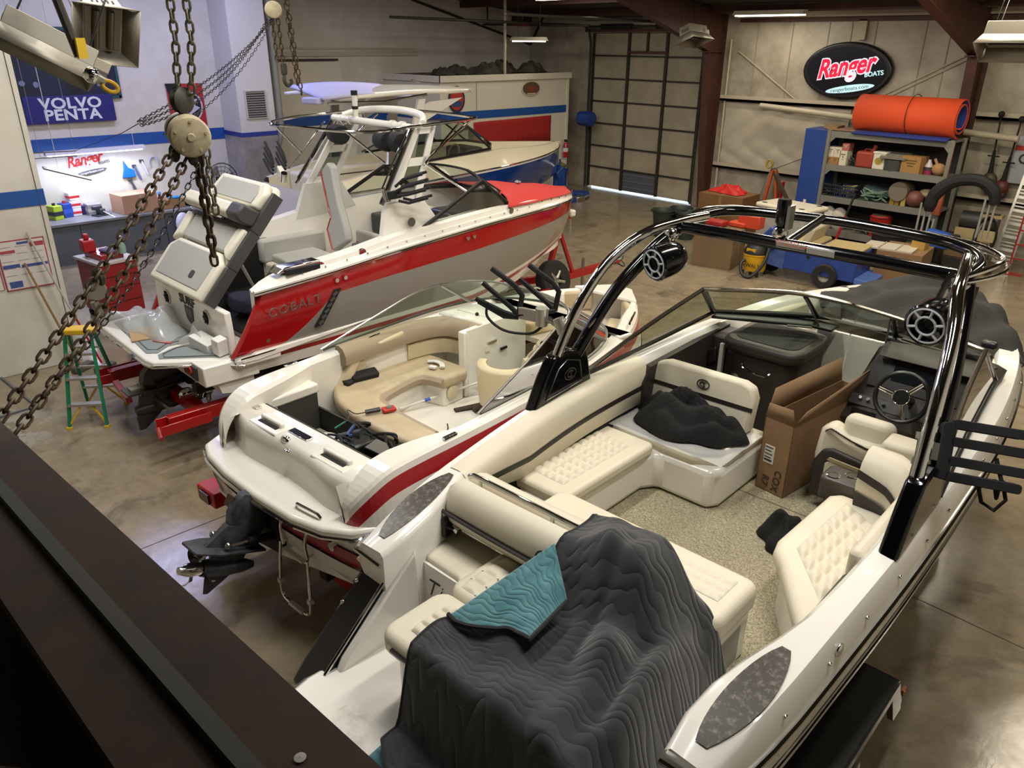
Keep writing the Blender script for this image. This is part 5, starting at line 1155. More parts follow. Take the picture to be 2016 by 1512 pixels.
# raised engine hatch / sun pad
hx = sub('engine_hatch', rb, (-.04, .62, 1.72), (R(48), 0, 0))
B().prism([(-.74, 0), (.74, 0), (.76, .6), (.76, 1.5), (.66, 1.62), (-.6, 1.62), (-.76, 1.3), (-.74, .6)], -.1, .0).obj('hatch_shell', OFFW, hx, bevel=.03)
B().prism([(-.72, .0), (.72, .0), (.73, .5), (.55, .62), (-.55, .62), (-.73, .5)], .0, .09).obj('lower_pad', OFFW, hx, bevel=.04, seg=3)
B().prism([(-.6, .1), (.58, .1), (.6, .5), (.5, .57), (-.52, .57), (-.62, .48)], .088, .1).obj('lower_panel', GREYV, hx, bevel=.006)
B().prism(rrect(.22, .32, .2, .3, .03), .1, .106).obj('pull_strap', CHAR, hx)
B().prism([(-.56, .64), (.56, .64), (.58, .98), (-.58, .98)], .0, .07).obj('mid_pad', GREYV, hx, bevel=.03)
B().prism([(-.74, .56), (-.58, .66), (-.6, .98), (-.76, .98)], .0, .1).obj('mid_side_pad', OFFW, hx, bevel=.03); B().prism([(.74, .56), (.58, .66), (.6, .98), (.76, .98)], .0, .1).obj('mid_side_pad', OFFW, hx, bevel=.03)
B().bx(-.74, .74, .98, 1.08, .0, .05).obj('valley', CHAR, hx)
B().prism([(1.06, 0), (1.02, .2), (1.06, .27), (1.2, .26), (1.24, .0)], -.7, .62, 'x').obj('head_bolster', OFFW, hx, bevel=.03, seg=3)
B().prism([(1.04, .02), (1.0, .2), (1.05, .285), (1.21, .275), (1.25, .02)], .5, .78, 'x').obj('bolster_end', CHAR, hx, bevel=.03)
B().prism(rrect(-.58, .3, -.02, .03, .02), 1.01, 1.03, 'y', M=Matrix.Translation((0, -.015, .14))).obj('chrome_slot', CHROME, hx)
B().prism([(-.58, 1.26), (.7, 1.26), (.74, 1.46), (.64, 1.6), (-.5, 1.6)], .0, .1).obj('upper_pad', OFFW, hx, bevel=.04, seg=3)
B().prism([(-.44, 1.3), (.58, 1.3), (.6, 1.44), (.54, 1.54), (-.4, 1.54)], .098, .11).obj('upper_panel', GREYV, hx, bevel=.006)
for y0, y1 in ((.02, .5), (.505, 1.0), (1.005, 1.52)): B().bx(.745, .80, y0, y1, -.1, .04).obj('side_trim', CHAR, hx, bevel=.006)
# seats, flipped backrest, consoles
B().prism([(-.98, 2.2), (.75, 2.2), (.98, 2.5), (.98, 3.0), (.4, 3.05), (-.98, 3.05)], 1.3, 1.62).obj('bench_base', OFFW, rb, bevel=.03)
B().prism([(-.9, 2.3), (.62, 2.22), (.86, 2.5), (.9, 2.95), (-.9, 3.0)], 1.62, 1.72).obj('bench_cushion', GREYV, rb, bevel=.03)
B().prism([(-.2, 2.2), (.64, 2.17), (.9, 2.48), (.82, 2.52), (.6, 2.27), (-.2, 2.3)], 1.58, 1.73).obj('bench_trim', CHAR, rb, bevel=.02)
B().prism([(.8, 2.6), (1.0, 2.6), (1.0, 3.3), (.86, 3.3)], 1.7, 2.1).obj('corner_backrest', OFFW, rb, bevel=.04, seg=3); B().prism([(.72, 2.62), (.82, 2.56), (.86, 2.7), (.76, 2.75)], 1.6, 2.12).obj('corner_trim', CHAR, rb, bevel=.02)
fb = sub('flipped_backrest', rb, (-.05, 2.95, 1.72), (R(-6), R(-17), 0))
B().prism([(-.14, .1), (.26, .2), (.26, .34), (.17, .72), (.14, 1.22), (.06, 1.3), (-.14, 1.22), (-.06, .55), (-.2, .42)], -.06, .06, 'y').obj('back_cushion', GREYV, fb, bevel=.03)
B().tube([(-.14, -.062, 1.22), (-.06, -.062, .56), (-.2, -.062, .42), (-.14, -.062, .1)], .011, 6).obj('red_piping', HRED, fb)
B().bx(-.55, .45, 3.5, 3.62, 1.5, 1.95).obj('lounge_back', GREYV, rb, bevel=.04); B().tube([(-.5, 3.49, 1.78), (-.2, 3.49, 1.7), (.4, 3.49, 1.68)], .012, 6).obj('red_piping', HRED, rb)
B().bx(-1.0, -.86, 2.15, 3.2, 1.6, 1.95).obj('port_lining', GREYV, rb, bevel=.05)
B().bx(.2, 1.0, 4.5, 5.0, 1.22, 2.1).obj('helm_console', OFFW, rb, bevel=.05); B().prism([(.15, 4.35), (1.02, 4.35), (1.0, 5.1), (.2, 5.1)], 2.08, 2.26).obj('dash', BLACK, rb, bevel=.05)
B().bx(-1.0, -.25, 4.3, 5.0, 1.22, 2.1).obj('port_console', OFFW, rb, bevel=.04); B().bx(-1.0, -.3, 4.1, 4.3, 1.75, 2.05).obj('console_trim', CHAR, rb, bevel=.03)
wq = sub('steering_wheel', rb, (.72, 4.3, 2.12), (R(-60), 0, 0))
B().tube([(math.cos(2 * PI * k / 26) * .17, math.sin(2 * PI * k / 26) * .17, 0) for k in range(26)], .015, 8, True).obj('rim', STEEL, wq)
for a in (90, 210, 330): B().tube([(0, 0, 0), (math.cos(R(a)) * .16, math.sin(R(a)) * .16, 0)], .014, 6).obj('spoke', CHROME, wq)
B().bx(.25, .85, 3.55, 3.7, 1.6, 2.15).obj('helm_seat', CHAR, rb, bevel=.06)
# windshield
wr = sub('windshield', rb); GLD = glass('glass_clear', '#c9cfcb')
wb_ = [(-1.1, 3.5, 2.22), (-1.05, 5.0, 2.32), (-.5, 5.55, 2.36), (.5, 5.55, 2.36), (1.03, 5.15, 2.32), (1.12, 3.5, 2.22)]
wt_ = [(-1.1, 3.46, 2.24), (-.98, 4.4, 2.73), (-.4, 4.85, 2.78), (.4, 4.9, 2.77), (.98, 4.65, 2.71), (1.12, 3.46, 2.24)]
for i in range(5): B().loft([[wb_[i], wb_[i + 1]], [wt_[i], wt_[i + 1]]]).obj('pane', GLD, wr)
B().tube([wt_[0], wt_[1]], .03, 6).obj('side_rail', BLACK, wr); B().tube([wt_[4], wt_[5]], .03, 6).obj('side_rail', BLACK, wr)
B().tube(spline(wt_[1:5], 6), .018, 6).obj('top_rail', BLACK, wr); B().tube(wb_, .03, 6).obj('base_rail', BLACK, wr)
for i in (1, 2, 3, 4): B().tube([wb_[i], wt_[i]], .022 if i in (2, 3) else .034, 6).obj('post', BLACK, wr)
for i in (1, 4):
    a, b2, c = Vector(wt_[i]), Vector(wb_[i]).lerp(Vector(wt_[i]), .55), Vector(wt_[i]).lerp(Vector(wt_[0 if i == 1 else 5]), .25)
    B().add([a, b2, c], [(0, 1, 2)]).obj('corner_gusset', BLACK, wr, solid=.02)
# bow cover
def rc(u, v):
    y = lerp(5.0, 7.5, v); w_ = RW(y) - .03; x = lerp(-w_, w_, u); k = x / max(.05, w_)
    return (x, y + (.55 * (1 - k * k) * (1 - v) ** 2), RZ(y) + interp([5, 6, 7.5], [.15, .13, .06], y) + .10 * (1 - k ** 4) * (1 - .6 * v) + .01 * math.sin(8 * x + 5 * y))
cv = B().grid(30, 24, rc).obj('bow_cover', mat('cover_red', '#b02520', .7, bump=(20, .15)), rb, solid=.006)
B().ball((-.1, 6.45, RZ(6.4) + .22), .05, 10, 6, (1.3, 1, .6)).obj('cover_vent', STEEL, rb)
for k in range(8):
    y = 5.3 + .28 * k; B().ball((RW(y) - .03, y, RZ(y) + .14 - .035 * k / 3), .013, 6, 4).obj('cover_snap', CHROME, rb)
# ---------------------------------------------------------------- tower
to = sub('tower', rb)
for s in (-1, 1):
    X0, X1 = s * 1.06, s * 1.0
    def plate(pts, nm, m, x0=0, x1=.05):
        b = B(); n = len(pts)
        def P(y, z, d): return (s * (lerp(1.1, .86, (z - 2.1) / 1.45) - d), y + .3 * max(0, (z - 2.6) / .9), z)
        b.add([P(y, z, x0) for y, z in pts] + [P(y, z, x1) for y, z in pts], [tuple(range(n)), tuple(range(n, 2 * n))[::-1]] + [(i, (i + 1) % n, n + (i + 1) % n, n + i) for i in range(n)])
        return b.obj(nm, m, to, ang=20)
    plate([(2.82, 2.1), (3.85, 2.2), (3.6, 2.58), (3.42, 2.62), (2.98, 2.62)], 'foot', WHT, 0, .08)
    plate([(3.02, 2.6), (3.12, 2.6), (3.42, 3.5), (3.3, 3.5)], 'leg_rail', WHT); plate([(3.42, 2.6), (3.52, 2.55), (3.66, 3.5), (3.58, 3.5)], 'leg_rail', WHT)
    plate([(3.1, 2.6), (3.45, 2.6), (3.48, 2.7), (3.14, 2.7)], 'leg_web', WHT); plate([(3.25, 3.02), (3.54, 3.02), (3.56, 3.12), (3.28, 3.12)], 'leg_web', WHT); plate([(3.36, 3.4), (3.6, 3.4), (3.64, 3.52), (3.34, 3.52)], 'leg_web', WHT)
    plate([(3.12, 2.7), (3.46, 2.7), (3.54, 3.02), (3.25, 3.02)], 'leg_glass', GLD, .02, .03); plate([(3.28, 3.12), (3.56, 3.12), (3.6, 3.4), (3.36, 3.4)], 'leg_glass', GLD, .02, .03)
    B().tube([(s * 1.04, 2.9, 2.62), (s * .9, 3.55, 3.5)], .035, 10).obj('chrome_leg', CHROME, to)
    B().tube([(s * 1.12, 2.86, 2.82), (s * .95, 3.4, 3.45)], .012, 8).obj('grab_tube', CHROME, to)
    B().tube([(s * .9, 3.5, 3.46), (s * 1.02, 4.2, 3.0), (s * 1.06, 4.4, 2.86)] if s > 9 else [(s * .93, 4.3, 3.5), (s * 1.0, 3.62, 3.02)], .016, 8).obj('strut', CHROME, to)
    B().cyl((s * 1.11, 3.3, 2.35), (s * 1.12, 3.3, 2.35), .06).obj('foot_cap', mat('cap_grey', '#56544f', .4), to)
B().prism([(2.95, 2.32), (3.1, 2.32), (3.4, 2.3), (3.36, 2.5), (3.05, 2.56)], -1.0, -1.02, 'x').obj('foot_opening', MATTE, to)
B().tube(spline([(-.86, 3.66, 3.52), (-.6, 3.85, 3.6), (0, 3.98, 3.63), (.6, 3.92, 3.6), (.86, 3.74, 3.52)], 6), .05, 12).obj('top_arch', WHT, to)
B().tube([(-.86, 3.5, 3.5), (.86, 3.56, 3.48)], .05, 12).obj('aft_tube', WHT, to)
for x in (-.7, -.5, .45, .65): B().cyl((x, 3.53 + .03 * x, 3.49), (x + .06, 3.53 + .03 * x, 3.49), .062).obj('clamp_ring', WHT, to)
hoop = spline([(-.92, 3.4, 3.55), (-.95, 2.95, 3.53), (-.9, 2.6, 3.5), (-.7, 2.45, 3.48), (0, 2.62, 3.47), (.6, 2.85, 3.46), (.88, 3.1, 3.47), (.95, 3.4, 3.5), (.96, 4.2, 3.53), (.9, 4.6, 3.54), (.7, 4.72, 3.54), (0, 4.6, 3.57), (-.6, 4.3, 3.58), (-.85, 3.9, 3.57)], 6, True)
B().tube(hoop, .02, 8, True).obj('hoop', CHROME, to)
for p, q in (((-.8, 2.5, 3.49), (-.9, 2.95, 3.05)), ((.5, 2.8, 3.46), (.95, 3.05, 3.1)), ((.9, 4.55, 3.54), (1.0, 3.7, 3.1)), ((1.02, 3.62, 3.05), (1.05, 4.3, 2.62))): B().tube([p, q], .014, 8).obj('hoop_stay', CHROME, to)
B().lathe([(.04, 0), (.035, .06), (.04, .3), (.001, .3)], 14, (-.35, 3.53, 3.52)).obj('anchor_light', WHT, to); B().lathe([(.045, .3), (.045, .36), (.001, .36)], 14, (-.35, 3.53, 3.52)).obj('light_cap', MATTE, to); B().lathe([(.044, .12), (.044, .16)], 14, (-.35, 3.53, 3.52)).obj('light_band', MATTE, to)
for x in (-.62, .42, .68):
    sp = B().lathe([(.001, -.2), (.09, -.19), (.13, -.12), (.135, .12), (.12, .18), (.001, .19)], 20, (x, 3.42 + .05 * x, 3.3), Matrix.Rotation(R(75), 3, 'Z') @ Matrix.Rotation(R(90), 3, 'X')).obj('tower_speaker', MATTE, to)
# board racks
def rack2(px, py, pz, yaw, lift, col=WHT):
    r = sub('board_rack', rb, (px, py, pz), (0, R(lift), yaw))
    B().cyl((0, 0, -.07), (0, 0, .07), .045).obj('pivot', CHROME, r); B().bx(.03, .2, -.04, .04, -.05, .05).obj('bracket', col, r, bevel=.01)
    for y in (-.09, .09):
        for z in (-.12, -.02, .08, .17): B().tube([(.18, y, z * .6), (.3, y, z), (.56, y, z + .02)], .018, 6).obj('fork', MATTE, r)
rack2(-1.1, 2.75, 2.72, R(170), -30); rack2(1.08, 2.95, 2.72, R(35), -12, MATTE)
# drive
DG = mat('drive_grey', '#3a3936', .4, .3); fd = sub('forward_drive', rb)
def fbody(nm, secs, m=DG):
    B().loft([[(-w_ * .5, y0, z), (w_ * .5, y0, z), (w_, lerp(y0, y1, .3), z), (w_, lerp(y0, y1, .8), z), (w_ * .5, y1, z), (-w_ * .5, y1, z), (-w_, lerp(y0, y1, .8), z), (-w_, lerp(y0, y1, .3), z)] for z, y0, y1, w_ in secs], True, True).obj(nm, m, fd, ang=30)
fbody('upper_housing', [(.62, .0, .46, .1), (.72, -.02, .5, .13), (.84, .02, .5, .13), (.92, .12, .46, .1)]); fbody('mid_housing', [(.52, -.02, .34, .06), (.62, -.04, .4, .09)])
B().prism([(-.13, -.22), (.13, -.22), (.16, .1), (.12, .5), (-.12, .5), (-.16, .1)], .63, .655).obj('cavitation_plate', DG, fd); B().bx(-.06, .06, -.16, .02, .655, .68).obj('wear_pad', mat('pad_sand', '#8a8371', .7), fd)
fbody('lower_leg', [(.12, -.14, -.06, .012), (.28, -.14, .14, .03), (.42, -.1, .26, .045), (.56, -.06, .32, .055)])
B().lathe([(.001, -.2), (.05, -.19), (.075, -.1), (.08, .25), (.065, .5), (.05, .56)], 18, (0, .05, .38), Matrix.Rotation(R(-90), 3, 'X')).obj('torpedo', DG, fd)
for j, (yy, sg) in enumerate(((.62, 1), (.74, -1))):
    pr = B(); pr.lathe([(.06, -.05), (.06, .05), (.02, .08) if j else (.06, .06)], 14, (0, yy, .38), Matrix.Rotation(R(-90), 3, 'X'))
    for k in range(3):
        a = 2 * PI * k / 3 + j
        pr.grid(7, 7, lambda u, v, a=a: (lerp(.05, .2, v) * math.cos(a + (u - .5) * .95 * math.sin(PI * min(.98, v * .75 + .2))), yy + sg * (u - .5) * .1, .38 + lerp(.05, .2, v) * math.sin(a + (u - .5) * .95 * math.sin(PI * min(.98, v * .75 + .2)))))
    pr.obj('propeller', CHROME, fd)
B().bx(-.2, .2, .46, .56, .6, 1.0).obj('transom_plate', MATTE, fd, bevel=.03)
for s_ in (-1, 1): B().cyl((s_ * .15, .5, .75), (s_ * .15, .1, .7), .035, n=10).obj('trim_cylinder', MATTE, fd)
B().ball((.3, .38, .55), .08, 10, 8, (1, 1.3, 1)).obj('exhaust_tip', CHROME, rb)
# trailer
rt = thing('boat_trailer', 'bright red boat trailer under the red and grey sport boat', 'trailer', (-9.2, 2.6, 0), R(1))
for s in (-1, 1):
    B().bx(s * .92 - .06, s * .92 + .06, -.1, 5.6, .46, .62).obj('side_rail', REDP, rt, bevel=.008)
    tb_ = B().bx(s * .97 - .07, s * .97 + .08, -.22, .35, .46, .48).bx(s * .97 - .08, s * .97 - .06, -.22, .35, .46, .62).bx(s * .97 + .07, s * .97 + .09, -.22, .35, .46, .58).obj('tail_channel', REDP, rt, bevel=.004); B().tube([(s * .97 - .08, -.2, .5), (s * .97 + .09, -.24, .44)], .03, 8).obj('tail_bar', REDP, rt)
    B().prism([(s * .92 - .05, 5.5), (s * .92 + .05, 5.5), (.05, 7.6), (-.05, 7.6)], .48, .6).obj('tongue_rail', REDP, rt)
    B().bx(s * .55 - .06, s * .55 + .06, .4, 5.0, .64, .74).obj('bunk', mat('bunk_carpet', '#2f2c2a', .95), rt)
    for y in (2.0, 2.9):
        B().lathe([(.12, -.1), (.33, -.11), (.36, -.07), (.36, .07), (.33, .11), (.12, .1)], 28, (s * 1.14, y, .36), Matrix.Rotation(R(90), 3, 'Y')).obj('tyre', RUBBER, rt)
        B().lathe([(.001, .06), (.1, .07), (.2, .04), (.21, -.04)], 20, (s * 1.18, y, .36), Matrix.Rotation(R(90), 3, 'Y')).obj('wheel', ALU, rt)
for y in (.35, 1.4, 3.6, 5.4): B().bx(-.92, .92, y - .06, y + .06, .42, .56).obj('cross_member', REDP, rt)
B().tube([(-.7, -.1, .52), (-.1, -.16, .5)], .05, 4).obj('guide_bar', REDP, rt); B().tube([(-.5, .1, .5), (.5, .1, .5)], .03, 8).obj('roller', STEEL, rt)
B().bx(-.06, .06, 7.4, 8.9, .48, .6).obj('tongue', REDP, rt); B().box((0, 9.0, .6), (.16, .3, .14)).obj('coupler', REDP, rt, bevel=.02)
B().tube([(0, 7.1, .6), (0, 7.45, 1.6)], .06, 4).obj('winch_post', REDP, rt); B().tube([(0, 7.8, .6), (0, 7.42, 1.4)], .04, 4).obj('winch_brace', REDP, rt)
B().box((0, 7.5, 1.66), (.18, .3, .14), (.4, 0, 0)).obj('winch', REDP, rt, bevel=.02); B().box((.06, 7.62, 1.72), (.16, .14, .12)).obj('winch_strap', WPL, rt, bevel=.03)
B().tube([(0, 8.1, 0.02), (0, 8.1, .8)], .03, 8).obj('jack', STEEL, rt); B().lathe([(.09, 0), (.09, .02)], 14, (0, 8.1, 0), caps=True).obj('jack_foot', STEEL, rt)
B().lathe([(.12, -.1), (.33, -.11), (.36, -.07), (.36, .07), (.33, .11), (.12, .1)], 30, (.3, 6.95, .66), Matrix.Rotation(R(75), 3, 'Y')).obj('spare_tyre', RUBBER, rt)
sw_ = B().lathe([(.2, -.05), (.22, .07), (.2, .08), (.18, .03), (.06, .03), (.05, .06), (.001, .06)], 24, (.32, 6.95, .66), Matrix.Rotation(R(75), 3, 'Y')).obj('spare_rim', ALU, rt)
for k in range(5):
    a = 2 * PI * k / 5; M = Matrix.Rotation(R(75), 3, 'Y'); B().tube([Vector((.32, 6.95, .66)) + M @ Vector((.05 * math.cos(a), .05 * math.sin(a), .06)), Vector((.32, 6.95, .66)) + M @ Vector((.19 * math.cos(a), .19 * math.sin(a), .07))], .03, 6).obj('rim_spoke', ALU, rt)
for k in range(2): B().tube(spline([(.05, 8.9, .62), (.15 + .06 * k, 9.1, .5), (.02, 9.25, .45 + .1 * k), (-.1, 9.1, .62), (0, 8.85, .66)], 5), .01, 5).obj('safety_chain', MATTE, rt)
# things lying on the platform
def at_red(x, y, z=0):
    c, s = math.cos(R(1)), math.sin(R(1)); return (-9.2 + x * c - y * s, 2.6 + x * s + y * c, z)
FOIL = mat('bag_film', '#c9c7c2', .12, .0, .8, bump=(18, .6)); 
FILM = None
def film_mat():
    m = bpy.data.materials.new('clear_film'); m.use_nodes = True; nt = m.node_tree; nt.nodes.clear()
    o = nt.nodes.new('ShaderNodeOutputMaterial'); mx = nt.nodes.new('ShaderNodeMixShader'); mx.inputs[0].default_value = .5
    t = nt.nodes.new('ShaderNodeBsdfTransparent'); g_ = nt.nodes.new('ShaderNodeBsdfPrincipled'); g_.inputs['Base Color'].default_value = lin('#cfd0cf'); g_.inputs['Roughness'].default_value = .15
    n = nt.nodes.new('ShaderNodeTexNoise'); n.inputs['Scale'].default_value = 22; bp = nt.nodes.new('ShaderNodeBump'); bp.inputs['Strength'].default_value = .8
    nt.links.new(n.outputs[0], bp.inputs['Height']); nt.links.new(bp.outputs[0], g_.inputs['Normal'])
    nt.links.new(t.outputs[0], mx.inputs[1]); nt.links.new(g_.outputs[0], mx.inputs[2]); nt.links.new(mx.outputs[0], o.inputs[0]); return m
FILM = film_mat()
def crumple(name, cx, cy, a, b_, h, seed, m, label, cat, z, ang=0, n=26, rough=.35, place=at_red):
    rr = random.Random(seed); ph = [(rr.uniform(2, 9), rr.uniform(2, 9), rr.uniform(0, 6), rr.uniform(.3, 1)) for _ in range(7)]
    def fn(u, v):
        th = 2 * PI * u; r = v; X = math.cos(th) * r; Y = math.sin(th) * r
        k = sum(w_ * math.sin(p * X + q * Y + f) for p, q, f, w_ in ph) / 4
        e = 1 + .18 * math.sin(3 * th + seed) + .1 * math.sin(7 * th + 2 * seed)
        x, y = X * a * e, Y * b_ * e; c, s = math.cos(ang), math.sin(ang)
        hh = max(0.0, h * (1 - r ** 2.2) * (1 + rough * 1.6 * k) + h * .25 * abs(k) * (r < .98))
        return (cx + x * c - y * s, cy + x * s + y * c, hh + .004)
    b = B().grid(n * 2, n, fn); b.v = [place(p[0], p[1], z + p[2]) for p in b.v]
    return tag(b.obj(name, m, ang=60), label, cat)
crumple('plastic_bag', -.62, .42, .66, .36, .2, 3, FILM, 'crumpled clear plastic bag heaped on the grey swim platform', 'bag', 1.178, .2)
crumple('plastic_bag', .42, .56, .3, .12, .14, 8, FILM, 'clear plastic parts bag beside the transom speaker of the red boat', 'bag', 1.178, .1)
tag(B().box(at_red(-.35, .22, 1.19), (.42, .28, .012), (0, .03, -.25)).obj('brown_envelope', mat('kraft', '#a88a60', .8)), 'flat brown paper envelope on the grey swim platform', 'envelope')
tag(B().box(at_red(.62, .58, 1.25), (.36, .18, .13), (.1, .15, .2)).obj('parts_box', mat('box_white', '#dcdcd8', .6), bevel=.01), 'small white parcel leaning on the transom of the red boat', 'box')
tag(B().box(at_red(.94, .62, 1.29), (.13, .13, .2), (.1, .15, .2)).obj('parts_box', mat('box_white', '#dcdcd8', .6), bevel=.01), 'white upright carton next to the red quarter of the sport boat', 'box')
tag(B().box(at_red(.06, .3, 1.182), (.26, .05, .006), (0, 0, .5)).obj('red_tape', mat('tape_red', '#b34a34', .7)), 'short strip of red tape stuck on the grey platform pad', 'tape')
# ================================================================= BLUE BOAT (far)
ub = thing('hardtop_boat', 'blue hulled white boat with hardtop tower standing by the office', 'boat', (-14.5, 7.0, 0), 0)
HBLUE = mat('hull_blue', '#0d2f72', .14, coat=.8); DECKC = mat('deck_cream', '#d8d0b8', .3, coat=.3)
UW = lcurve([.6, 1.5, 4, 5.5, 6.6, 7.5, 8.1, 8.4], [1.2, 1.27, 1.27, 1.14, .92, .62, .3, .04]); UZ = lcurve([.6, 3, 4, 6.9, 8.4], [1.76, 1.80, 1.84, 1.93, 2.02])
uy = [.6 + .35 * k for k in range(22)] + [8.15, 8.3, 8.4]; tu = lambda y: max(0, (y - 4.6) / 3.8)
hull_loft(ub, uy, UW, UZ, lambda y: UW(y) * lerp(.88, .42, tu(y)), lambda y: lerp(.8, 1.35, tu(y) ** 1.6), lambda y: lerp(.55, 1.7, tu(y) ** 2.2), [(.05, GELW), (1.0, HBLUE)], GELW)
B().add([(s * w_, .6, z) for s, w_, z in ((-1, 1.2, 1.76), (1, 1.2, 1.76), (1, 1.05, .8), (-1, 0, .55), (-1, 1.05, .8))], [(0, 1, 2, 3, 4)]).obj('transom', GELW, ub)
for s in (-1, 1):
    rings = []
    for y in uy:
        w_, zr = UW(y), UZ(y); ci = min(.28, w_ * .8); rise = interp([.6, 2, 5.5, 8.4], [.12, .34, .36, .10], y)
        rings.append([(s * w_, y, zr), (s * (w_ - .02), y, zr + .05), (s * (w_ - .10), y, zr + rise * .55), (s * (w_ - .15), y, zr + rise), (s * (w_ - ci), y, zr + rise), (s * (w_ - ci - .01), y, 1.25 if y < 5.4 else 1.6)])
    B().loft(rings).obj('gunwale', DECKC, ub, ang=35)
    B().tube([(s * (UW(y) + .01), y, UZ(y)) for y in uy], .02, 6).obj('rub_rail', CHROME, ub)
    B().tube([(s * 1.1, 3.0, UZ(3) + .2), (s * 1.12, 3.5, UZ(3) + .22)], .018, 6).obj('cleat', CHROME, ub)
B().bx(-1.05, 1.05, .7, 5.4, 1.2, 1.25).obj('sole', DECKC, ub)
B().prism([(-.98, 5.4), (.98, 5.4), (.6, 7.2), (.15, 7.9), (-.15, 7.9), (-.6, 7.2)], 1.7, 1.8).obj('bow_cushion', CREAM, ub, bevel=.03)
B().prism([(-.95, 4.9), (.95, 4.9), (.95, 5.4), (-.95, 5.4)], 1.25, 2.2).obj('console', DECKC, ub, bevel=.05)
B().bx(.1, .9, 4.5, 5.0, 2.05, 2.32).obj('dash', BLACK, ub, bevel=.06)
uwh = B().tube([(.55 + .17 * math.cos(2 * PI * k / 20), 4.4 + .06 * math.sin(2 * PI * k / 20), 2.22 + .16 * math.sin(2 * PI * k / 20)) for k in range(20)], .018, 6, True).obj('steering_wheel', STEEL, ub)
B().bx(-1.0, .2, 1.1, 1.5, 1.25, 1.95).bx(-1.0, -.75, 1.5, 3.4, 1.25, 1.95).obj('lounge', CREAM, ub, bevel=.06, seg=3)
B().bx(-.8, .2, 1.5, 2.0, 1.25, 1.65).obj('lounge_seat', CREAM, ub, bevel=.05); B().bx(.2, .7, 2.6, 2.75, 1.3, 2.15).obj('helm_seat', CREAM, ub, bevel=.05)
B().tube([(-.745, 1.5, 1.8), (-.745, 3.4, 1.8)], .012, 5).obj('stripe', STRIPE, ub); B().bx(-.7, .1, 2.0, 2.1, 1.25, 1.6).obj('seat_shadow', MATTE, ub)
wu = sub('windshield', ub)
ub_ = [(-1.05, 3.1, 2.16), (-1.0, 5.1, 2.28), (-.45, 5.6, 2.3), (.45, 5.6, 2.3), (1.0, 5.1, 2.28), (1.05, 3.1, 2.16)]
ut_ = [(-1.05, 3.0, 2.18), (-.92, 4.5, 2.78), (-.4, 4.8, 2.82), (.4, 4.8, 2.82), (.92, 4.5, 2.78), (1.05, 3.0, 2.18)]
for i in range(5): B().loft([[ub_[i], ub_[i + 1]], [ut_[i], ut_[i + 1]]]).obj('pane', GLS, wu)
B().tube(ut_, .02, 6).obj('top_rail', STEEL, wu); B().tube(ub_, .03, 6).obj('base_rail', BLACK, wu)
for i in (1, 2, 3, 4): B().tube([ub_[i], ut_[i]], .022, 6).obj('post', BLACK, wu)
# hardtop on raked legs
hu = sub('hardtop', ub)
def top_(u, v):
    y = lerp(1.2, 5.15, u); w_ = interp([1.2, 2, 4, 4.8, 5.15], [1.0, 1.1, 1.02, .7, .2], y); x = lerp(-w_, w_, v)
    return (x, y, 3.42 + .12 * math.sin(PI * (u * .8 + .15)) + .07 * (1 - (x / 1.1) ** 2))
B().grid(24, 13, top_).obj('roof_panel', GELW, hu, solid=.07)
LAV = mat('canvas_lavender', '#b9b9e0', .7)
def cv_(u, v):
    y = lerp(.9, 3.0, u); x = lerp(-.2, 1.06, v); return (x, y, 3.56 + .1 * math.sin(PI * (u * .7 + .2)) + .05 * (1 - v) - .12 * v)
B().grid(14, 8, cv_).obj('rolled_canvas', LAV, hu, solid=.05)
B().box((.75, .85, 3.46), (.4, .2, .12), (0, 0, .3)).obj('canvas_end', LAV, hu, bevel=.03)
B().tube([(1.02, 1.0, 3.42), (1.1, 2.2, 3.4), (1.05, 3.3, 3.5)], .03, 8).obj('side_track', CHROME, hu); B().tube([(-.9, 4.6, 3.62), (-.5, 4.1, 3.7)], .02, 6).obj('roof_light', CHROME, hu)
for s in (-1, 1):
    for y0, y1 in ((2.2, 1.6), (2.6, 2.3)): B().prism([(y0, 2.05), (y0 + .22, 2.05), (y1 + .18 + (3.4 - 2.05) * .55, 3.42), (y1 + (3.4 - 2.05) * .55, 3.42)], s * 1.12, s * 1.05, 'x').obj('tower_leg', STEEL if y0 < 2.5 else WHT, hu)
    B().prism([(3.0, 3.2), (3.4, 3.35), (4.3, 3.4), (3.1, 2.9)], s * 1.0, s * .96, 'x').obj('leg_fairing', WHT, hu)
# trailer (mostly hidden)
ut = thing('boat_trailer', 'blue boat trailer under the blue hulled boat', 'trailer', (-14.5, 7.0, 0), 0)
BLP = mat('blue_paint', '#123a80', .4)
for s in (-1, 1):
    B().bx(s * .9 - .05, s * .9 + .05, .8, 6.4, .42, .56).obj('side_rail', BLP, ut); B().bx(s * .5 - .06, s * .5 + .06, 1.0, 5.5, .56, .66).obj('bunk', mat('bunk_carpet', '#2f2c2a', .95), ut)
    B().lathe([(.12, -.1), (.33, -.11), (.36, -.07), (.36, .07), (.33, .11), (.12, .1)], 24, (s * 1.1, 3.0, .36), Matrix.Rotation(R(90), 3, 'Y')).obj('tyre', RUBBER, ut)
for y in (1.0, 3.0, 6.2): B().bx(-.9, .9, y - .05, y + .05, .4, .52).obj('cross_member', BLP, ut)
B().bx(-.06, .06, 6.2, 9.2, .44, .56).obj('tongue', BLP, ut); B().tube([(0, 8.2, .55), (0, 8.45, 1.5)], .06, 4).obj('winch_post', BLP, ut); B().box((0, 8.45, 1.3), (.2, .3, .2), (.5, 0, 0)).obj('winch', BLP, ut, bevel=.02)
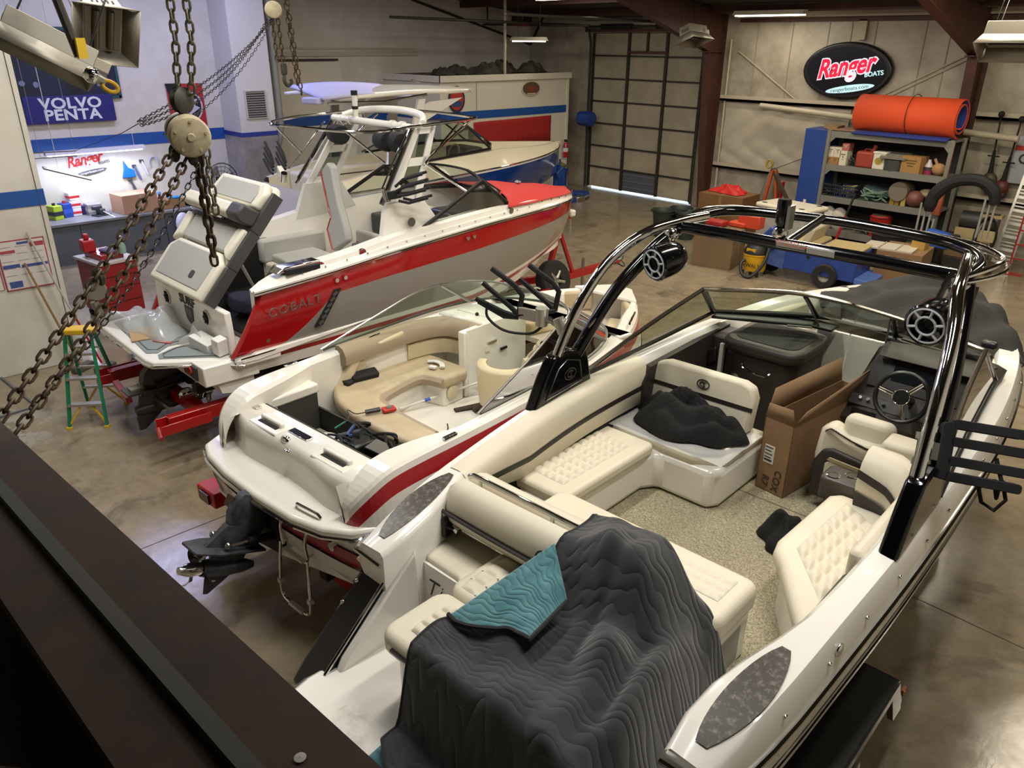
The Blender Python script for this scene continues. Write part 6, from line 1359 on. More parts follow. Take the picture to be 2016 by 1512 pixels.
B().tube([(0, 9.0, .02), (0, 9.0, .8)], .035, 8).obj('jack', STEEL, ut); B().box((0, 9.3, .5), (.2, .35, .16)).obj('coupler', STEEL, ut, bevel=.03)
# ================================================================= chain hoists
def link_mesh(l, w_, r, m, name):
    pts = []
    for k in range(5): a = R(-90 + 180 * k / 4); pts.append(((l / 2 - w_ / 2) + w_ / 2 * math.cos(a), w_ / 2 * math.sin(a), 0))
    for k in range(5): a = R(90 + 180 * k / 4); pts.append((-(l / 2 - w_ / 2) + w_ / 2 * math.cos(a), w_ / 2 * math.sin(a), 0))
    o = B().tube(pts, r, 6, True).obj(name, m); me = o.data; bpy.data.objects.remove(o); return me
def chain(parent, path, pitch, mesh, name='link', inv=None):
    P = [Vector(p) for p in path]; d = 0; k = 0; seg = 0; L = [(P[i + 1] - P[i]).length for i in range(len(P) - 1)]; tot = sum(L); pos = pitch / 2
    while pos < tot:
        q = pos; i = 0
        while i < len(L) - 1 and q > L[i]: q -= L[i]; i += 1
        t = (P[i + 1] - P[i]).normalized(); c = P[i] + t * q
        up = Vector((0, 0, 1)) if abs(t.z) < .9 else Vector((1, 0, 0)); y = up.cross(t).normalized()
        M = frame(c, t, y) @ Matrix.Rotation(R(45 + 90 * (k % 2)), 4, 'X')
        o = bpy.data.objects.new(name, mesh); COL.objects.link(o); o.parent = parent
        o.matrix_local = (Matrix.Translation(-parent.location) @ M)
        pos += pitch; k += 1
def sag(a, b_, s, n=14):
    a, b_ = Vector(a), Vector(b_); return [a.lerp(b_, k / n) - Vector((0, 0, s * 4 * (k / n) * (1 - k / n))) for k in range(n + 1)]
RUST = mat('chain_rust', '#5b4a38', .55, .6, var=(14, '#33291f', .3, .65)); CHG = mat('chain_grey', '#8d8875', .4, .8, var=(20, '#6a6656', .3, .7)); CHD = mat('chain_dark', '#3a3a3a', .4, .8)
LK1 = link_mesh(.078, .042, .0085, RUST, 'link'); LK2 = link_mesh(.07, .038, .0075, CHG, 'link'); LK3 = link_mesh(.05, .024, .004, CHD, 'link')
HP = Vector((-4.815, 1.893, 3.98))
ho = thing('chain_hoist', 'weathered cream chain hoist hanging in front of the left wall', 'hoist', HP)
V = (CAM - HP).normalized(); ax = Vector((.92, -.22, -.06)).normalized()          # drum axis roughly toward the camera
M3 = frame((0, 0, 0), ax.cross(Vector((0, 0, 1))), Vector((0, 0, 1))).to_3x3(); M3 = Matrix((M3.col[0], M3.col[1], ax)).transposed()
HC = mat('hoist_cream', '#b7aa8a', .55, var=(9, '#8f8368', .3, .6)); HD = mat('hoist_dark', '#4c4a40', .6, .3, var=(8, '#33312a', .3, .7))
B().lathe([(.001, .115), (.02, .115), (.024, .105), (.09, .1), (.108, .095), (.118, .08), (.118, -.0), (.11, -.01)], 36, (0, 0, 0), M3).obj('gear_cover', HC, ho)
for k in range(5): B().lathe([(.009, .006), (.009, 0)], 8, M3 @ Vector((.088 * math.cos(k * 1.25 + .4), .088 * math.sin(k * 1.25 + .4), .1)), M3, caps=True).obj('cover_bolt', HC, ho)
B().lathe([(.112, -.01), (.112, -.03), (.1, -.03), (.1, -.05), (.114, -.05), (.114, -.075), (.105, -.085)], 30, (0, 0, 0), M3).obj('load_sheave', HD, ho)
B().lathe([(.105, -.085), (.112, -.1), (.11, -.15), (.07, -.17), (.001, -.17)], 30, (0, 0, 0), M3).obj('hand_wheel_cover', HC, ho)
B().lathe([(.001, -.035), (.05, -.035), (.075, -.02), (.06, 0), (.075, .02), (.05, .035), (.001, .035)], 24, Vector((0, 0, .19)) + ax * -.03, Matrix.Rotation(R(35), 3, 'Z') @ M3).obj('top_sheave', HD, ho)
B().tube([Vector((0, 0, .1)) - ax * .03, Vector((0, 0, .16)) - ax * .03], .03, 8).obj('hook_shank', HD, ho)
B().ball((.02, 0, -.13), .035, 8, 6, (1, 1, 1.4)).obj('chain_guide', HD, ho); B().ball((-.02, -.09, -.1), .035, 8, 6, (1, 1, 1.6)).obj('chain_guide', HD, ho)
up1, up2 = at(383, 0, 2, 4.70), at(406, 0, 2, 4.70)
chain(ho, [(-4.76, 1.99, 5.6), (-4.77, 1.98, 4.5), HP + Vector((.0, .06, .24))], .056, LK2)
chain(ho, [(-4.79, 1.92, 5.6), (-4.8, 1.9, 4.5), HP + Vector((-.02, -.01, .26))], .056, LK2)
E1 = Vector((-3.9, .45, 2.95)); E2 = Vector((-3.86, .50, 2.90))
chain(ho, sag(HP + Vector((.0, -.10, -.08)), E1 + Vector((.12, -.12, -.12)), .04), .06, LK1)
chain(ho, sag(HP + Vector((.0, -.03, -.13)), E2 + Vector((.12, -.12, -.12)), .08), .06, LK1)
chain(ho, sag(HP + Vector((.02, .06, -.13)), Vector((-4.0, .6, 2.86)), .10), .042, LK3)
for dx, dz in ((0, -.76), (.012, -.73)): chain(ho, [HP + Vector((.02 + dx, .02 + dx, -.12)), HP + Vector((.1 + dx, .0, dz))], .06, LK1)
chain(ho, [HP + Vector((.04, .08, -.08)), HP + Vector((.07, .07, -.48))], .056, LK2)
# lower hook block where the falls meet the left edge
hb_ = thing('chain_block', 'grey lower chain block dangling above the red tool cart', 'chain block', at(188, 572, 0, -4.6))
B().lathe([(.001, -.03), (.05, -.03), (.06, 0), (.05, .03), (.001, .03)], 16, (0, 0, 0), Matrix.Rotation(R(90), 3, 'Y')).obj('sheave', STEEL, hb_); B().ball((0, .03, .07), .045, 10, 8, (1, .8, 1.3)).obj('cheek', HD, hb_); B().tube([(0, -.02, -.06), (0, 0, -.14)], .022, 8).obj('swivel', STEEL, hb_)
# second hoist further away, its hook and hand chains
H2 = Vector((-9.73, 5.12, 4.84)); h2 = thing('chain_hoist', 'smaller cream chain hoist near the top beside the grey pipe', 'hoist', H2)
a2 = (CAM - H2).normalized(); M4 = frame((0, 0, 0), a2.cross(Vector((0, 0, 1))), Vector((0, 0, 1))).to_3x3(); M4 = Matrix((M4.col[0], M4.col[1], a2)).transposed()
B().lathe([(.001, .07), (.03, .07), (.09, .06), (.105, .03), (.105, -.06), (.09, -.09), (.001, -.09)], 26, (0, 0, 0), M4).obj('drum', HC, h2)
B().tube([(0, 0, .1), (0, 0, .25)], .03, 8).obj('hook_shank', HD, h2)
chain(h2, [H2 + Vector((0, 0, .2)), H2 + Vector((0, 0, 1.4))], .07, LK1)
for dy in (-.03, .05): chain(h2, [H2 + Vector((0, dy, -.1)), H2 + Vector((.02, dy, -.62))], .07, LK1)
B().box((.0, .06, -.68), (.05, .08, .14)).obj('hook_block', HD, h2, bevel=.02)
B().tube(spline([(0, .06, -.74), (0, .05, -.82), (0, .09, -.88), (0, .15, -.84), (0, .14, -.8)], 5), .022, 8).obj('hook', HD, h2)
chain(h2, [H2 + Vector((.0, .12, 1.2)), H2 + Vector((.05, .2, -.9))], .08, LK1); chain(h2, [H2 + Vector((.02, .16, .6)), H2 + Vector((.07, .24, -1.0))], .08, LK1)
LP = Vector((-7.0, 2.36, 3.86))
for k, (dz, s_) in enumerate(((.02, .10), (.0, .16), (-.02, .22))): chain(h2, sag(H2 + Vector((-.02, -.04 * k, -.1)), LP + Vector((.0, .0, dz)), s_, 16), .055, LK3)
chain(h2, sag(H2 + Vector((-.02, .0, -.1)), Vector((-8.3, 3.0, 3.62)), .18, 14), .055, LK3)
B().tube([LP, at(240, 262, 0, -8.5), at(150, 296, 0, -13.2)], .004, 4).obj('tag_line', MATTE, h2)
for o in h2.children:
    if o.name.startswith('tag_line'): o.location = -H2
# yellow hook on the dark pendant hose
pk = thing('crane_hook', 'yellow safety hook hanging on a dark hose before the framed poster', 'hook', (-5.75, 1.7, 4.3))
B().tube([Vector(p) - Vector((-5.75, 1.7, 4.3)) for p in (at(105, -120, 0, -5.8), at(112, 0, 0, -5.8), at(156, 112, 0, -5.77))], .028, 8).obj('hose', mat('hose_dark', '#2d2420', .5), pk)
B().box(Vector(at(160, 95, 0, -5.74)) - Vector((-5.75, 1.7, 4.3)), (.02, .06, .12), (0, 0, .2)).obj('tag', mat('tag_yellow', '#c9a81c', .5), pk)
p0 = Vector(at(180, 148, 0, -5.72)) - Vector((-5.75, 1.7, 4.3)); p1 = Vector(at(207, 160, 0, -5.72)) - Vector((-5.75, 1.7, 4.3))
B().tube([p0, p1], [.045, .03], 12).obj('swivel', STEEL, pk); B().ball(p0, .05, 10, 8).obj('swivel_ball', CHROME, pk)
hk_ = [Vector(at(u, v, 0, -5.70)) - Vector((-5.75, 1.7, 4.3)) for u, v in ((205, 158), (220, 162), (231, 172), (230, 180), (219, 181), (206, 174), (200, 166))]
B().tube(spline(hk_, 5), .014, 8).obj('hook', mat('hook_yellow', '#b08a1e', .4), pk)
# ---------------------------------------------------------------- gas heaters
HM = mat('heater_steel', '#8f897c', .5, .35); HI = mat('heater_inner', '#6d675a', .3, .8)
def heater(name, label, loc, rot, sc_=1.0, l=1.1):
    t = thing(name, label, 'heater', loc, 0, 'gas heaters hung from the roof', rot); t.scale = (sc_,) * 3
    # local: long axis x, mouth facing -z
    B().prism([(-.17, .16), (.17, .16), (.19, -.04), (-.19, -.04)], -l / 2, l / 2, 'x').obj('housing', HM, t, bevel=.008)
    for s in (-1, 1):
        B().add([(-l / 2, s * .19, -.04), (l / 2, s * .19, -.04), (l / 2 + .06, s * .32, -.22), (-l / 2 - .06, s * .32, -.22)], [(0, 1, 2, 3)]).obj('reflector', HM, t, solid=.008)
    for s in (-1, 1): B().add([(s * l / 2, -.19, -.04), (s * l / 2, .19, -.04), (s * (l / 2 + .06), .32, -.22), (s * (l / 2 + .06), -.32, -.22)], [(0, 1, 2, 3)]).obj('reflector_end', HM, t, solid=.008)
    B().bx(-l / 2 + .03, l / 2 - .03, -.17, .17, -.05, -.042).obj('burner_plate', HI, t)
    for y in (-.07, .07): B().cyl((-l / 2 + .05, y, -.075), (l / 2 - .05, y, -.075), .035, n=10).obj('burner_tube', HI, t)
    B().bx(l / 2, l / 2 + .16, -.1, .1, -.02, .1).obj('control_box', mat('heater_box', '#a39b88', .4), t, bevel=.008)
    for k in range(5): B().bx(-l / 2 - .004, -l / 2 + .002, -.12 + k * .05, -.1 + k * .05, 0.0, .07).obj('vent_slot', MATTE, t)
    B().bx(l * .3, l * .3 + .03, -.192, -.185, -.02, .08).obj('warning_strip', mat('strip_red', '#9c3226', .5), t)
    for x in (-.4, .4):
        for y in (-.13, .13): B().tube([(x * l, y, .16), (x * l * .9, y * .9, 1.3)], .006, 5).obj('hang_chain', CHD, t)
    return t
heater('gas_heater', 'tilted steel gas heater nearest the top left corner', (-6.28, 1.62, 4.46), (R(-12), R(30), R(76)), .62, .9)
_hl = Vector((-8.1, 2.56, 4.60)); _z = -((CAM - _hl).normalized() + Vector((0, .15, -.45))).normalized(); _x = Vector((.1, -.12, -1)); _x = (_x - _z * _x.dot(_z)).normalized(); _y = _z.cross(_x)
heater('gas_heater', 'open gas heater with two burner tubes above the framed poster', _hl, Matrix((_x, _y, _z)).transposed().to_euler(), .85, .5)
heater('gas_heater', 'gas heater hung in front of the brown column right of the tall door', (-12.1, 17.6, 4.72), (R(-20), R(5), R(80)), 1.0, .6)
heater('gas_heater', 'gas heater at the right edge before the second brown column', (-4.15, 15.2, 4.62), (R(-24), 0, R(5)), 1.15, 1.0)
# ================================================================= LEFT BAY
GREYB = mat('bench_grey', '#565a60', .6, var=(2, '#474b52', .3, .7))
wbn = thing('workbench', 'long grey workbench along the left wall under the red lettered wall logo', 'workbench', (XL, 0, 0))
B().bx(0.02, .86, 2.9, 8.3, .84, .9).obj('bench_top', mat('bench_top', '#7d7d80', .5, var=(3, '#66666a', .35, .65)), wbn, bevel=.01)
B().bx(.02, .8, 2.95, 8.25, .0, .84).obj('front_panel', GREYB, wbn)
for y in (4.6, 6.4): B().bx(.8, .806, y - .006, y + .006, .02, .83).obj('panel_joint', MATTE, wbn)
FX = Matrix(((0, 0, 1), (1, 0, 0), (0, 1, 0))).to_4x4()       # text on a wall that faces +x
def wall_frame(y, z, x=XL + .02): return frame((x, y, z), (0, 1, 0), (0, 0, 1))
# Volvo Penta sign
vs = thing('lettered_sign', 'dark blue box sign with large white two line lettering on the left wall', 'sign', (XL + .02, 5.1, 3.12))
B().bx(0, .1, -.88, .88, -.27, .27).obj('panel', mat('sign_blue', '#1d1f6b', .4), vs, bevel=.01)
for s_, z in (('VOLVO', .115), ('PENTA', -.115)): text(s_, .3, 'lettering', mat('letter_white', '#d9d9dc', .5), vs, frame((.105, 0.02, z), (0, 1, 0), (0, 0, 1)), .004, 0, .008, 1.2, space=1.03)
# framed dark poster with print
fp = thing('framed_poster', 'large dark framed poster with pale lettering behind the heaters', 'poster', (XL + .02, 5.05, 4.0))
B().bx(0, .03, -1.1, 1.1, -.66, .68).obj('print', mat('poster_navy', '#0a0b12', .35, var=(2.5, '#14203c', .45, .75)), fp)
for a in ((-1.13, 1.13, .66, .72), (-1.13, 1.13, -.70, -.64)): B().bx(0, .05, *a).obj('frame_bar', mat('frame_teal', '#1d4a55', .4), fp)
for a in ((-1.15, -1.09, -.7, .72), (1.09, 1.15, -.7, .72)): B().bx(0, .05, *a).obj('frame_bar', mat('frame_teal', '#1d4a55', .4), fp)
text('WORKING', .17, 'lettering', mat('letter_grey', '#8a90a8', .5), fp, frame((.033, .15, .42), (0, 1, 0), (0, 0, 1)), .001, 0, .004)
for k, (y, z, w_, h) in enumerate(((-.75, -.35, .12, .1), (-.5, -.38, .1, .12), (.55, -.05, .5, .18), (.75, -.42, .14, .06))): B().prism(ell(y, z, w_ / 2, h / 2, 12), .031, .034, 'x').obj('print_shape', mat('print_pale', '#767d96', .5), fp)
# Ranger Boats logo on wall
def ranger(parent, M, s, red, out, dark, web):
    text('Ranger', .62 * s, 'lettering', out, parent, M @ Matrix.Translation((0, .06 * s, .0)), .006 * s, .35, .045 * s, .82)
    text('Ranger', .62 * s, 'lettering', red, parent, M @ Matrix.Translation((0, .06 * s, .010 * s)), .006 * s, .35, .016 * s, .82)
    text('BOATS', .15 * s, 'lettering', dark, parent, M @ Matrix.Translation((.74 * s, -.2 * s, .02)), .004, 0, .003 * s, 1.0)
    B().prism(ell(0, 0, .62 * s, .085 * s, 32), -.002, .006, 'z', M=M @ Matrix.Translation((.14 * s, -.47 * s, 0.018))).obj('oval', web[0], parent)
    text('rangerboats.com', .125 * s, 'lettering', web[1], parent, M @ Matrix.Translation((.14 * s, -.47 * s, .028)), .002, 0, 0, 1.15)
rl = thing('wall_logo', 'red script wall logo with small dark oval above the workbench', 'logo', (XL + .015, 5.17, 2.03))
ROT = Matrix.Rotation(R(8), 4, 'Z')
ranger(rl, frame((0.005, 0, 0), (0, 1, 0), (0, 0, 1)) @ ROT, .52, mat('logo_red', '#b8201c', .5), mat('logo_white', '#d5d5da', .5), mat('logo_grey', '#4b4b52', .5), (mat('logo_grey', '#4b4b52', .5), mat('logo_white', '#d5d5da', .5)))
# mercury banner
mbn = thing('banner', 'red and black hanging banner with round bird head emblem on left wall', 'banner', (XL + .03, 7.62, 2.9))
B().bx(0, .006, -.42, .42, -.65, .66).obj('cloth', mat('banner_red2', '#a81f22', .7), mbn)
B().prism([(-.44, .67), (-.06, .67), (-.24, -.25)], .0, .012, 'x').obj('black_wedge', MATTE, mbn)
B().prism(ell(.08, .16, .29, .34, 30), .006, .012, 'x').obj('emblem_ring', mat('emblem_pale', '#b9b7c2', .5), mbn); B().prism(ell(.08, .16, .25, .30, 30), .012, .015, 'x').obj('emblem_disc', mat('emblem_black', '#17161c', .5), mbn)
B().prism([(-.1, .02), (.05, .3), (.26, .32), (.18, .18), (.3, .12), (.1, .0), (.0, -.1)], .015, .018, 'x').obj('emblem_wing', mat('emblem_pale', '#b9b7c2', .5), mbn)
for s_, z in (('Mercury', -.36), ('Marine', -.52)): text(s_, .19, 'lettering', mat('letter_white', '#d9d9dc', .5), mbn, frame((.008, .0, z), (0, 1, 0), (0, 0, 1)), .002, 0, .004, .95)
# shop lights under the shelf, loose blade, pegs
sl_ = thing('shop_light', 'white fluorescent shop light hanging over the workbench', 'light', (XL + .55, 5.3, 2.3))
B().prism([(-.1, -.03), (.1, -.03), (.05, .05), (-.05, .05)], -1.0, 1.0, 'y').obj('hood', mat('hood_white', '#c9c7cd', .5), sl_)
for x in (-.04, .04): B().cyl((x, -.95, -.04), (x, .95, -.04), .016, n=8).obj('tube', emis('bench_tube', (.75, .8, 1.0), 14), sl_)
for y in (-.8, .8): B().cyl((0, y, .05), (0, y, 4.55), .005, n=5).obj('cord', WPL, sl_)
lamp_light('shop_light_glow', (XL + .55, 5.3, 2.24), .2, 1.9, 55, (.72, .78, 1.0), (0, R(-12), 0))
tag(B().box(at(133, 342, 0, -18.2), (.1, .95, .03), (R(-22), R(20), 0)).cyl(Vector(at(115, 336, 0, -18.2)), Vector(at(115, 336, 0, -18.2)) + Vector((0, 0, 4.7)), .004, n=4).obj('loose_reflector', mat('reflector_tan', '#8b8172', .5), bevel=.004), 'loose tan metal strip hanging tilted in front of the workbench wall', 'metal strip')
tag(B().tube([at(60, 302, 0, -17.5), at(150, 297, 0, -17.5)], .012, 6).tube([at(60, 313, 0, -17.5), at(152, 307, 0, -17.5)], .01, 6).cyl(at(80, 313, 0, -17.5), Vector(at(80, 313, 0, -17.5)) + Vector((0, 0, 4.5)), .004, n=4).cyl(at(148, 307, 0, -17.5), Vector(at(148, 307, 0, -17.5)) + Vector((0, 0, 4.5)), .004, n=4).obj('drop_rod', STEEL), 'pair of thin steel rods before the red script wall logo', 'rod')
for k, (u, v, c, lab) in enumerate(((253, 337, '#1769c4', 'blue plastic funnel hanging on the wall above the bench'), (271, 340, '#5d6a8a', 'thin grey tool hanging right of the blue funnel'), (285, 330, '#c6c6d0', 'white hand tool hanging on the wall above the box'), (302, 322, '#aeb2c4', 'pale looped hose hanging beside the white hand tool'), (264, 368, '#4d4d58', 'black and white drill hanging low on the wall'))):
    p = at(u, v, 0, XL + .02); t = thing('hanging_tool', lab, 'tool', p, 0, 'tools hanging above the workbench'); m = mat('tool_%d' % k, c, .4)
    if k == 0: B().prism([(-.16, -.14), (.14, -.14), (.12, .02), (0, .08), (-.08, .24), (-.1, .05)], -.02, .05, 'x').obj('body', m, t, bevel=.015)
    elif k == 3: B().tube([(.02, .1 * math.cos(a), .16 * math.sin(a)) for a in [R(-20 + 28 * j) for j in range(9)]], .018, 6).obj('loop', m, t)
    else: B().tube([(.02, -.05, .16), (.02, .0, 0), (.02, .05, -.16)], [.02, .03, .02], 6).obj('handle', m, t); B().box((.02, -.06, .16), (.03, .09, .06)).obj('head', mat('tool_head', '#3b3b42', .4), t, bevel=.008)
# objects on the bench
def onb(u, v): p = at(u, v, 2, .9); return Vector((p.x, p.y, .9))
def bx_item(nm, u, v, w_, d, h, c, lab, cat='box', rz=0, band=None, lid=None, grp='supplies on the workbench'):
    p = onb(u, v); t = thing(nm, lab, cat, p, rz, grp)
    B().bx(-d / 2, d / 2, -w_ / 2, w_ / 2, 0, h).obj('body', mat('item_' + c.strip('#'), c, .45), t, bevel=.012)
    if band: B().bx(-d / 2 - .002, d / 2 + .002, -w_ / 2 - .002, w_ / 2 + .002, h * .3, h * .6).obj('label_band', mat('item_' + band.strip('#'), band, .5), t)
    if lid: B().cyl((0, 0, h), (0, 0, h + .05), .035, n=12).obj('cap', mat('item_' + lid.strip('#'), lid, .5), t)
    return t
bx_item('jug', 112, 432, .2, .26, .3, '#9db82a', 'lime green oil jug at the left end of the workbench', 'jug', .3, '#232a2e', '#232a2e')
bx_item('jug', 132, 427, .2, .24, .3, '#1d3f9a', 'blue oil jug next to the lime green one', 'jug', .2, '#274fb0', '#b02a2a')
for k in range(3):
    t = bx_item('filter_box', 150, 424, .22, .2, .17, '#d9d3d6', ['bottom white and red filter carton beside the blue jug', 'middle carton of the red and white stack', 'top carton of the red and white stack'][k], band='#c22b2e'); t.location.z += .17 * k; t.rotation_euler.z = .08 * k
bx_item('filter_box', 168, 421, .13, .16, .2, '#2b2f63', 'navy boxed filter left of the bench vice'); t = bx_item('filter_box', 163, 417, .13, .16, .4, '#343a75', 'tall navy boxed filter behind the stack'); 
bx_item('filter_box', 186, 421, .3, .3, .24, '#8f8b8e', 'grey and cream carton behind the bench vice', band='#b9b4a4'); bx_item('filter_box', 214, 411, .24, .3, .26, '#9a97a0', 'grey carton with red label right of the vice', band='#b23a3a')
bx_item('filter_box', 226, 413, .12, .2, .14, '#b9aeb0', 'small red and white carton next to the big brown box', band='#b8343a')
t = thing('cardboard_box', 'large brown cardboard carton on the workbench', 'box', onb(262, 412) + Vector((.25, 0, 0)), .12)
B().bx(-.3, .3, -.42, .38, 0, .42).obj('carton', mat('carton_pink', '#a98368', .8), t, bevel=.006); B().bx(-.302, .302, -.02, .02, 0.0, .424).obj('tape', mat('tape_tan', '#b59a7c', .4), t)
t = thing('bench_vice', 'dark steel bench vice on the front edge of the workbench', 'vice', onb(200, 424), .3)
B().bx(-.12, .12, -.16, .16, 0, .03).obj('base', mat('vice_grey', '#4a4d53', .5, .5), t); B().bx(-.1, .1, -.06, .06, .03, .16).obj('body', mat('vice_grey', '#4a4d53', .5, .5), t, bevel=.02); B().bx(-.05, .05, -.18, .02, .14, .22).obj('jaw', mat('vice_grey', '#4a4d53', .5, .5), t, bevel=.01); B().tube([(.1, 0, .1), (.42, .06, -.02)], .012, 6).obj('screw', STEEL, t)
t = thing('spray_bottle', 'blue capped dark spray bottle on the bench behind the raised hatch', 'bottle', onb(318, 408)); B().lathe([(.001, 0), (.055, 0), (.055, .2), (.03, .26), (.03, .3), (.001, .3)], 14).obj('body', mat('bottle_wine', '#4b1f2c', .4), t); B().bx(-.05, .05, -.03, .03, .3, .36).obj('cap', mat('cap_sky', '#5d86c9', .5), t, bevel=.01)
t = thing('plastic_bag', 'white plastic bag hanging at the right end of the workbench', 'bag', (-18.25, 6.75, .35)); B().ball((0, 0, .2), .22, 14, 10, (.6, .8, 1.3)).obj('bag', mat('bag_white', '#b9bcc6', .5, bump=(12, .6)), t)
# pedestal fan at the far end
fn_ = thing('shop_fan', 'grey wire caged shop fan standing at the far end of the bench', 'fan', (-18.55, 7.95, .9))
for r in (.1, .2, .3, .38): B().tube([(0, r * math.cos(2 * PI * k / 28), .52 + r * math.sin(2 * PI * k / 28)) for k in range(28)], .006 if r < .35 else .012, 5, True).obj('cage_ring', CHD, fn_)
for k in range(16): a = 2 * PI * k / 16; B().tube([(.0, .06 * math.cos(a), .52 + .06 * math.sin(a)), (-.02, .38 * math.cos(a), .52 + .38 * math.sin(a))], .004, 4).obj('cage_wire', CHD, fn_)
for k in range(3):
    a0 = 2 * PI * k / 3
    B().grid(5, 5, lambda u, v, a0=a0: (-.08 + .06 * (u - .5), lerp(.05, .32, v) * math.cos(a0 + (u - .5) * .9), .52 + lerp(.05, .32, v) * math.sin(a0 + (u - .5) * .9))).obj('blade', mat('fan_blade', '#8a8580', .5), fn_)
B().cyl((-.2, 0, .52), (-.04, 0, .52), .08).obj('motor', MATTE, fn_); B().tube([(-.1, -.3, 0), (-.1, -.3, .1), (-.1, 0, .14), (-.1, .3, .1), (-.1, .3, 0)], .015, 6).obj('stand', MATTE, fn_); B().tube([(-.1, 0, .12), (-.1, 0, .45)], .02, 6).obj('neck', MATTE, fn_)
tag(B().prism([(-.25, -.3), (.25, -.25), (.3, .3), (-.2, .28)], 0, .12).obj('folded_jacket', MATTE, bevel=.05, loc=(-18.7, 7.3, .9)), 'folded black jacket on the bench in front of the fan', 'jacket')
tag(B().bx(-.25, .25, -.25, .25, 0, .2).obj('cardboard_box', CARD, bevel=.005, loc=(-18.75, 6.7, .9)), 'open brown carton on the bench beyond the dark spray bottle', 'box')
tag(B().bx(-.08, .08, -.12, .12, 0, .06).obj('rag', mat('rag_blue', '#2f86c4', .8), bevel=.02, loc=(-18.6, 6.75, 1.1)), 'bright blue rag on the open brown carton', 'rag')
# notice posters on the partition
po = thing('notice_poster', 'red framed labour notice sheet on the white partition wall', 'poster', (-12.436, 2.32, 1.6))
B().bx(0, .006, -.3, .28, -.36, .33).obj('sheet', mat('sheet_white', '#cfc9c4', .6), po)
RB_, BB_ = mat('notice_red', '#a3404a', .6), mat('notice_blue', '#3f4f8f', .6)
for nm, a in (('frame_bar', (-.31, .29, .32, .335)), ('frame_bar', (-.31, .29, -.365, -.35)), ('frame_bar', (-.31, -.295, -.36, .33)), ('frame_bar', (.275, .29, -.36, .33))): B().bx(0, .008, *a).obj(nm, RB_, po)
for a, m in (((-.29, -.1, .16, .2), RB_), ((.1, .27, .22, .28), RB_), ((-.29, -.08, -.05, .0), BB_), ((-.06, .27, -.06, -.02), BB_), ((-.06, .08, .27, .3), BB_), ((-.26, -.1, -.33, -.24), BB_)): B().bx(0.006, .009, *a).obj('print_bar', m, po)
for k in range(16):
    y0 = -.28 + (k % 3) * .19; z = .24 - (k // 3) * .1; B().bx(.006, .008, y0, y0 + .14, z, z + .008).obj('print_line', mat('notice_text', '#8f8d99', .7), po)
po2 = thing('notice_poster', 'second red framed notice sheet cut by the left picture edge', 'poster', (-12.436, 1.72, 1.6)); B().bx(0, .006, -.3, .27, -.33, .3).obj('sheet', mat('sheet_white', '#cfc9c4', .6), po2); B().bx(0, .008, .255, .27, -.33, .3).obj('frame_bar', RB_, po2); B().bx(.006, .009, -.25, .24, .2, .25).obj('print_bar', RB_, po2)
# brooms leaning
def broom(lab, a, b_, m, m2):
    t = thing('broom', lab, 'broom', b_); d = Vector(a) - Vector(b_)
    B().tube([d, d * .42], .016, 8).obj('handle_upper', m, t); B().tube([d * .42, d * .06], .016, 8).obj('handle_lower', m2, t)
    B().box((0, 0, .05), (.12, .34, .1), (0, 0, .5)).obj('brush_head', mat('broom_grey', '#56534d', .9), t, bevel=.02)
broom('wooden handled broom leaning on the white partition', at(48, 518, 0, -12.35), (-12.0, 2.62, 0), mat('wood_handle', '#8b6a43', .6), mat('wood_handle', '#8b6a43', .6))
broom('red and grey handled broom leaning right of the wooden one', at(52, 458, 0, -12.38), (-11.75, 2.86, 0), mat('handle_grey', '#a3a09a', .4), REDP)
# red tool cart with bottle + grinder
tc_ = thing('tool_cart', 'red tool cart standing behind the white partition', 'tool cart', (-14.3, 3.85, 0), .15)
B().bx(-.42, .42, -.3, .34, .12, 1.02).obj('cabinet', mat('cart_red', '#8c1c1e', .4, coat=.3), tc_, bevel=.02); B().bx(-.45, .45, -.33, .37, 1.02, 1.06).obj('tray', mat('cart_top', '#b9b4ac', .5), tc_)
for z in (.35, .6, .8): B().bx(.42, .43, -.27, .31, z - .003, z + .003).obj('drawer_gap', MATTE, tc_)
for x in (-.35, .35):
    for y in (-.25, .28): B().cyl((x, y - .03, .06), (x, y + .03, .06), .06, n=12).obj('caster', RUBBER, tc_)
B().bx(-.3, .3, -.2, .2, 1.06, 1.16).obj('drawer_insert', mat('cart_red', '#8c1c1e', .4, coat=.3), tc_, bevel=.02)
sb = thing('spray_bottle', 'white trigger spray bottle with green liquid on the tool cart', 'bottle', (-13.92, 4.05, 1.16)); B().lathe([(.001, 0), (.055, 0), (.06, .12), (.03, .2), (.025, .24), (.001, .24)], 14).obj('body', mat('spray_green', '#8aa79a', .3), sb); B().box((.02, 0, .27), (.1, .04, .06)).obj('trigger', WPL, sb, bevel=.01)
tag(B().bx(-.12, .12, -.1, .1, 0, .2).bx(-.05, .05, -.04, .04, .2, .3).obj('red_case', mat('case_red', '#a81d20', .4), bevel=.02, loc=(-14.45, 3.66, 1.16)), 'red plastic case on top of the tool cart', 'case')
tag(B().box((0, 0, .03), (.3, .2, .06), (0, 0, .3)).obj('rag_bundle', mat('rag_purple', '#6e6680', .8), bevel=.025, loc=(-14.15, 3.9, 1.16)), 'bundle of coloured rags on the tool cart', 'rags')
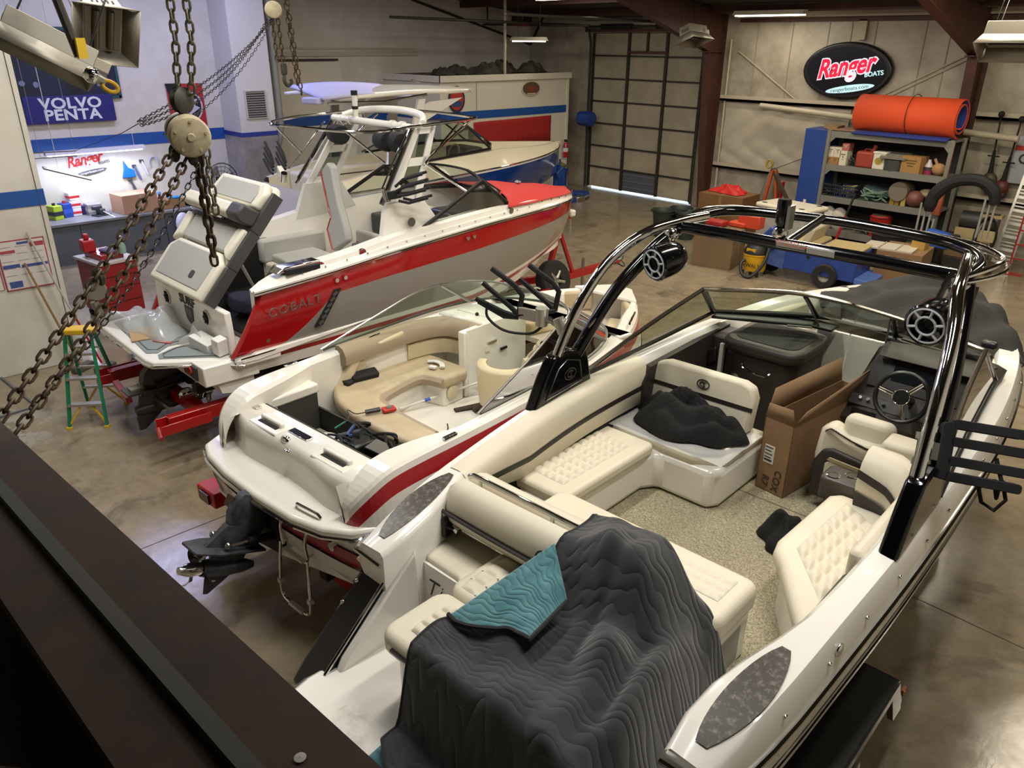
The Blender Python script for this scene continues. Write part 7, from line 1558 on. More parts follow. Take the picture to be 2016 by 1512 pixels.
# tyre with engine stand on the floor under the platform
ty = thing('tyre_dolly', 'black car tyre lying flat with grey stand beside the stepladder', 'tyre', (-11.35, 3.55, 0))
B().lathe([(.2, .02), (.36, .0), (.42, .05), (.42, .17), (.36, .22), (.2, .2), (.2, .02)], 30).obj('tyre', RUBBER, ty); B().bx(-.2, .2, -.2, .2, .14, .2).obj('plate', mat('stand_grey', '#55534f', .6), ty); B().tube([(-.1, 0, .2), (-.14, .02, .55)], .05, 8).obj('post', mat('stand_grey', '#55534f', .6), ty); B().bx(.06, .2, -.12, .12, .2, .42).obj('block', MATTE, ty, bevel=.02)
# stepladder
la = thing('stepladder', 'green fibreglass stepladder with yellow top and yellow braces', 'ladder', (-10.0, 2.07, 0), 0)
GRN = mat('ladder_green', '#0f7a52', .45); YEL = mat('ladder_yellow', '#d9b022', .45)
FA, FB = Vector(at(138, 845, 2, 0)), Vector(at(212, 841, 2, 0)); RA, RB2 = Vector(at(175, 797, 2, 0)), Vector(at(250, 794, 2, 0)); o_ = Vector((-10.0, 2.07, 0))
HT = 1.17; mid = (FA + FB + RA + RB2) / 4; dx = (FB - FA).normalized(); dy = Vector((-dx.y, dx.x, 0))
if dy.dot(RA - FA) < 0: dy = -dy
TA, TB = mid - dx * .15 - dy * .05, mid + dx * .15 - dy * .05; TC, TD = TA + dy * .09, TB + dy * .09
for a, t_ in ((FA, TA), (FB, TB), (RA, TC), (RB2, TD)):
    top_ = t_ + Vector((0, 0, HT)); B().tube([a - o_, top_ - o_], .026, 4, sq=(1, .8)).obj('rail', GRN, la)
    B().box(a - o_ + Vector((0, 0, .015)), (.06, .06, .03), (0, 0, .9)).obj('foot', YEL, la)
for z in (.3, .62, .92):
    k = z / HT; p, q = FA.lerp(TA, k), FB.lerp(TB, k); B().box((p + q) / 2 - o_ + Vector((0, 0, z)), ((q - p).length, .09, .03), (0, 0, math.atan2(dx.y, dx.x))).obj('step', ALU, la)
    p, q = RA.lerp(TC, k), RB2.lerp(TD, k); B().box((p + q) / 2 - o_ + Vector((0, 0, z)), ((q - p).length, .03, .03), (0, 0, math.atan2(dx.y, dx.x))).obj('rear_bar', ALU, la)
for A_, B_, T1_, T2_ in ((FA, FB, TA, TB), (RA, RB2, TC, TD)):
    for a, t1, c in ((A_, T1_, 1), (B_, T2_, -1)):
        p = a.lerp(t1, .05) + Vector((0, 0, .05)); q = (A_ + B_) / 2 - dx * .06 * c + ((T1_ + T2_) / 2 - (A_ + B_) / 2) * .24; q = Vector((q.x, q.y, .29))
        B().tube([p - o_, q - o_], .016, 4).obj('brace', YEL, la)
B().box((TA + TB + TC + TD) / 4 - o_ + Vector((0, 0, HT + .02)), (.42, .2, .07), (0, 0, math.atan2(dx.y, dx.x))).obj('top_cap', YEL, la, bevel=.015)
# floor frame mark bottom left
tag(B().tube([at(0, 742, 2, .01), at(72, 800, 2, .01), at(0, 822, 2, .01)], .02, 4).obj('floor_mat_edge', mat('mat_edge', '#5d6168', .6)), 'grey triangular floor mat edge at the left picture border', 'mat')
# ================================================================= RIGHT / BACK CLUTTER
# oval lit sign
os_ = thing('oval_light_sign', 'black oval backlit sign with red script lettering on the back wall', 'sign', (-9.26, YB - .01, 3.9))
B().prism(ell(0, 0, 1.13, .66, 48), -.16, 0, 'y').obj('casing', BLACK, os_, bevel=.05, seg=3)
B().prism(ell(0, 0, 1.0, .55, 48), -.175, -.16, 'y').obj('face', mat('sign_face', '#0a0a0c', .25), os_)
ranger(os_, frame((-.02, -.18, .03), (1, 0, 0), (0, 0, 1)) @ Matrix.Rotation(R(9), 4, 'Z'), .98, emis('sign_red', (.9, .02, .05), 1.2), emis('sign_white', (.95, .8, .85), 1.0), emis('sign_cyan', (.65, .95, .95), .9), (emis('sign_cyan', (.65, .95, .95), .9), mat('sign_ink', '#274b50', .6)))
VS = mat('vinyl_sheet', '#b3ab99', .22, bump=(3.5, .5, (1.5, 1, .8)))
def vsf(u, v): x = lerp(-12.6, -9.0, u); z = lerp(1.3, 3.0, v); return (x, YB - .02 - .03 * abs(math.sin(3.1 * x + 2.2 * z + 1.3 * math.sin(4 * z))) - .02 * abs(math.sin(5 * z - 4 * x)), z)
struct(B().grid(60, 30, vsf).obj('trim_60', VS, ang=60))
# pipe
tag(B().tube([(-11.35, YB - .35, 2.98), (-5.05, YB - .5, 2.66)], .07, 12).obj('wrapped_pipe', mat('pipe_wrap', '#b9b09a', .25, bump=(25, .6))), 'long pale pipe wrapped in plastic running along the back wall girt', 'pipe')
# shelf unit
SG = mat('shelf_grey', '#7b7a72', .5, .3)
su = thing('shelf_unit', 'grey steel shelving unit full of cartons and tools at the back', 'shelf', (-7.16, 18.2, 0))
LV = (.42, 1.2, 1.92, 2.66)
for z in LV:
    B().bx(-1.34, 1.34, 0, .75, z - .04, z).obj('shelf_board', SG, su); B().bx(-1.34, 1.34, -.015, .01, z - .13, z + .01).obj('front_beam', SG, su)
for x in (-1.34, 1.34):
    for y in (0, .72): B().bx(x - .04, x + .04, y - .03, y + .03, 0, 2.68).obj('upright', SG, su)
for z in LV[1:]:
    for s in (-1, 1): B().prism([(s * 1.3, z - .13), (s * 1.18, z - .13), (s * 1.3, z - .25)], -.01, .02, 'y').obj('gusset', SG, su)
B().bx(-1.34, 1.34, .74, .76, .05, 2.66).obj('back_sheet', mat('shelf_back', '#2b2721', .9), su)
bl_ = tag(B().bx(-.27, .27, 0, .74, 0, 2.68).obj('blue_locker', mat('locker_blue', '#24438a', .4, var=(2, '#1f3a78', .3, .7)), loc=(-8.82, 18.18, 0), bevel=.01), 'tall blue steel locker at the left end of the grey shelving', 'locker')
B().box((-.02, -.004, 1.0), (.07, .004, .1), (0, .1, 0)).obj('torn_label', WPL, bl_)
def SX(u, v, y=18.35): p = at(u, v, 1, y); return p.x
def sitem(nm, lab, cat, u, lvl, build, y=.2, rz=0, v=None, grp='goods on the grey shelving'):
    t = thing(nm, lab, cat, (at(u, v or 340, 1, 18.2 + y).x, 18.2 + y, LV[lvl]), rz, grp); build(t); return t
def P(c, r=.55): return mat('paint_' + c.strip('#'), c, r)
def carton(w_, d, h, c, mark=None, tape=None):
    def f(t):
        B().bx(-w_ / 2, w_ / 2, -d / 2, d / 2, 0, h).obj('carton', P(c, .8), t, bevel=.004)
        if mark:
            for k in range(3): B().bx(-w_ * .3 + .03 * k, w_ * .3 - .03 * k, -d / 2 - .003, -d / 2, h * (.72 - .16 * k), h * (.78 - .16 * k)).obj('print', P(mark), t)
    return f
# top shelf row (level 2 board at 1.92)
for k, (u, h, c, z) in enumerate(((1637, .17, '#8f6a3d', 0), (1650, .17, '#8f6a3d', 0), (1639, .22, '#c2bba8', .17), (1653, .22, '#c2bba8', .17), (1665, .33, '#c4bdaa', 0))):
    t = sitem('small_carton', ['left brown carton at the left end of the upper shelf', 'second brown carton on the upper shelf', 'white carton stacked on the left brown one', 'white carton stacked on the second brown one', 'tall white printed carton right of the brown pair'][k], 'box', u, 2, carton(.165, .3, h, c, '#4a3d2c'), v=310); t.location.z += z
sitem('small_carton', 'red and white carton on top of the tall white one', 'box', 1668, 2, carton(.16, .25, .16, '#9c5a50', '#c9c2b4'), v=300).location.z += .33
def gascan(t): B().bx(-.2, .2, -.16, .16, 0, .36).obj('tank', P('#8c3322', .5), t, bevel=.05, seg=3); B().tube([(-.08, 0, .34), (-.06, 0, .4), (.06, 0, .4), (.08, 0, .34)], .02, 6).obj('handle', P('#7a2b1d'), t); B().cyl((.1, 0, .34), (.16, 0, .5), .045, n=10).obj('spout', P('#7a2b1d'), t)
sitem('fuel_can', 'red plastic fuel can on the upper shelf', 'fuel can', 1706, 2, gascan, v=315)
def pail(t): B().prism(rrect(-.14, .14, -.13, .13, .03), 0, .36).obj('body', P('#c9c4b3'), t, bevel=.015); B().bx(-.15, .15, -.14, .14, .34, .38).obj('lid', P('#d4cfbe'), t, bevel=.01); B().prism(ell(0, .18, .09, .08, 14), -.134, -.13, 'y').obj('label', P('#9c8a36'), t)
sitem('square_pail', 'white square pail with yellow badge beside the fuel can', 'pail', 1734, 2, pail, v=318)
def pot(t): B().lathe([(.001, 0), (.22, 0), (.23, .24), (.001, .24)], 20).obj('pot', P('#3d3f40', .4), t); B().box((0, -.02, .32), (.55, .4, .04), (.2, 0, .05)).obj('flat_box', P('#77746a', .7), t); B().box((-.2, -.05, .27), (.16, .3, .03), (0, -.6, 0)).obj('flap', P('#8a867a', .7), t)
sitem('dark_pot', 'dark grey pot under a flattened grey box on the upper shelf', 'pot', 1762, 2, pot, v=320)
sitem('moving_carton', 'open brown carton with dark print at the right of the upper shelf', 'box', 1800, 2, carton(.42, .36, .36, '#96713f', '#4a3a22'), v=325, rz=-.1)
def jug(t): B().lathe([(.001, 0), (.085, 0), (.085, .18), (.035, .27), (.03, .31), (.001, .31)], 16).obj('bottle', P('#b9b3b8', .3), t); B().lathe([(.088, .0), (.088, .09)], 16).obj('pink_liquid', P('#8a2f4a', .3), t); B().lathe([(.089, .09), (.089, .16)], 16).obj('label', P('#3a3542'), t)
sitem('antifreeze_jug', 'white jug with pink bottom on the upper shelf', 'jug', 1828, 2, jug, v=330)
def paper(t): B().ball((0, 0, .13), .15, 10, 7, (1, .8, .85)).obj('bag', mat('kraft_bag', '#a07a50', .85, bump=(12, 1)), t); B().tube([(-.05, 0, .22), (-.12, 0, .34)], .03, 6).obj('twist', mat('kraft_bag', '#a07a50', .85, bump=(12, 1)), t)
sitem('paper_bag', 'crumpled brown paper bag beside the pink bottomed jug', 'bag', 1848, 2, paper, v=335)
def clump(c, a=.22, seed=1):
    def f(t):
        rr = random.Random(seed)
        for k in range(7): B().tube(spline([(rr.uniform(-a, a), rr.uniform(-.15, .15), rr.uniform(.02, .28)) for _ in range(5)], 4), .016, 5).obj('cord', P(c), t)
    return f
sitem('cable_heap', 'dark coiled cables between cartons and fuel can', 'cables', 1684, 2, clump('#2b2824', .1, 4), v=320)
# middle shelf (1.2)
def crate(c):
    def f(t):
        for z in (.02, .1, .18, .26): B().bx(-.24, .24, -.17, -.155, z - .012, z + .012).bx(-.24, .24, .155, .17, z - .012, z + .012).bx(-.24, -.225, -.17, .17, z - .012, z + .012).bx(.225, .24, -.17, .17, z - .012, z + .012).obj('slat_ring', P(c), t)
        for k in range(9): B().bx(-.24 + .058 * k, -.226 + .058 * k, -.172, -.158, 0, .28).obj('rib', P(c), t)
        B().bx(-.23, .23, -.16, .16, 0, .02).obj('floor', P(c), t)
    return f
t = sitem('milk_crate', 'black milk crate full of cables on the middle shelf', 'crate', 1632, 1, crate('#17171a'), v=375); clump('#1b1a1a', .2, 9)(t)
t = sitem('milk_crate', 'navy milk crate on the middle shelf', 'crate', 1668, 1, crate('#1d2544'), v=380); clump('#8a8050', .2, 3)(t)
def pad(t): B().box((0, 0, .2), (.75, .3, .16), (0, R(8), .05)).obj('roll', P('#3f5058', .7), t, bevel=.05)
sitem('grey_blue_roll', 'blue grey padded roll lying on the middle shelf', 'roll', 1735, 1, pad, y=.4, v=375)
def can(t): B().cyl((0, -.2, .3), (0, .2, .32), .21, n=24).obj('drum', P('#5a5145', .6), t); B().cyl((0, -.205, .3), (0, -.2, .3), .2, n=24).obj('drum_lid', P('#6d6455', .6), t)
sitem('metal_drum', 'tipped brown metal drum on the middle shelf', 'drum', 1776, 1, can, v=370)
sitem('cable_heap', 'tangled pale and green cables on the middle shelf', 'cables', 1722, 1, clump('#5f7a68', .3, 12), y=.1, v=380)
def tins(t):
    for x, c in ((-.16, '#8a6a24'), (-.05, '#7d6020'), (.08, '#a3904a')): B().bx(x - .05, x + .05, -.05, .05, 0, .16 if x < 0 else .3).obj('tin', P(c, .4), t, bevel=.006)
sitem('tin_group', 'group of yellow tins on the right of the middle shelf', 'tins', 1772, 1, tins, y=.08, v=395)
def ball(t): B().ball((0, 0, .18), .18, 16, 12).obj('float', P('#6b3f35', .5), t)
sitem('round_float', 'round reddish buoy on the middle shelf', 'buoy', 1800, 1, ball, y=.12, v=395)
def blueb(t): B().lathe([(.001, 0), (.07, 0), (.07, .2), (.03, .25), (.001, .25)], 12).obj('bottle', P('#2d6f86', .3), t)
sitem('blue_bottle', 'teal bottle at the right end of the middle shelf', 'bottle', 1838, 1, blueb, v=395)
sitem('cream_bowl', 'cream rag heap at the right of the middle shelf', 'rag', 1826, 1, lambda t: B().ball((0, 0, .1), .12, 10, 7, (1.4, 1, .8)).obj('rag', P('#a99d7c', .8), t), y=.3, v=375).location.z += .2
# bottom level
def sack(c): return lambda t: (B().ball((0, 0, .24), .26, 14, 10, (.75, .5, 1.1)).obj('sack', mat('sack_' + c, c, .6, bump=(10, .8)), t), B().box((0, -.13, .25), (.2, .02, .12), (.1, 0, .2)).obj('print', P('#a8322e'), t))
sitem('salt_sack', 'white and red plastic sack at the left of the lower shelf', 'sack', 1630, 0, sack('#b9b3ac'), v=430); sitem('salt_sack', 'second white and red sack on the lower shelf', 'sack', 1652, 0, sack('#b5aea6'), v=425, rz=.4)
def bucket(t): B().lathe([(.001, 0), (.2, 0), (.24, .42), (.25, .44), (.001, .4)], 22).obj('bucket', P('#a81f1a', .4), t); B().box((0, 0, .47), (.4, .1, .06), (.1, .05, .3)).obj('tool', P('#5a5548', .5), t); B().lathe([(.2, .5), (.24, .46)], 20).obj('rim', P('#8c1a16'), t)
sitem('red_bucket', 'red bucket of tools on the lower shelf', 'bucket', 1735, 0, bucket, v=430)
sitem('pipe_fittings', 'grey brass pipe fittings heap beside the red bucket', 'fittings', 1705, 0, clump('#6d6a5c', .2, 15), v=430); sitem('cable_heap', 'dark heap of straps right of the red bucket', 'cables', 1785, 0, clump('#2a2622', .3, 17), v=440)
sitem('red_toolbox', 'red tool box at the foot of the shelving', 'toolbox', 1632, 0, lambda t: B().bx(-.3, .3, -.2, .2, 0, .22).obj('box', P('#8f1d18', .4), t, bevel=.02), v=465, y=-.25).location.z = 0
# orange roll on top
oro = thing('foam_roll', 'large rolled orange foam mat with blue inside on top of the shelving', 'foam mat', (-6.95, 18.55, 2.68), R(-2))
ORG = mat('foam_orange', '#d2491c', .75); FBL = mat('foam_blue', '#1d2f7a', .8)
def spir(r0, r1, turns, n=60): return [((lerp(r0, r1, k / n)) * math.cos(2 * PI * turns * k / n - PI / 2), lerp(r0, r1, k / n) * math.sin(2 * PI * turns * k / n - PI / 2)) for k in range(n + 1)]
sp = spir(.22, .41, 2.0); b = B(); b.loft([[(x, y_, .42 + z_) for y_, z_ in sp] for x in (-1.08, 1.1)]); o = b.obj('roll', ORG, oro, solid=.03)
b = B().loft([[(x, y_ * .93, .42 + z_ * .93) for y_, z_ in sp] for x in (-1.07, 1.09)]).obj('inner_layer', FBL, oro, solid=.02)
B().loft([[(x, -.0 - .0, .03), (x, -.3, .02), (x, -.46, -.02)] for x in (-1.0, 1.05)]).obj('tail', FBL, oro, solid=.03)
B().tube([(.1, .425 * math.cos(a), .42 + .425 * math.sin(a)) for a in [2 * PI * k / 30 for k in range(30)]], .008, 5, True).obj('tie_cord', MATTE, oro)
tag(B().bx(-.5, .5, -.35, .3, 0, .03).box((-.5, 0, .05), (.3, .5, .08), (0, .1, .1)).obj('flat_cartons', P('#85694a', .8), loc=(-8.1, 18.6, 2.68)), 'flattened brown cartons on top of the shelving by the foam roll', 'cardboard')
tag(B().box((0, 0, .1), (.5, .3, .2), (0, 0, .2)).obj('dark_bundle', P('#3f4048', .8), loc=(-8.0, 18.85, 2.71), bevel=.06), 'dark grey cloth bundle behind the foam roll', 'bundle')
# big carton with red bag, bins, oxygen cart, boards left of locker
t = thing('large_carton', 'large brown carton with a red bag on top beside the column', 'box', (-10.75, 17.9, 0), .05); B().bx(-.62, .62, -.45, .45, 0, .98).obj('carton', mat('carton_b', '#7d5a33', .8, var=(2, '#6d4d2b', .3, .7)), t, bevel=.006); B().bx(-.04, .04, -.452, .452, 0, .983).obj('tape', P('#8a6a40', .4), t)
crumple('red_bag', 0, 0, .48, .3, .16, 4, mat('bag_red', '#c2201c', .5, bump=(9, .6)), 'red nylon bag lying on the large brown carton', 'bag', 0, 0, place=lambda x, y, z: (-10.75 + x, 17.9 + y, .99 + z))
GB = mat('bin_green', '#23302a', .5)
for k, (x, y) in enumerate(((-11.35, 16.7), (-10.72, 16.9), (-10.95, 16.35), (-11.5, 16.15))):
    t = thing('trash_bin', ['dark green bin at the back left of the cluster', 'dark green bin nearest the large carton', 'dark green bin in the middle of the cluster', 'dark green bin at the front left of the cluster'][k], 'bin', (x, y, 0), 0, 'dark round bins by the door')
    B().lathe([(.001, .01), (.2, 0), (.27, .62), (.3, .64), (.3, .68), (.28, .68), (.26, .64), (.19, .03), (.001, .03)], 24).obj('tub', GB, t)
    for s in (-1, 1): B().tube([(s * .29, -.08, .6), (s * .35, -.06, .62), (s * .35, .06, .62), (s * .29, .08, .6)], .012, 5).obj('handle', GB, t)
t = thing('brown_box', 'square brown carton on the floor left of the yellow vacuum', 'box', (-9.05, 14.9, 0), R(12)); B().bx(-.44, .44, -.42, .42, 0, .78).obj('carton', mat('carton_c', '#7a6244', .8, var=(2, '#6b553a', .3, .7)), t, bevel=.006); B().bx(-.445, .445, -.03, .03, .3, .784).obj('tape', P('#8a7050', .5), t)
# red items on that box
tag(B().bx(-.2, .2, -.15, .15, 0, .1).box((.25, .05, .14), (.5, .3, .28), (0, 0, .1)).obj('orange_tool_case', P('#c8431f', .5), bevel=.02, loc=(-8.9, 15.4, .79)), 'orange plastic case behind the brown carton', 'case')
tag(B().bx(-.22, .22, -.14, .14, 0, .12).obj('red_tool_case', P('#9c2018', .5), bevel=.03, loc=(-9.3, 15.1, .79)), 'small red tool case on the square brown carton', 'case')
# yellow shop vacuum
vc = thing('shop_vacuum', 'yellow and black shop vacuum with coiled hose beside the brown carton', 'vacuum', (-8.05, 14.75, 0))
VY, VB_ = P('#c99a12', .4), P('#1b1b1b', .45)
B().lathe([(.001, .1), (.22, .1), (.23, .14), (.245, .42), (.26, .43), (.26, .46), (.001, .46)], 26).obj('tank', VY, vc); B().lathe([(.26, .46), (.255, .52), (.2, .62), (.17, .68), (.001, .7)], 26).obj('motor_head', VB_, vc)
B().tube([(-.14, 0, .66), (-.14, 0, .74), (.14, 0, .74), (.14, 0, .66)], .018, 6).obj('handle', VB_, vc); B().bx(-.1, .1, -.24, -.2, .52, .58).obj('badge', VY, vc)
for a in (45, 135, 225, 315): B().cyl((.24 * math.cos(R(a)), .24 * math.sin(R(a)), .0), (.24 * math.cos(R(a)), .24 * math.sin(R(a)), .09), .035, n=10).obj('caster', VB_, vc)
B().tube(spline([(-.08, -.27, .34), (-.12, -.36, .28), (-.04, -.42, .08), (.16, -.4, .05), (.3, -.22, .3), (.3, -.05, .58), (.18, .1, .68)], 6), .035, 8).obj('hose', VB_, vc)
text('DeWALT', .12, 'lettering', VB_, vc, frame((.02, -.262, .24), (1, 0, 0), (0, 0, 1)), .002)
# white ice chest / tub
tb = thing('white_tub', 'large white insulated tub with cream lid in front of the locker', 'tub', (-8.35, 16.6, 0), R(-8)); WT = P('#a9a49a', .5)
B().prism(rrect(-.62, .62, -.4, .4, .08), 0, 1.1).obj('tub', WT, tb, bevel=.03); B().prism(rrect(-.68, .68, -.46, .46, .1), 1.1, 1.2).obj('lid', P('#d2cbb6', .4), tb, bevel=.04, seg=3)
for x, y in ((-.5, -.32), (.48, -.32), (-.5, .32), (.48, .32)): B().prism(ell(x, y, .07, .05, 12), 1.2, 1.206).obj('recess', MATTE, tb)
# orange engine hoist
eh = thing('engine_hoist', 'orange folding engine hoist standing against the back wall', 'hoist', (-10.05, 18.75, 0)); OR_ = P('#b5501f', .5)
for s in (-.14, .14): B().tube([(s * 2, 0, .05), (s * .3, 0, 1.55)], .045, 4).obj('mast', OR_, eh)
B().tube([(0, 0, 1.5), (.75, -.3, .75)], .05, 4).obj('boom', mat('boom_brown', '#4a3a2c', .6), eh); B().tube([(.3, 0, 1.3), (.26, 0, .7)], .04, 8).obj('ram', REDP, eh); B().tube([(-.05, -.1, 1.55), (.95, -.2, 2.0)], .008, 5).obj('cable', MATTE, eh)
B().bx(-.35, .35, -.3, .3, .02, .1).obj('base', OR_, eh)
tag(B().lathe([(.001, 1.55), (.08, 1.5), (.2, 1.2), (.3, .7), (.34, .02), (.001, 0)], 18).obj('grey_tarp_cone', mat('tarp_tan', '#77705f', .8, bump=(7, .7)), loc=(-10.35, 19.3, 0)), 'grey cloth draped upright against the back wall behind the red bag', 'cloth')
tag(B().tube([(-.08 * math.cos(a), 0, .1 * math.sin(a)) for a in [2 * PI * k / 16 for k in range(16)]], .03, 6, True).obj('yellow_strap_roll', P('#a3903a', .6), loc=(-10.45, 19.2, 1.62)), 'round yellow strap reel on top of the draped grey cloth', 'reel')
tag(B().bx(-.5, .5, 0, .04, 0, 1.2).obj('plywood_sheet', P('#8a7350', .8), loc=(-9.4, 20.0, 0)), 'tan plywood sheet leaning on the back wall left of the locker', 'plywood')
tag(B().box((0, 0, .72), (.05, .5, 1.5), (0, .12, 0)).obj('wood_plank', P('#8c6a3c', .7), loc=(-9.2, 18.7, 0)), 'wooden plank leaning against the side of the blue locker', 'plank')
# blue burden cart
ct = thing('burden_cart', 'blue electric three wheel burden cart parked before the shelving', 'cart', (-7.1, 15.3, 0), R(6)); ct.scale = (1.1, 1.1, 1.14); CB_ = mat('cart_blue', '#22428f', .35, coat=.3, var=(3, '#1b377a', .3, .7))
B().prism([(-.95, .28), (-.35, .2), (-.3, .34), (-.9, .36)], -.42, .42, 'y').obj('floor_pan', P('#3c5590', .6), ct); B().prism([(-1.0, .3), (-.86, .3), (-.6, .9), (-.7, .92), (-.92, .66)], -.42, .42, 'y').obj('front_shield', CB_, ct, bevel=.03)
B().prism([(-.35, .22), (.95, .18), (.98, .66), (.9, .68), (-.33, .66)], -.45, .45, 'y').obj('body', CB_, ct, bevel=.02); B().prism([(.95, .16), (1.25, .16), (1.25, .24), (.95, .26)], -.42, .42, 'y').obj('step', P('#4a66a8', .5), ct, bevel=.01)
B().prism(rrect(-.35, .2, -.42, .42, .06), .66, .74).obj('seat', P('#a9986a', .6), ct, bevel=.03); B().bx(.25, .95, -.42, .42, .66, .7).obj('deck', P('#a9986a', .7), ct)
for s in (-1, 1):
    B().lathe([(.1, -.07), (.2, -.08), (.22, -.05), (.22, .05), (.2, .08), (.1, .07)], 24, (.45, s * .44, .22), Matrix.Rotation(R(90), 3, 'X')).obj('tyre', RUBBER, ct); B().lathe([(.001, .05), (.05, .06), (.11, .03), (.12, -.05)], 18, (.45, s * .46, .22), Matrix.Rotation(R(90 * s), 3, 'X')).obj('wheel', P('#8f8b7c', .4), ct)
B().lathe([(.05, -.06), (.16, -.07), (.18, 0), (.16, .07), (.05, .06)], 20, (-.75, 0, .18), Matrix.Rotation(R(90), 3, 'X')).obj('front_tyre', RUBBER, ct)
B().tube([(-.66, 0, .75), (-.5, 0, 1.0)], .02, 8).obj('steering_post', MATTE, ct); B().tube([(-.5 + .05 * math.sin(a), .2 * math.cos(a), 1.0 + .12 * math.sin(a)) for a in [2 * PI * k / 20 for k in range(20)]], .018, 6, True).obj('tiller_wheel', P('#a39b80', .5), ct)
B().prism([(-.1, .72), (.05, .72), (.12, .98), (.02, 1.0)], -.38, .38, 'y').obj('seat_back', P('#b3aa92', .5), ct, bevel=.03); B().cyl((.1, -.452, .5), (.1, -.456, .5), .035, n=12).obj('key_hole', MATTE, ct)
# window sash, pallet with carton
t = thing('pallet', 'wooden pallet under the brown carton behind the blue cart', 'pallet', (-5.62, 16.2, 0), R(8)); PW = P('#9c7c46', .8)
for y in (-.5, -.17, .17, .5): B().bx(-.5, .5, y - .06, y + .06, .12, .14).obj('deck_board', PW, t)
for x in (-.44, 0, .44): B().bx(x - .04, x + .04, -.56, .56, .02, .12).obj('stringer', PW, t)
tag(B().bx(-.42, .42, -.5, .5, 0, .62).obj('brown_box', mat('carton_d', '#7d6040', .8), loc=(-5.62, 16.25, .141), rot=(0, 0, R(8)), bevel=.006), 'brown carton standing on the wooden pallet', 'box')
tag(B().bx(-.13, .13, -.12, .12, 0, .2).obj('small_yellow_box', P('#a8853c', .7), loc=(-5.42, 16.4, .762), bevel=.004), 'small yellow carton on top of the pallet carton', 'box')
sh = thing('sash_panel', 'white ribbed sash panel lying on the carton behind the blue cart', 'tray', (-6.35, 16.05, .78), R(8)); B().bx(-.5, .42, -.3, .3, 0, .03).obj('panel', P('#b9b2a2', .5), sh)  # window sash panel with raised bars, laid flat
for x in (-.2, .12): B().bx(x - .012, x + .012, -.3, .3, .03, .045).obj('bar', P('#9c9584', .5), sh)
sh.location.z = .766; sh.location.x = -5.8
# red hydraulic/jack pole, folding chairs, bin right of shelf
jp = thing('floor_jack', 'red long handled floor jack standing before the shelving', 'jack', (-7.6, 17.6, 0), 0); B().tube([(0, -.3, .1), (.12, -.1, .95)], .03, 8).obj('handle', REDP, jp); B().tube([(.12, -.1, .95), (.2, .0, 1.45)], .025, 8).obj('grip', MATTE, jp); B().bx(-.2, .16, -.35, .3, .03, .16).obj('frame', REDP, jp, bevel=.02); B().cyl((-.22, .2, .06), (.2, .2, .06), .06, n=10).obj('wheel', STEEL, jp)
tag(B().bx(-.45, .45, -.2, .2, 0, .18).box((.1, 0, .22), (.3, .1, .08), (0, .2, .4)).obj('green_mower_deck', P('#2c3a1c', .6), bevel=.03, loc=(-7.3, 17.2, 0)), 'dark green machine deck on the floor by the red jack', 'machine')
bkb = tag(B().lathe([(.001, 0), (.3, 0), (.36, .7), (.38, .72), (.001, .68)], 20).obj('black_bin', P('#1a1917', .6), loc=(-6.45, 17.5, 0)), 'black plastic barrel in front of the shelving', 'bin')
cn = thing('bimini_frame', 'folded boat top of grey tubes with arched black sleeve before the shelving', 'boat top', (-5.75, 17.6, 0)); TG = P('#8d8b84', .4)
for k, x in enumerate((-.22, -.12, -.02, .06)): B().tube([(x, 0, .05), (x + .01 * k, 0, 1.45 - .1 * k)], .022, 8).obj('pole', TG, cn)
for z in (.75, .35): B().tube([(-.25, 0, z), (.1, 0, z - .03)], .03, 6).obj('clamp', TG, cn)
B().tube(spline([(-.05, 0, 1.3), (.0, .0, 1.65), (.3, .02, 1.95), (.75, .04, 2.02), (1.05, .05, 1.85), (1.12, .05, 1.6)], 6), [.09, .1, .12, .13, .13, .13, .14, .14, .14, .14, .13, .13, .13, .12, .12, .12, .12, .12, .12, .12, .12, .12, .12, .12, .12, .12, .11, .11, .1, .1, .09][:31], 10).obj('sleeve', MATTE, cn)
for x in (.95, 1.05, 1.15): B().tube([(x, .05, 1.7), (x - .02, .05, .9)], .022, 8).obj('pole', TG, cn)
bbag = tag(B().prism([(-.28, 0), (.28, 0), (.24, .32), (-.2, .38)], -.1, .1, 'y').obj('blue_pad', P('#17479c', .6), bevel=.04, loc=(-5.45, 17.4, .62)), 'bright blue cushion leaning among the folded boat top poles', 'cushion')
tag(B().bx(-.05, .05, -.05, .05, 0, .55).bx(-.11, -.05, -.05, .05, .02, .57).cyl((0, 0, .5), (0, .1, 1.5), .006, n=5).obj('orange_white_fender', P('#b3603c', .6), bevel=.02, loc=(-5.78, 18.1, 1.15)), 'orange and white float hanging by the shelf corner', 'float')
tag(B().bx(-.12, .12, -.1, .1, 0, .4).obj('white_canister', P('#b3ad9c', .5), loc=(-5.65, 17.3, 0), bevel=.02), 'white square canister on the floor below the blue cushion', 'canister')
# green hose coil on column
hs = thing('green_hose', 'coiled green garden hose hanging on the second brown column', 'hose', (-6.02, 19.3, 1.95))
for k in range(7):
    r = .15 + .008 * (k % 3); B().tube([(r * math.cos(a) * (1 + .04 * k % .1), -.04 * k * .3, .42 * math.sin(a) - .25 - .01 * k) for a in [2 * PI * j / 22 for j in range(22)]], .018, 6, True).obj('coil', P('#1f6b3a', .5), hs)
B().tube([(0, 0, .15), (.02, 0, .62)], .015, 6).obj('hanger', P('#24406a', .6), hs)
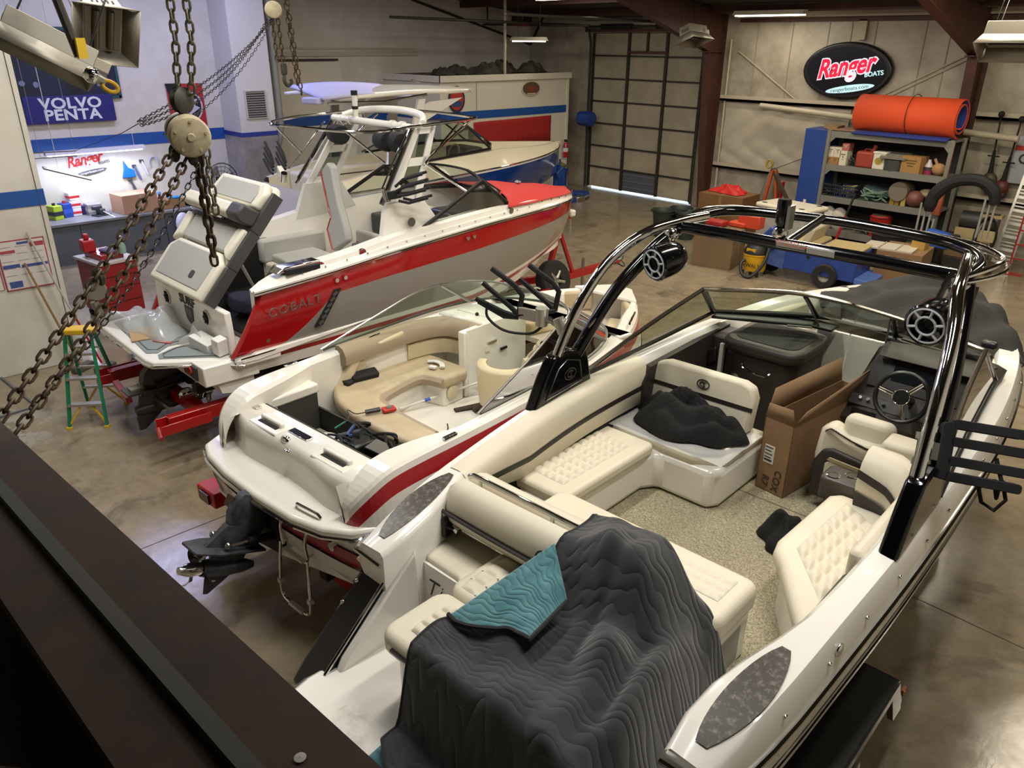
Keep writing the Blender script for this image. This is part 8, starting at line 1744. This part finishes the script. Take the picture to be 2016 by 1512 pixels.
# string trimmers
for k, (u0, v0, u1, v1, c) in enumerate(((1972, 225, 1945, 365, '#4a4338'), (2012, 235, 1968, 380, '#5a2620'))):
    a, b2 = at(u0, v0, 1, YB - .3), at(u1, v1, 1, YB - .3); t = thing('string_trimmer', ['string trimmer with tan engine hanging on the back wall', 'string trimmer with red engine hanging at the right edge'][k], 'trimmer', b2); d = a - b2
    B().tube([d, d * .2], .018, 6).obj('shaft', MATTE, t); B().ball((0, 0, .12), .16, 12, 8, (1, .8, 1.1)).obj('engine', P(c, .5), t); B().tube([d * .5, d * .22, (0, 0, .2)], [.03, .05, .09], 8).obj('boot', MATTE, t); B().bx(-.12, .12, -.08, .08, -.1, .02).obj('tank', P('#6a6250' if k == 0 else '#3b1d1a', .5), t, bevel=.03); B().tube([d * .42 + Vector((-.12, 0, 0)), d * .42 + Vector((.12, 0, 0))], .015, 6).obj('handle', MATTE, t)
    B().ball(d, .07, 8, 6).obj('cutter_head', MATTE, t)
# poster, ramp, carpet roll boxes, hand truck at right edge
ps = thing('wall_poster', 'white wall poster with red band at the right edge', 'poster', (-4.7, YB - .17, 2.2)); B().bx(-.45, .45, 0, .01, -.5, .5).obj('sheet', P('#9fa3a8', .6), ps); B().bx(-.45, .45, -.004, 0, .2, .3).obj('band', P('#a8281f', .6), ps); text('G.', .3, 'lettering', INK, ps, frame((-.2, -.006, .02), (1, 0, 0), (0, 0, 1)), .001, 0, .006)
rp = thing('loading_ramp', 'slotted aluminium loading ramp leaning against the wall at the right edge', 'ramp', (-4.62, 19.15, 0), R(4), None, (R(-12), R(4), R(6)))
for x in (-.17, .17): B().bx(x - .025, x + .025, -.02, .04, 0, 2.1).obj('side_rail', ALU, rp)
for k in range(7):
    z = .15 + k * .28; B().bx(-.15, .15, -.01, .01, z - .03, z + .03).obj('rung', ALU, rp)
    for j in range(2): B().bx(-.15, .15, -.005, .01, z + .075 + j * .07, z + .1 + j * .07).obj('tread_bar', ALU, rp)
B().bx(-.17, .17, -.015, .015, 1.95, 2.12).obj('top_plate', ALU, rp)
bc_ = thing('air_compressor', 'cream and black compressor with leaning pole in front of the wall', 'compressor', (-5.15, 18.9, 0), .1); B().cyl((-.36, 0, 1.0), (.36, 0, 1.0), .2, n=20).obj('tank', P('#2d2c2b', .5), bc_); B().bx(-.4, .4, -.22, -.18, .62, .86).obj('panel', P('#a9966e', .6), bc_); B().bx(.0, .42, -.16, .16, 1.12, 1.18).obj('cover', P('#a9966e', .6), bc_)
for x in (-.34, .34): B().tube([(x, 0, 0), (x * .9, 0, .85)], .02, 6).obj('leg', STEEL, bc_)
B().bx(-.35, .35, -.2, .2, .8, .84).obj('cradle', MATTE, bc_)
B().tube([(-.12, -.35, .02), (.16, -.2, 1.3)], .02, 8).obj('leaning_pole', P('#8c8a82', .5), bc_)
tag(B().bx(-.36, .36, -.2, .2, 0, .3).obj('brown_box', P('#6e5638', .8), loc=(-5.2, 18.55, .28), bevel=.005), 'brown carton below the compressor', 'box')
tag(B().bx(-.36, .36, -.2, .2, 0, .27).obj('dark_crate', P('#2b2824', .8), loc=(-5.2, 18.55, 0), bevel=.01), 'dark crate on the floor under the brown carton', 'crate')
cb2 = thing('cable_coil', 'thick coil of black cable hanging before the ramp', 'cable', (-4.9, 18.75, .75))
for k in range(8): B().tube([(.22 * math.cos(a) * (.7 + .04 * k), -.02 * k, .42 * math.sin(a) * (.8 + .03 * k)) for a in [2 * PI * j / 20 for j in range(20)]], .016, 5, True).obj('coil', MATTE, cb2)
ht_ = thing('hand_truck', 'red hand truck standing at the right edge', 'hand truck', (-4.2, 19.0, 0))
for x in (-.2, .1): B().tube([(x, 0, .1), (x, .12, 1.2)], .018, 6).obj('rail', REDP, ht_)
for z in (.3, .6, .9): B().tube([(-.2, .03 + z * .08, z), (.1, .03 + z * .08, z)], .014, 6).obj('bar', REDP, ht_)
B().bx(-.22, .12, -.2, .02, .0, .02).obj('toe_plate', REDP, ht_)
for k, (x, y, r) in enumerate(((-4.95, 18.3, .1), (-4.72, 18.35, .11))): tag(B().cyl((x, y, r), (x + .02, y + .45, r), r, n=14).obj('rolled_mat', P('#3d382f' if k == 0 else '#5d4a33', .9)), ['dark rolled mat on the floor beneath the black cable coil', 'brown rolled mat on the floor near the right edge'][k], 'mat')
tag(B().bx(-.3, .3, -.2, .2, 0, .5).box((.05, 0, .6), (.4, .26, .24), (0, 0, .1)).obj('machine_heap', P('#2f2a25', .7), bevel=.06, loc=(-5.62, 18.75, 0)), 'dark machine housing between the boat top and compressor', 'machine')
# fire extinguisher, pallet jack, mirror by the office
fe = thing('fire_extinguisher', 'red fire extinguisher on the corner of the white office', 'extinguisher', (OX + .16, 19.2, 1.05)); B().lathe([(.001, 0), (.08, 0), (.085, .04), (.085, .38), (.05, .46), (.001, .47)], 16).obj('cylinder', REDP, fe); B().lathe([(.087, .18), (.087, .3)], 16).obj('label', WPL, fe); B().box((0, 0, .52), (.12, .05, .08)).obj('valve', MATTE, fe, bevel=.01)
pj = thing('pallet_jack', 'blue pallet jack parked at the office corner', 'pallet jack', (-16.9, 18.1, 0), .3); B().bx(-.2, .2, -.15, .15, .1, .9).obj('pump_body', BLP, pj, bevel=.03); B().tube([(0, -.1, .6), (.06, -.2, 1.2)], .03, 8).obj('handle', BLP, pj); B().bx(.15, .9, -.25, .25, .12, .24).obj('fork', BLP, pj, bevel=.02); B().cyl((.8, -.3, .1), (.8, .3, .1), .1, n=14).obj('wheel', STEEL, pj); B().lathe([(.001, .1), (.2, .0), (.12, -.12)], 14, (0, 0, 1.0)).obj('lamp_cage', mat('cage_olive', '#6d6a40', .5), pj); B().tube([(.2, 0, .2), (.22, 0, .75)], .03, 8).obj('post', STEEL, pj)
tag(B().lathe([(.001, 0), (.22, 0), (.24, .3), (.22, .5), (.001, .55)], 16).obj('blue_hose_reel', BLP, loc=(OX + .3, 19.7, 2.25), rot=(0, R(90), 0)), 'blue hose reel mounted at the top corner of the office', 'hose reel')
# ================================================================= THINGS IN THE NEAR BOAT
def at_near(x, y, z=0):
    c, s = math.cos(R(3.5)), math.sin(R(3.5)); return (-2.32 + x * c - y * s, 2.1 + x * s + y * c, z)
# tall narrow carton
bxn = thing('tall_carton', 'tall narrow open cardboard carton standing on the boat floor', 'box', at_near(.02, 3.22, 1.1), R(3.5 - 8))
BC = mat('carton_tan', '#937352', .8, var=(3, '#826549', .3, .7)); BCI = mat('carton_in', '#86694c', .85)
HB_ = .66
for nm, a in (('side_panel', (-.13, -.122, 0, 1.15, 0, HB_)), ('side_panel', (.122, .13, 0, 1.15, 0, HB_)), ('end_panel', (-.13, .13, 0, .008, 0, HB_)), ('end_panel', (-.13, .13, 1.142, 1.15, 0, HB_)), ('bottom_panel', (-.13, .13, 0, 1.15, 0, .01))): B().bx(*a).obj(nm, BC, bxn)
def flap(nm, q): B().add([Vector(p) for p in q], [(0, 1, 2, 3)]).obj(nm, BCI, bxn, solid=.006)
flap('side_flap', [(.13, 0, HB_), (.13, 1.15, HB_), (.17, 1.12, HB_ + .26), (.17, .08, HB_ + .12)]); flap('side_flap', [(-.13, .02, HB_), (-.13, 1.15, HB_), (-.15, 1.12, HB_ + .22), (-.15, .12, HB_ + .2)]); flap('end_flap', [(-.13, 0, HB_), (.13, 0, HB_), (.11, -.02, HB_ + .14), (-.1, -.02, HB_ + .13)])
B().bx(-.09, .0, -.004, 0, .26, .42).obj('shipping_label', mat('label_paper', '#cfcbc2', .6), bxn)
for k in range(5): B().bx(-.085, -.085 + .07 - .01 * (k % 2), -.006, -.004, .4 - .03 * k, .404 - .03 * k + (.012 if k == 4 else .004)).obj('print', INK, bxn)
text('COX', .09, 'lettering', INK, bxn, frame((.05, -.004, .13), (-.1, 0, -1), (1, 0, 0)), .001); text('R7', .09, 'lettering', INK, bxn, frame((-.05, -.004, .1), (-.1, 0, -1), (1, 0, 0)), .001)
# plastic wrapped mat + black cloth
mt_ = thing('wrapped_mat', 'brown carpet mat in clear plastic under the black cloth', 'mat', at_near(-.72, 2.98, 1.53), R(3.5)); B().prism([(-.5, -.28), (.35, -.32), (.5, -.2), (.5, .2), (-.5, .24)], 0, .012).obj('mat', mat('mat_taupe', '#7d6d60', .8), mt_)
B().grid(20, 14, lambda u, v: (lerp(-.58, .6, u), lerp(-.4, .3, v), .016 + .012 * abs(math.sin(9 * u + 3 * v)) * abs(math.sin(7 * v + 5 * u)))).obj('film', FILM, mt_)
BKC = mat('cloth_black', '#050506', .9, bump=(40, .4))
def cloth_heap(u, v):
    th = 2 * PI * u; r = v; X = math.cos(th) * r; Y = math.sin(th) * r
    e = 1 + .10 * math.sin(3 * th + 1) + .05 * math.sin(7 * th)
    f = .5 + .5 * math.sin(7 * X + 3 * Y + 1.5 * math.sin(4 * Y)); g_ = abs(math.sin(5 * Y - 3 * X + 1.2 * math.sin(5 * X)))
    h = .25 * (1 - r ** 2.6) ** .8 * (.6 + .3 * f + .3 * g_) + .02 * abs(math.sin(12 * th + 9 * r)) * (1 - r)
    return (X * .50 * e, Y * .30 * e, h + .004)
bk_ = B().grid(90, 36, cloth_heap); bk_.v = [at_near(-.68 + p[0] * .99 + p[1] * -.1, 2.98 + p[1] + p[0] * .02, 1.56 + p[2]) for p in bk_.v]
tag(bk_.obj('black_cloth', BKC, ang=70), 'crumpled black cloth heaped on the port seat before the backrest', 'cloth')
crumple('black_pouch', .42, 2.66, .17, .26, .18, 12, BKC, 'black fabric pouch on the carpet beside the starboard seat', 'pouch', 1.1, .3, place=at_near)
# ---------------------------------------------------------------- moving blanket
def blanket_mat(name, c1, c2):
    m = bpy.data.materials.new(name); m.use_nodes = True; nt = m.node_tree; b = nt.nodes['Principled BSDF']; b.inputs['Roughness'].default_value = .9; b.inputs['Sheen Weight'].default_value = .3
    tc = nt.nodes.new('ShaderNodeUVMap'); wv = nt.nodes.new('ShaderNodeTexWave'); wv.wave_profile = 'SIN'; wv.bands_direction = 'Y'
    wv.inputs['Scale'].default_value = 6.0; wv.inputs['Distortion'].default_value = 7; wv.inputs['Detail'].default_value = 0; wv.inputs['Detail Scale'].default_value = 1.4
    nt.links.new(tc.outputs[0], wv.inputs['Vector']); pw = nt.nodes.new('ShaderNodeMath'); pw.operation = 'POWER'; pw.inputs[1].default_value = .35; nt.links.new(wv.outputs['Fac'], pw.inputs[0])
    bp = nt.nodes.new('ShaderNodeBump'); bp.inputs['Strength'].default_value = .8; bp.inputs['Distance'].default_value = .006; nt.links.new(pw.outputs[0], bp.inputs['Height']); nt.links.new(bp.outputs[0], b.inputs['Normal'])
    n = nt.nodes.new('ShaderNodeTexNoise'); n.inputs['Scale'].default_value = 5; n.inputs['Detail'].default_value = 6; rp = nt.nodes.new('ShaderNodeValToRGB'); rp.color_ramp.elements[0].position = .35; rp.color_ramp.elements[1].position = .7; rp.color_ramp.elements[0].color = lin(c1); rp.color_ramp.elements[1].color = lin(c2)
    nt.links.new(tc.outputs[0], n.inputs['Vector']); nt.links.new(n.outputs[0], rp.inputs[0]); nt.links.new(rp.outputs[0], b.inputs['Base Color'])
    return m
def uvgrid(nm, m, parent, nu, nv, fn, su_=1.0, sv=1.0, solid=.012):
    b = B().grid(nu, nv, fn); o = b.obj(nm, m, parent, ang=180, solid=solid); uv = o.data.uv_layers.new(name='UVMap')
    for p in o.data.polygons:
        for li in p.loop_indices:
            vi = o.data.loops[li].vertex_index; uv.data[li].uv = ((vi % nu) / (nu - 1) * su_, (vi // nu) / (nv - 1) * sv)
    return o
bl = thing('moving_blanket', 'dark grey quilted moving blanket with folded teal corner over the sun pad', 'blanket', at_near(0, 0, 0), R(3.5))
def g2(x, y, cx, cy, sx, sy, a=0):
    c, s = math.cos(a), math.sin(a); X, Y = x - cx, y - cy; X, Y = X * c + Y * s, -X * s + Y * c
    return math.exp(-(X / sx) ** 2 - (Y / sy) ** 2)
def smst(e0, e1, x): t = max(0, min(1, (x - e0) / (e1 - e0))); return t * t * (3 - 2 * t)
def bz(x, y):
    pad_ = smst(-.42, -.26, y) * smst(.98, .68, x)
    z = lerp(1.03, 1.575, pad_)
    z += .34 * smst(.42, .68, y) * smst(1.02, .9, y) * smst(.75, .4, x) + .07 * smst(.85, 1.0, y)
    z += .12 * g2(x, y, .26, .66, .26, .4, -.35) + .05 * g2(x, y, .5, .25, .2, .35, -.5)
    z += .05 * g2(x, y, .02, .25, .2, .16) - .05 * g2(x, y, .18, .28, .1, .3, .4)
    z += .07 * g2(x, y, .75, .25, .1, .35, .2) * smst(1.1, .8, x)
    def ln(x0, y0, x1, y1):
        dx, dy = x1 - x0, y1 - y0; t = max(0, min(1, ((x - x0) * dx + (y - y0) * dy) / (dx * dx + dy * dy))); return math.hypot(x - x0 - t * dx, y - y0 - t * dy)
    for q, h, w_ in (((.1, .85, .5, .3), .06, .11), ((.5, .3, .55, -.25), .05, .09), ((.3, .75, .34, .2), -.04, .05), ((.0, .1, .25, -.25), .03, .09), ((.72, .7, .8, .0), .05, .07), ((.6, .5, .68, .0), -.05, .05)): z += h * math.exp(-(ln(*q) / w_) ** 2)
    z += .018 * math.sin(9 * x + 5 * y + 1.5 * math.sin(4 * y)) + .012 * math.sin(14 * y - 7 * x) + .06 * (1 - pad_) * (.5 + .5 * math.sin(11 * x + 2 * y))
    return z
def bxy(u, v):
    l = spline([(-.34, -.52, 0), (-.36, -.2, 0), (-.33, .05, 0), (-.12, .5, 0), (-.06, .96, 0)], 8); r = spline([(.80, -.85, 0), (.93, -.2, 0), (.96, .3, 0), (1.0, .62, 0), (.92, .95, 0)], 8)
    def pick(L, t): k = t * (len(L) - 1); i = min(int(k), len(L) - 2); return L[i].lerp(L[i + 1], k - i)
    p = pick(l, v).lerp(pick(r, v), u); e = 1 - v
    return p.x, p.y - .12 * math.sin(PI * u) * e ** 3 + .04 * math.sin(PI * u) * v ** 4
BLK, TEAL = blanket_mat('blanket_grey', '#2b2c2f', '#3b3c3f'), blanket_mat('blanket_teal', '#3f6f78', '#5a8e95')
def bfn(u, v): x, y = bxy(u, v); return (x, y, bz(x, y))
uvgrid('cover', BLK, bl, 110, 110, bfn, 1.5, 1.7)
B().tube([Vector(bfn(k / 60, 0)) for k in range(61)], .012, 6).tube([Vector(bfn(0, k / 60)) for k in range(61)], .012, 6).tube([Vector(bfn(1, k / 60)) for k in range(61)], .012, 6).obj('binding', mat('binding_grey', '#2a2b2d', .9), bl)
FQ = [Vector(p) for p in ((-.345, -.02, 1.60), (.17, .08, 1.70), (.15, .40, 1.74), (-.08, .56, 1.92))]
def ffn(u, v):
    p = FQ[0] * (1 - u) * (1 - v) + FQ[1] * u * (1 - v) + FQ[2] * u * v + FQ[3] * (1 - u) * v
    p = p + Vector((.0, -.05 * math.sin(PI * u) * (1 - v) * math.cos(3 * u), 0)); z = max(p.z, bz(p.x, p.y) + .03) + .02 * math.sin(PI * u) * math.sin(PI * v)
    return (p.x, p.y, z)
uvgrid('folded_corner', TEAL, bl, 40, 40, ffn, .6, .8, .014)
B().tube([Vector(ffn(k / 30, 0)) + Vector((0, 0, .004)) for k in range(31)] + [Vector(ffn(1, k / 30)) + Vector((0, 0, .004)) for k in range(1, 31)], .013, 6).obj('binding', mat('binding_grey', '#2a2b2d', .9), bl)
uvgrid('turned_hem', TEAL, bl, 12, 8, lambda u, v: (lerp(-.36, .02, u), lerp(-.60, -.44, v) - .08 * u, 1.015 + .02 * v), .3, .2, .01)
# ---------------------------------------------------------------- near trailer
nt_ = thing('boat_trailer', 'black trailer with diamond plate fender beneath the foreground bowrider', 'trailer', (-2.32, 2.1, 0), R(3.5)); TB = mat('trailer_black', '#111316', .3, coat=.3)
for s in (-1, 1):
    B().bx(s * .9 - .06, s * .9 + .06, .0, 5.6, .4, .55).obj('side_rail', TB, nt_)
    B().bx(s * 1.3 - .17, s * 1.3 + .17, .55, 2.2, .74, .78).obj('fender_top', MATTE, nt_, bevel=.01); B().prism([(.3, .35), (.55, .76), (2.2, .76), (2.45, .35), (2.3, .35), (2.1, .68), (.65, .68), (.45, .35)], s * 1.44, s * 1.48, 'x').obj('fender_skirt', TB, nt_)
    B().prism([(2.2, .78), (2.47, .4), (2.47, .36), (2.15, .74)], s * 1.12, s * 1.47, 'x').obj('fender_front', TB, nt_)
    for k in range(4): B().box((s * 1.485, 1.2 + k * .12, .56), (.01, .05, .09), (.4, 0, 0)).obj('fender_slot', CHROME, nt_)
    for y in (.95, 1.8):
        B().lathe([(.14, -.1), (.32, -.11), (.34, -.07), (.34, .07), (.32, .11), (.14, .1)], 28, (s * 1.27, y, .34), Matrix.Rotation(R(90), 3, 'Y')).obj('tyre', RUBBER, nt_); B().lathe([(.001, .06), (.1, .07), (.2, .04), (.21, -.04)], 20, (s * 1.3, y, .34), Matrix.Rotation(R(90), 3, 'Y')).obj('wheel', ALU, nt_)
    B().bx(s * .45 - .06, s * .45 + .06, .2, 5.2, .5, .6).obj('bunk', mat('bunk_carpet', '#2f2c2a', .95), nt_)
    B().bx(s * 1.47 - .01, s * 1.47 + .01, 2.4, 2.46, .5, .54).obj('marker_lamp', mat('amber', '#b0561a', .4), nt_)
for y in (.95, 1.8, 3.2, 5.4): B().bx(-1.3 if y < 2 else -.9, 1.3 if y < 2 else .9, y - .06, y + .06, .36, .5).obj('axle_beam', TB, nt_)
B().bx(-.06, .06, 5.4, 8.4, .42, .55).obj('tongue', TB, nt_); B().tube([(0, 7.4, .5), (0, 7.5, 1.4)], .06, 4).obj('winch_post', TB, nt_); B().tube([(0, 8.1, .02), (0, 8.1, .8)], .035, 8).obj('jack', STEEL, nt_)
# ================================================================= LOFT at the camera, with an added roof and wall for shade
DKB = mat('loft_steel', '#4a3322', .7, .1, var=(5, '#33241a', .3, .7)); DKW = mat('loft_wood', '#2c2119', .85); d_ = Vector((-.995, -.038, -.087)).normalized()
def along(o, l0, l1, prof, nm, m, par=None):
    o = Vector(o); rings = [[o + d_ * l + Vector((0, y, z)) for y, z in prof] for l in (l0, l1)]
    return B().loft(rings, True, True).obj(nm, m, par)
L1, L2_, L3_ = Vector((-.838, .485, 3.354)), Vector((-.968, .346, 3.354)), Vector((-1.09, .19, 3.37))
bm = thing('loft_beam', 'dark brown steel beam crossing the lower left foreground', 'beam', (0, 0, 0))
along((-.9, 0, 3.354), -1.6, 3.4, [(.345, -.02), (.485, -.02), (.485, 0), (.345, 0)], 'flange', DKB, bm); along((-.9, 0, 3.354), -1.6, 3.4, [(.31, -.4), (.345, -.4), (.345, .012), (.31, .012)], 'web', mat('loft_edge', '#4a4a3f', .6, .3), bm); along((-.9, 0, 3.354), -1.6, 3.4, [(.17, -.06), (.31, -.06), (.31, -.012), (.17, -.012)], 'ledger', DKB, bm)
B().lathe([(.011, .002), (.001, .003)], 12, Vector((-.9, .40, 3.356)) + d_ * .05).obj('bolt_hole', mat('hole_pale', '#cfcabf', .5), bm)
fl_ = struct(along((-.9, 0, 3.354), -1.6, 3.4, [(-2.6, -.3), (.32, -.3), (.32, -.2), (-2.6, -.2)], 'floor_loft', DKW))  # dark deck added to block the bright shop floor beyond the beam
struct(B().bx(-3.6, 2.6, -2.9, 2.4, 5.35, 5.45).obj('shade_roof_loft', DKW)); struct(B().bx(-4.6, 2.6, -3.0, -2.9, 2.5, 5.45).obj('shade_wall_loft', DKW))  # roof slab and wall out of view, added to keep lamps off the beam
ro = thing('rope_coil', 'coil of dark rope lying on the loft floor in the corner', 'rope', Vector((-1.35, -.05, 3.11)))
for k in range(3): B().tube([(.11 * math.cos(a) * (1 + .2 * k), .1 * math.sin(a) * (1 + .1 * k), .02 * k + .01 * math.sin(3 * a)) for a in [2 * PI * j / 24 for j in range(24)]], .014, 6, True).obj('loop', mat('rope_tan', '#5c4a34', .9, bump=(80, .6)), ro)
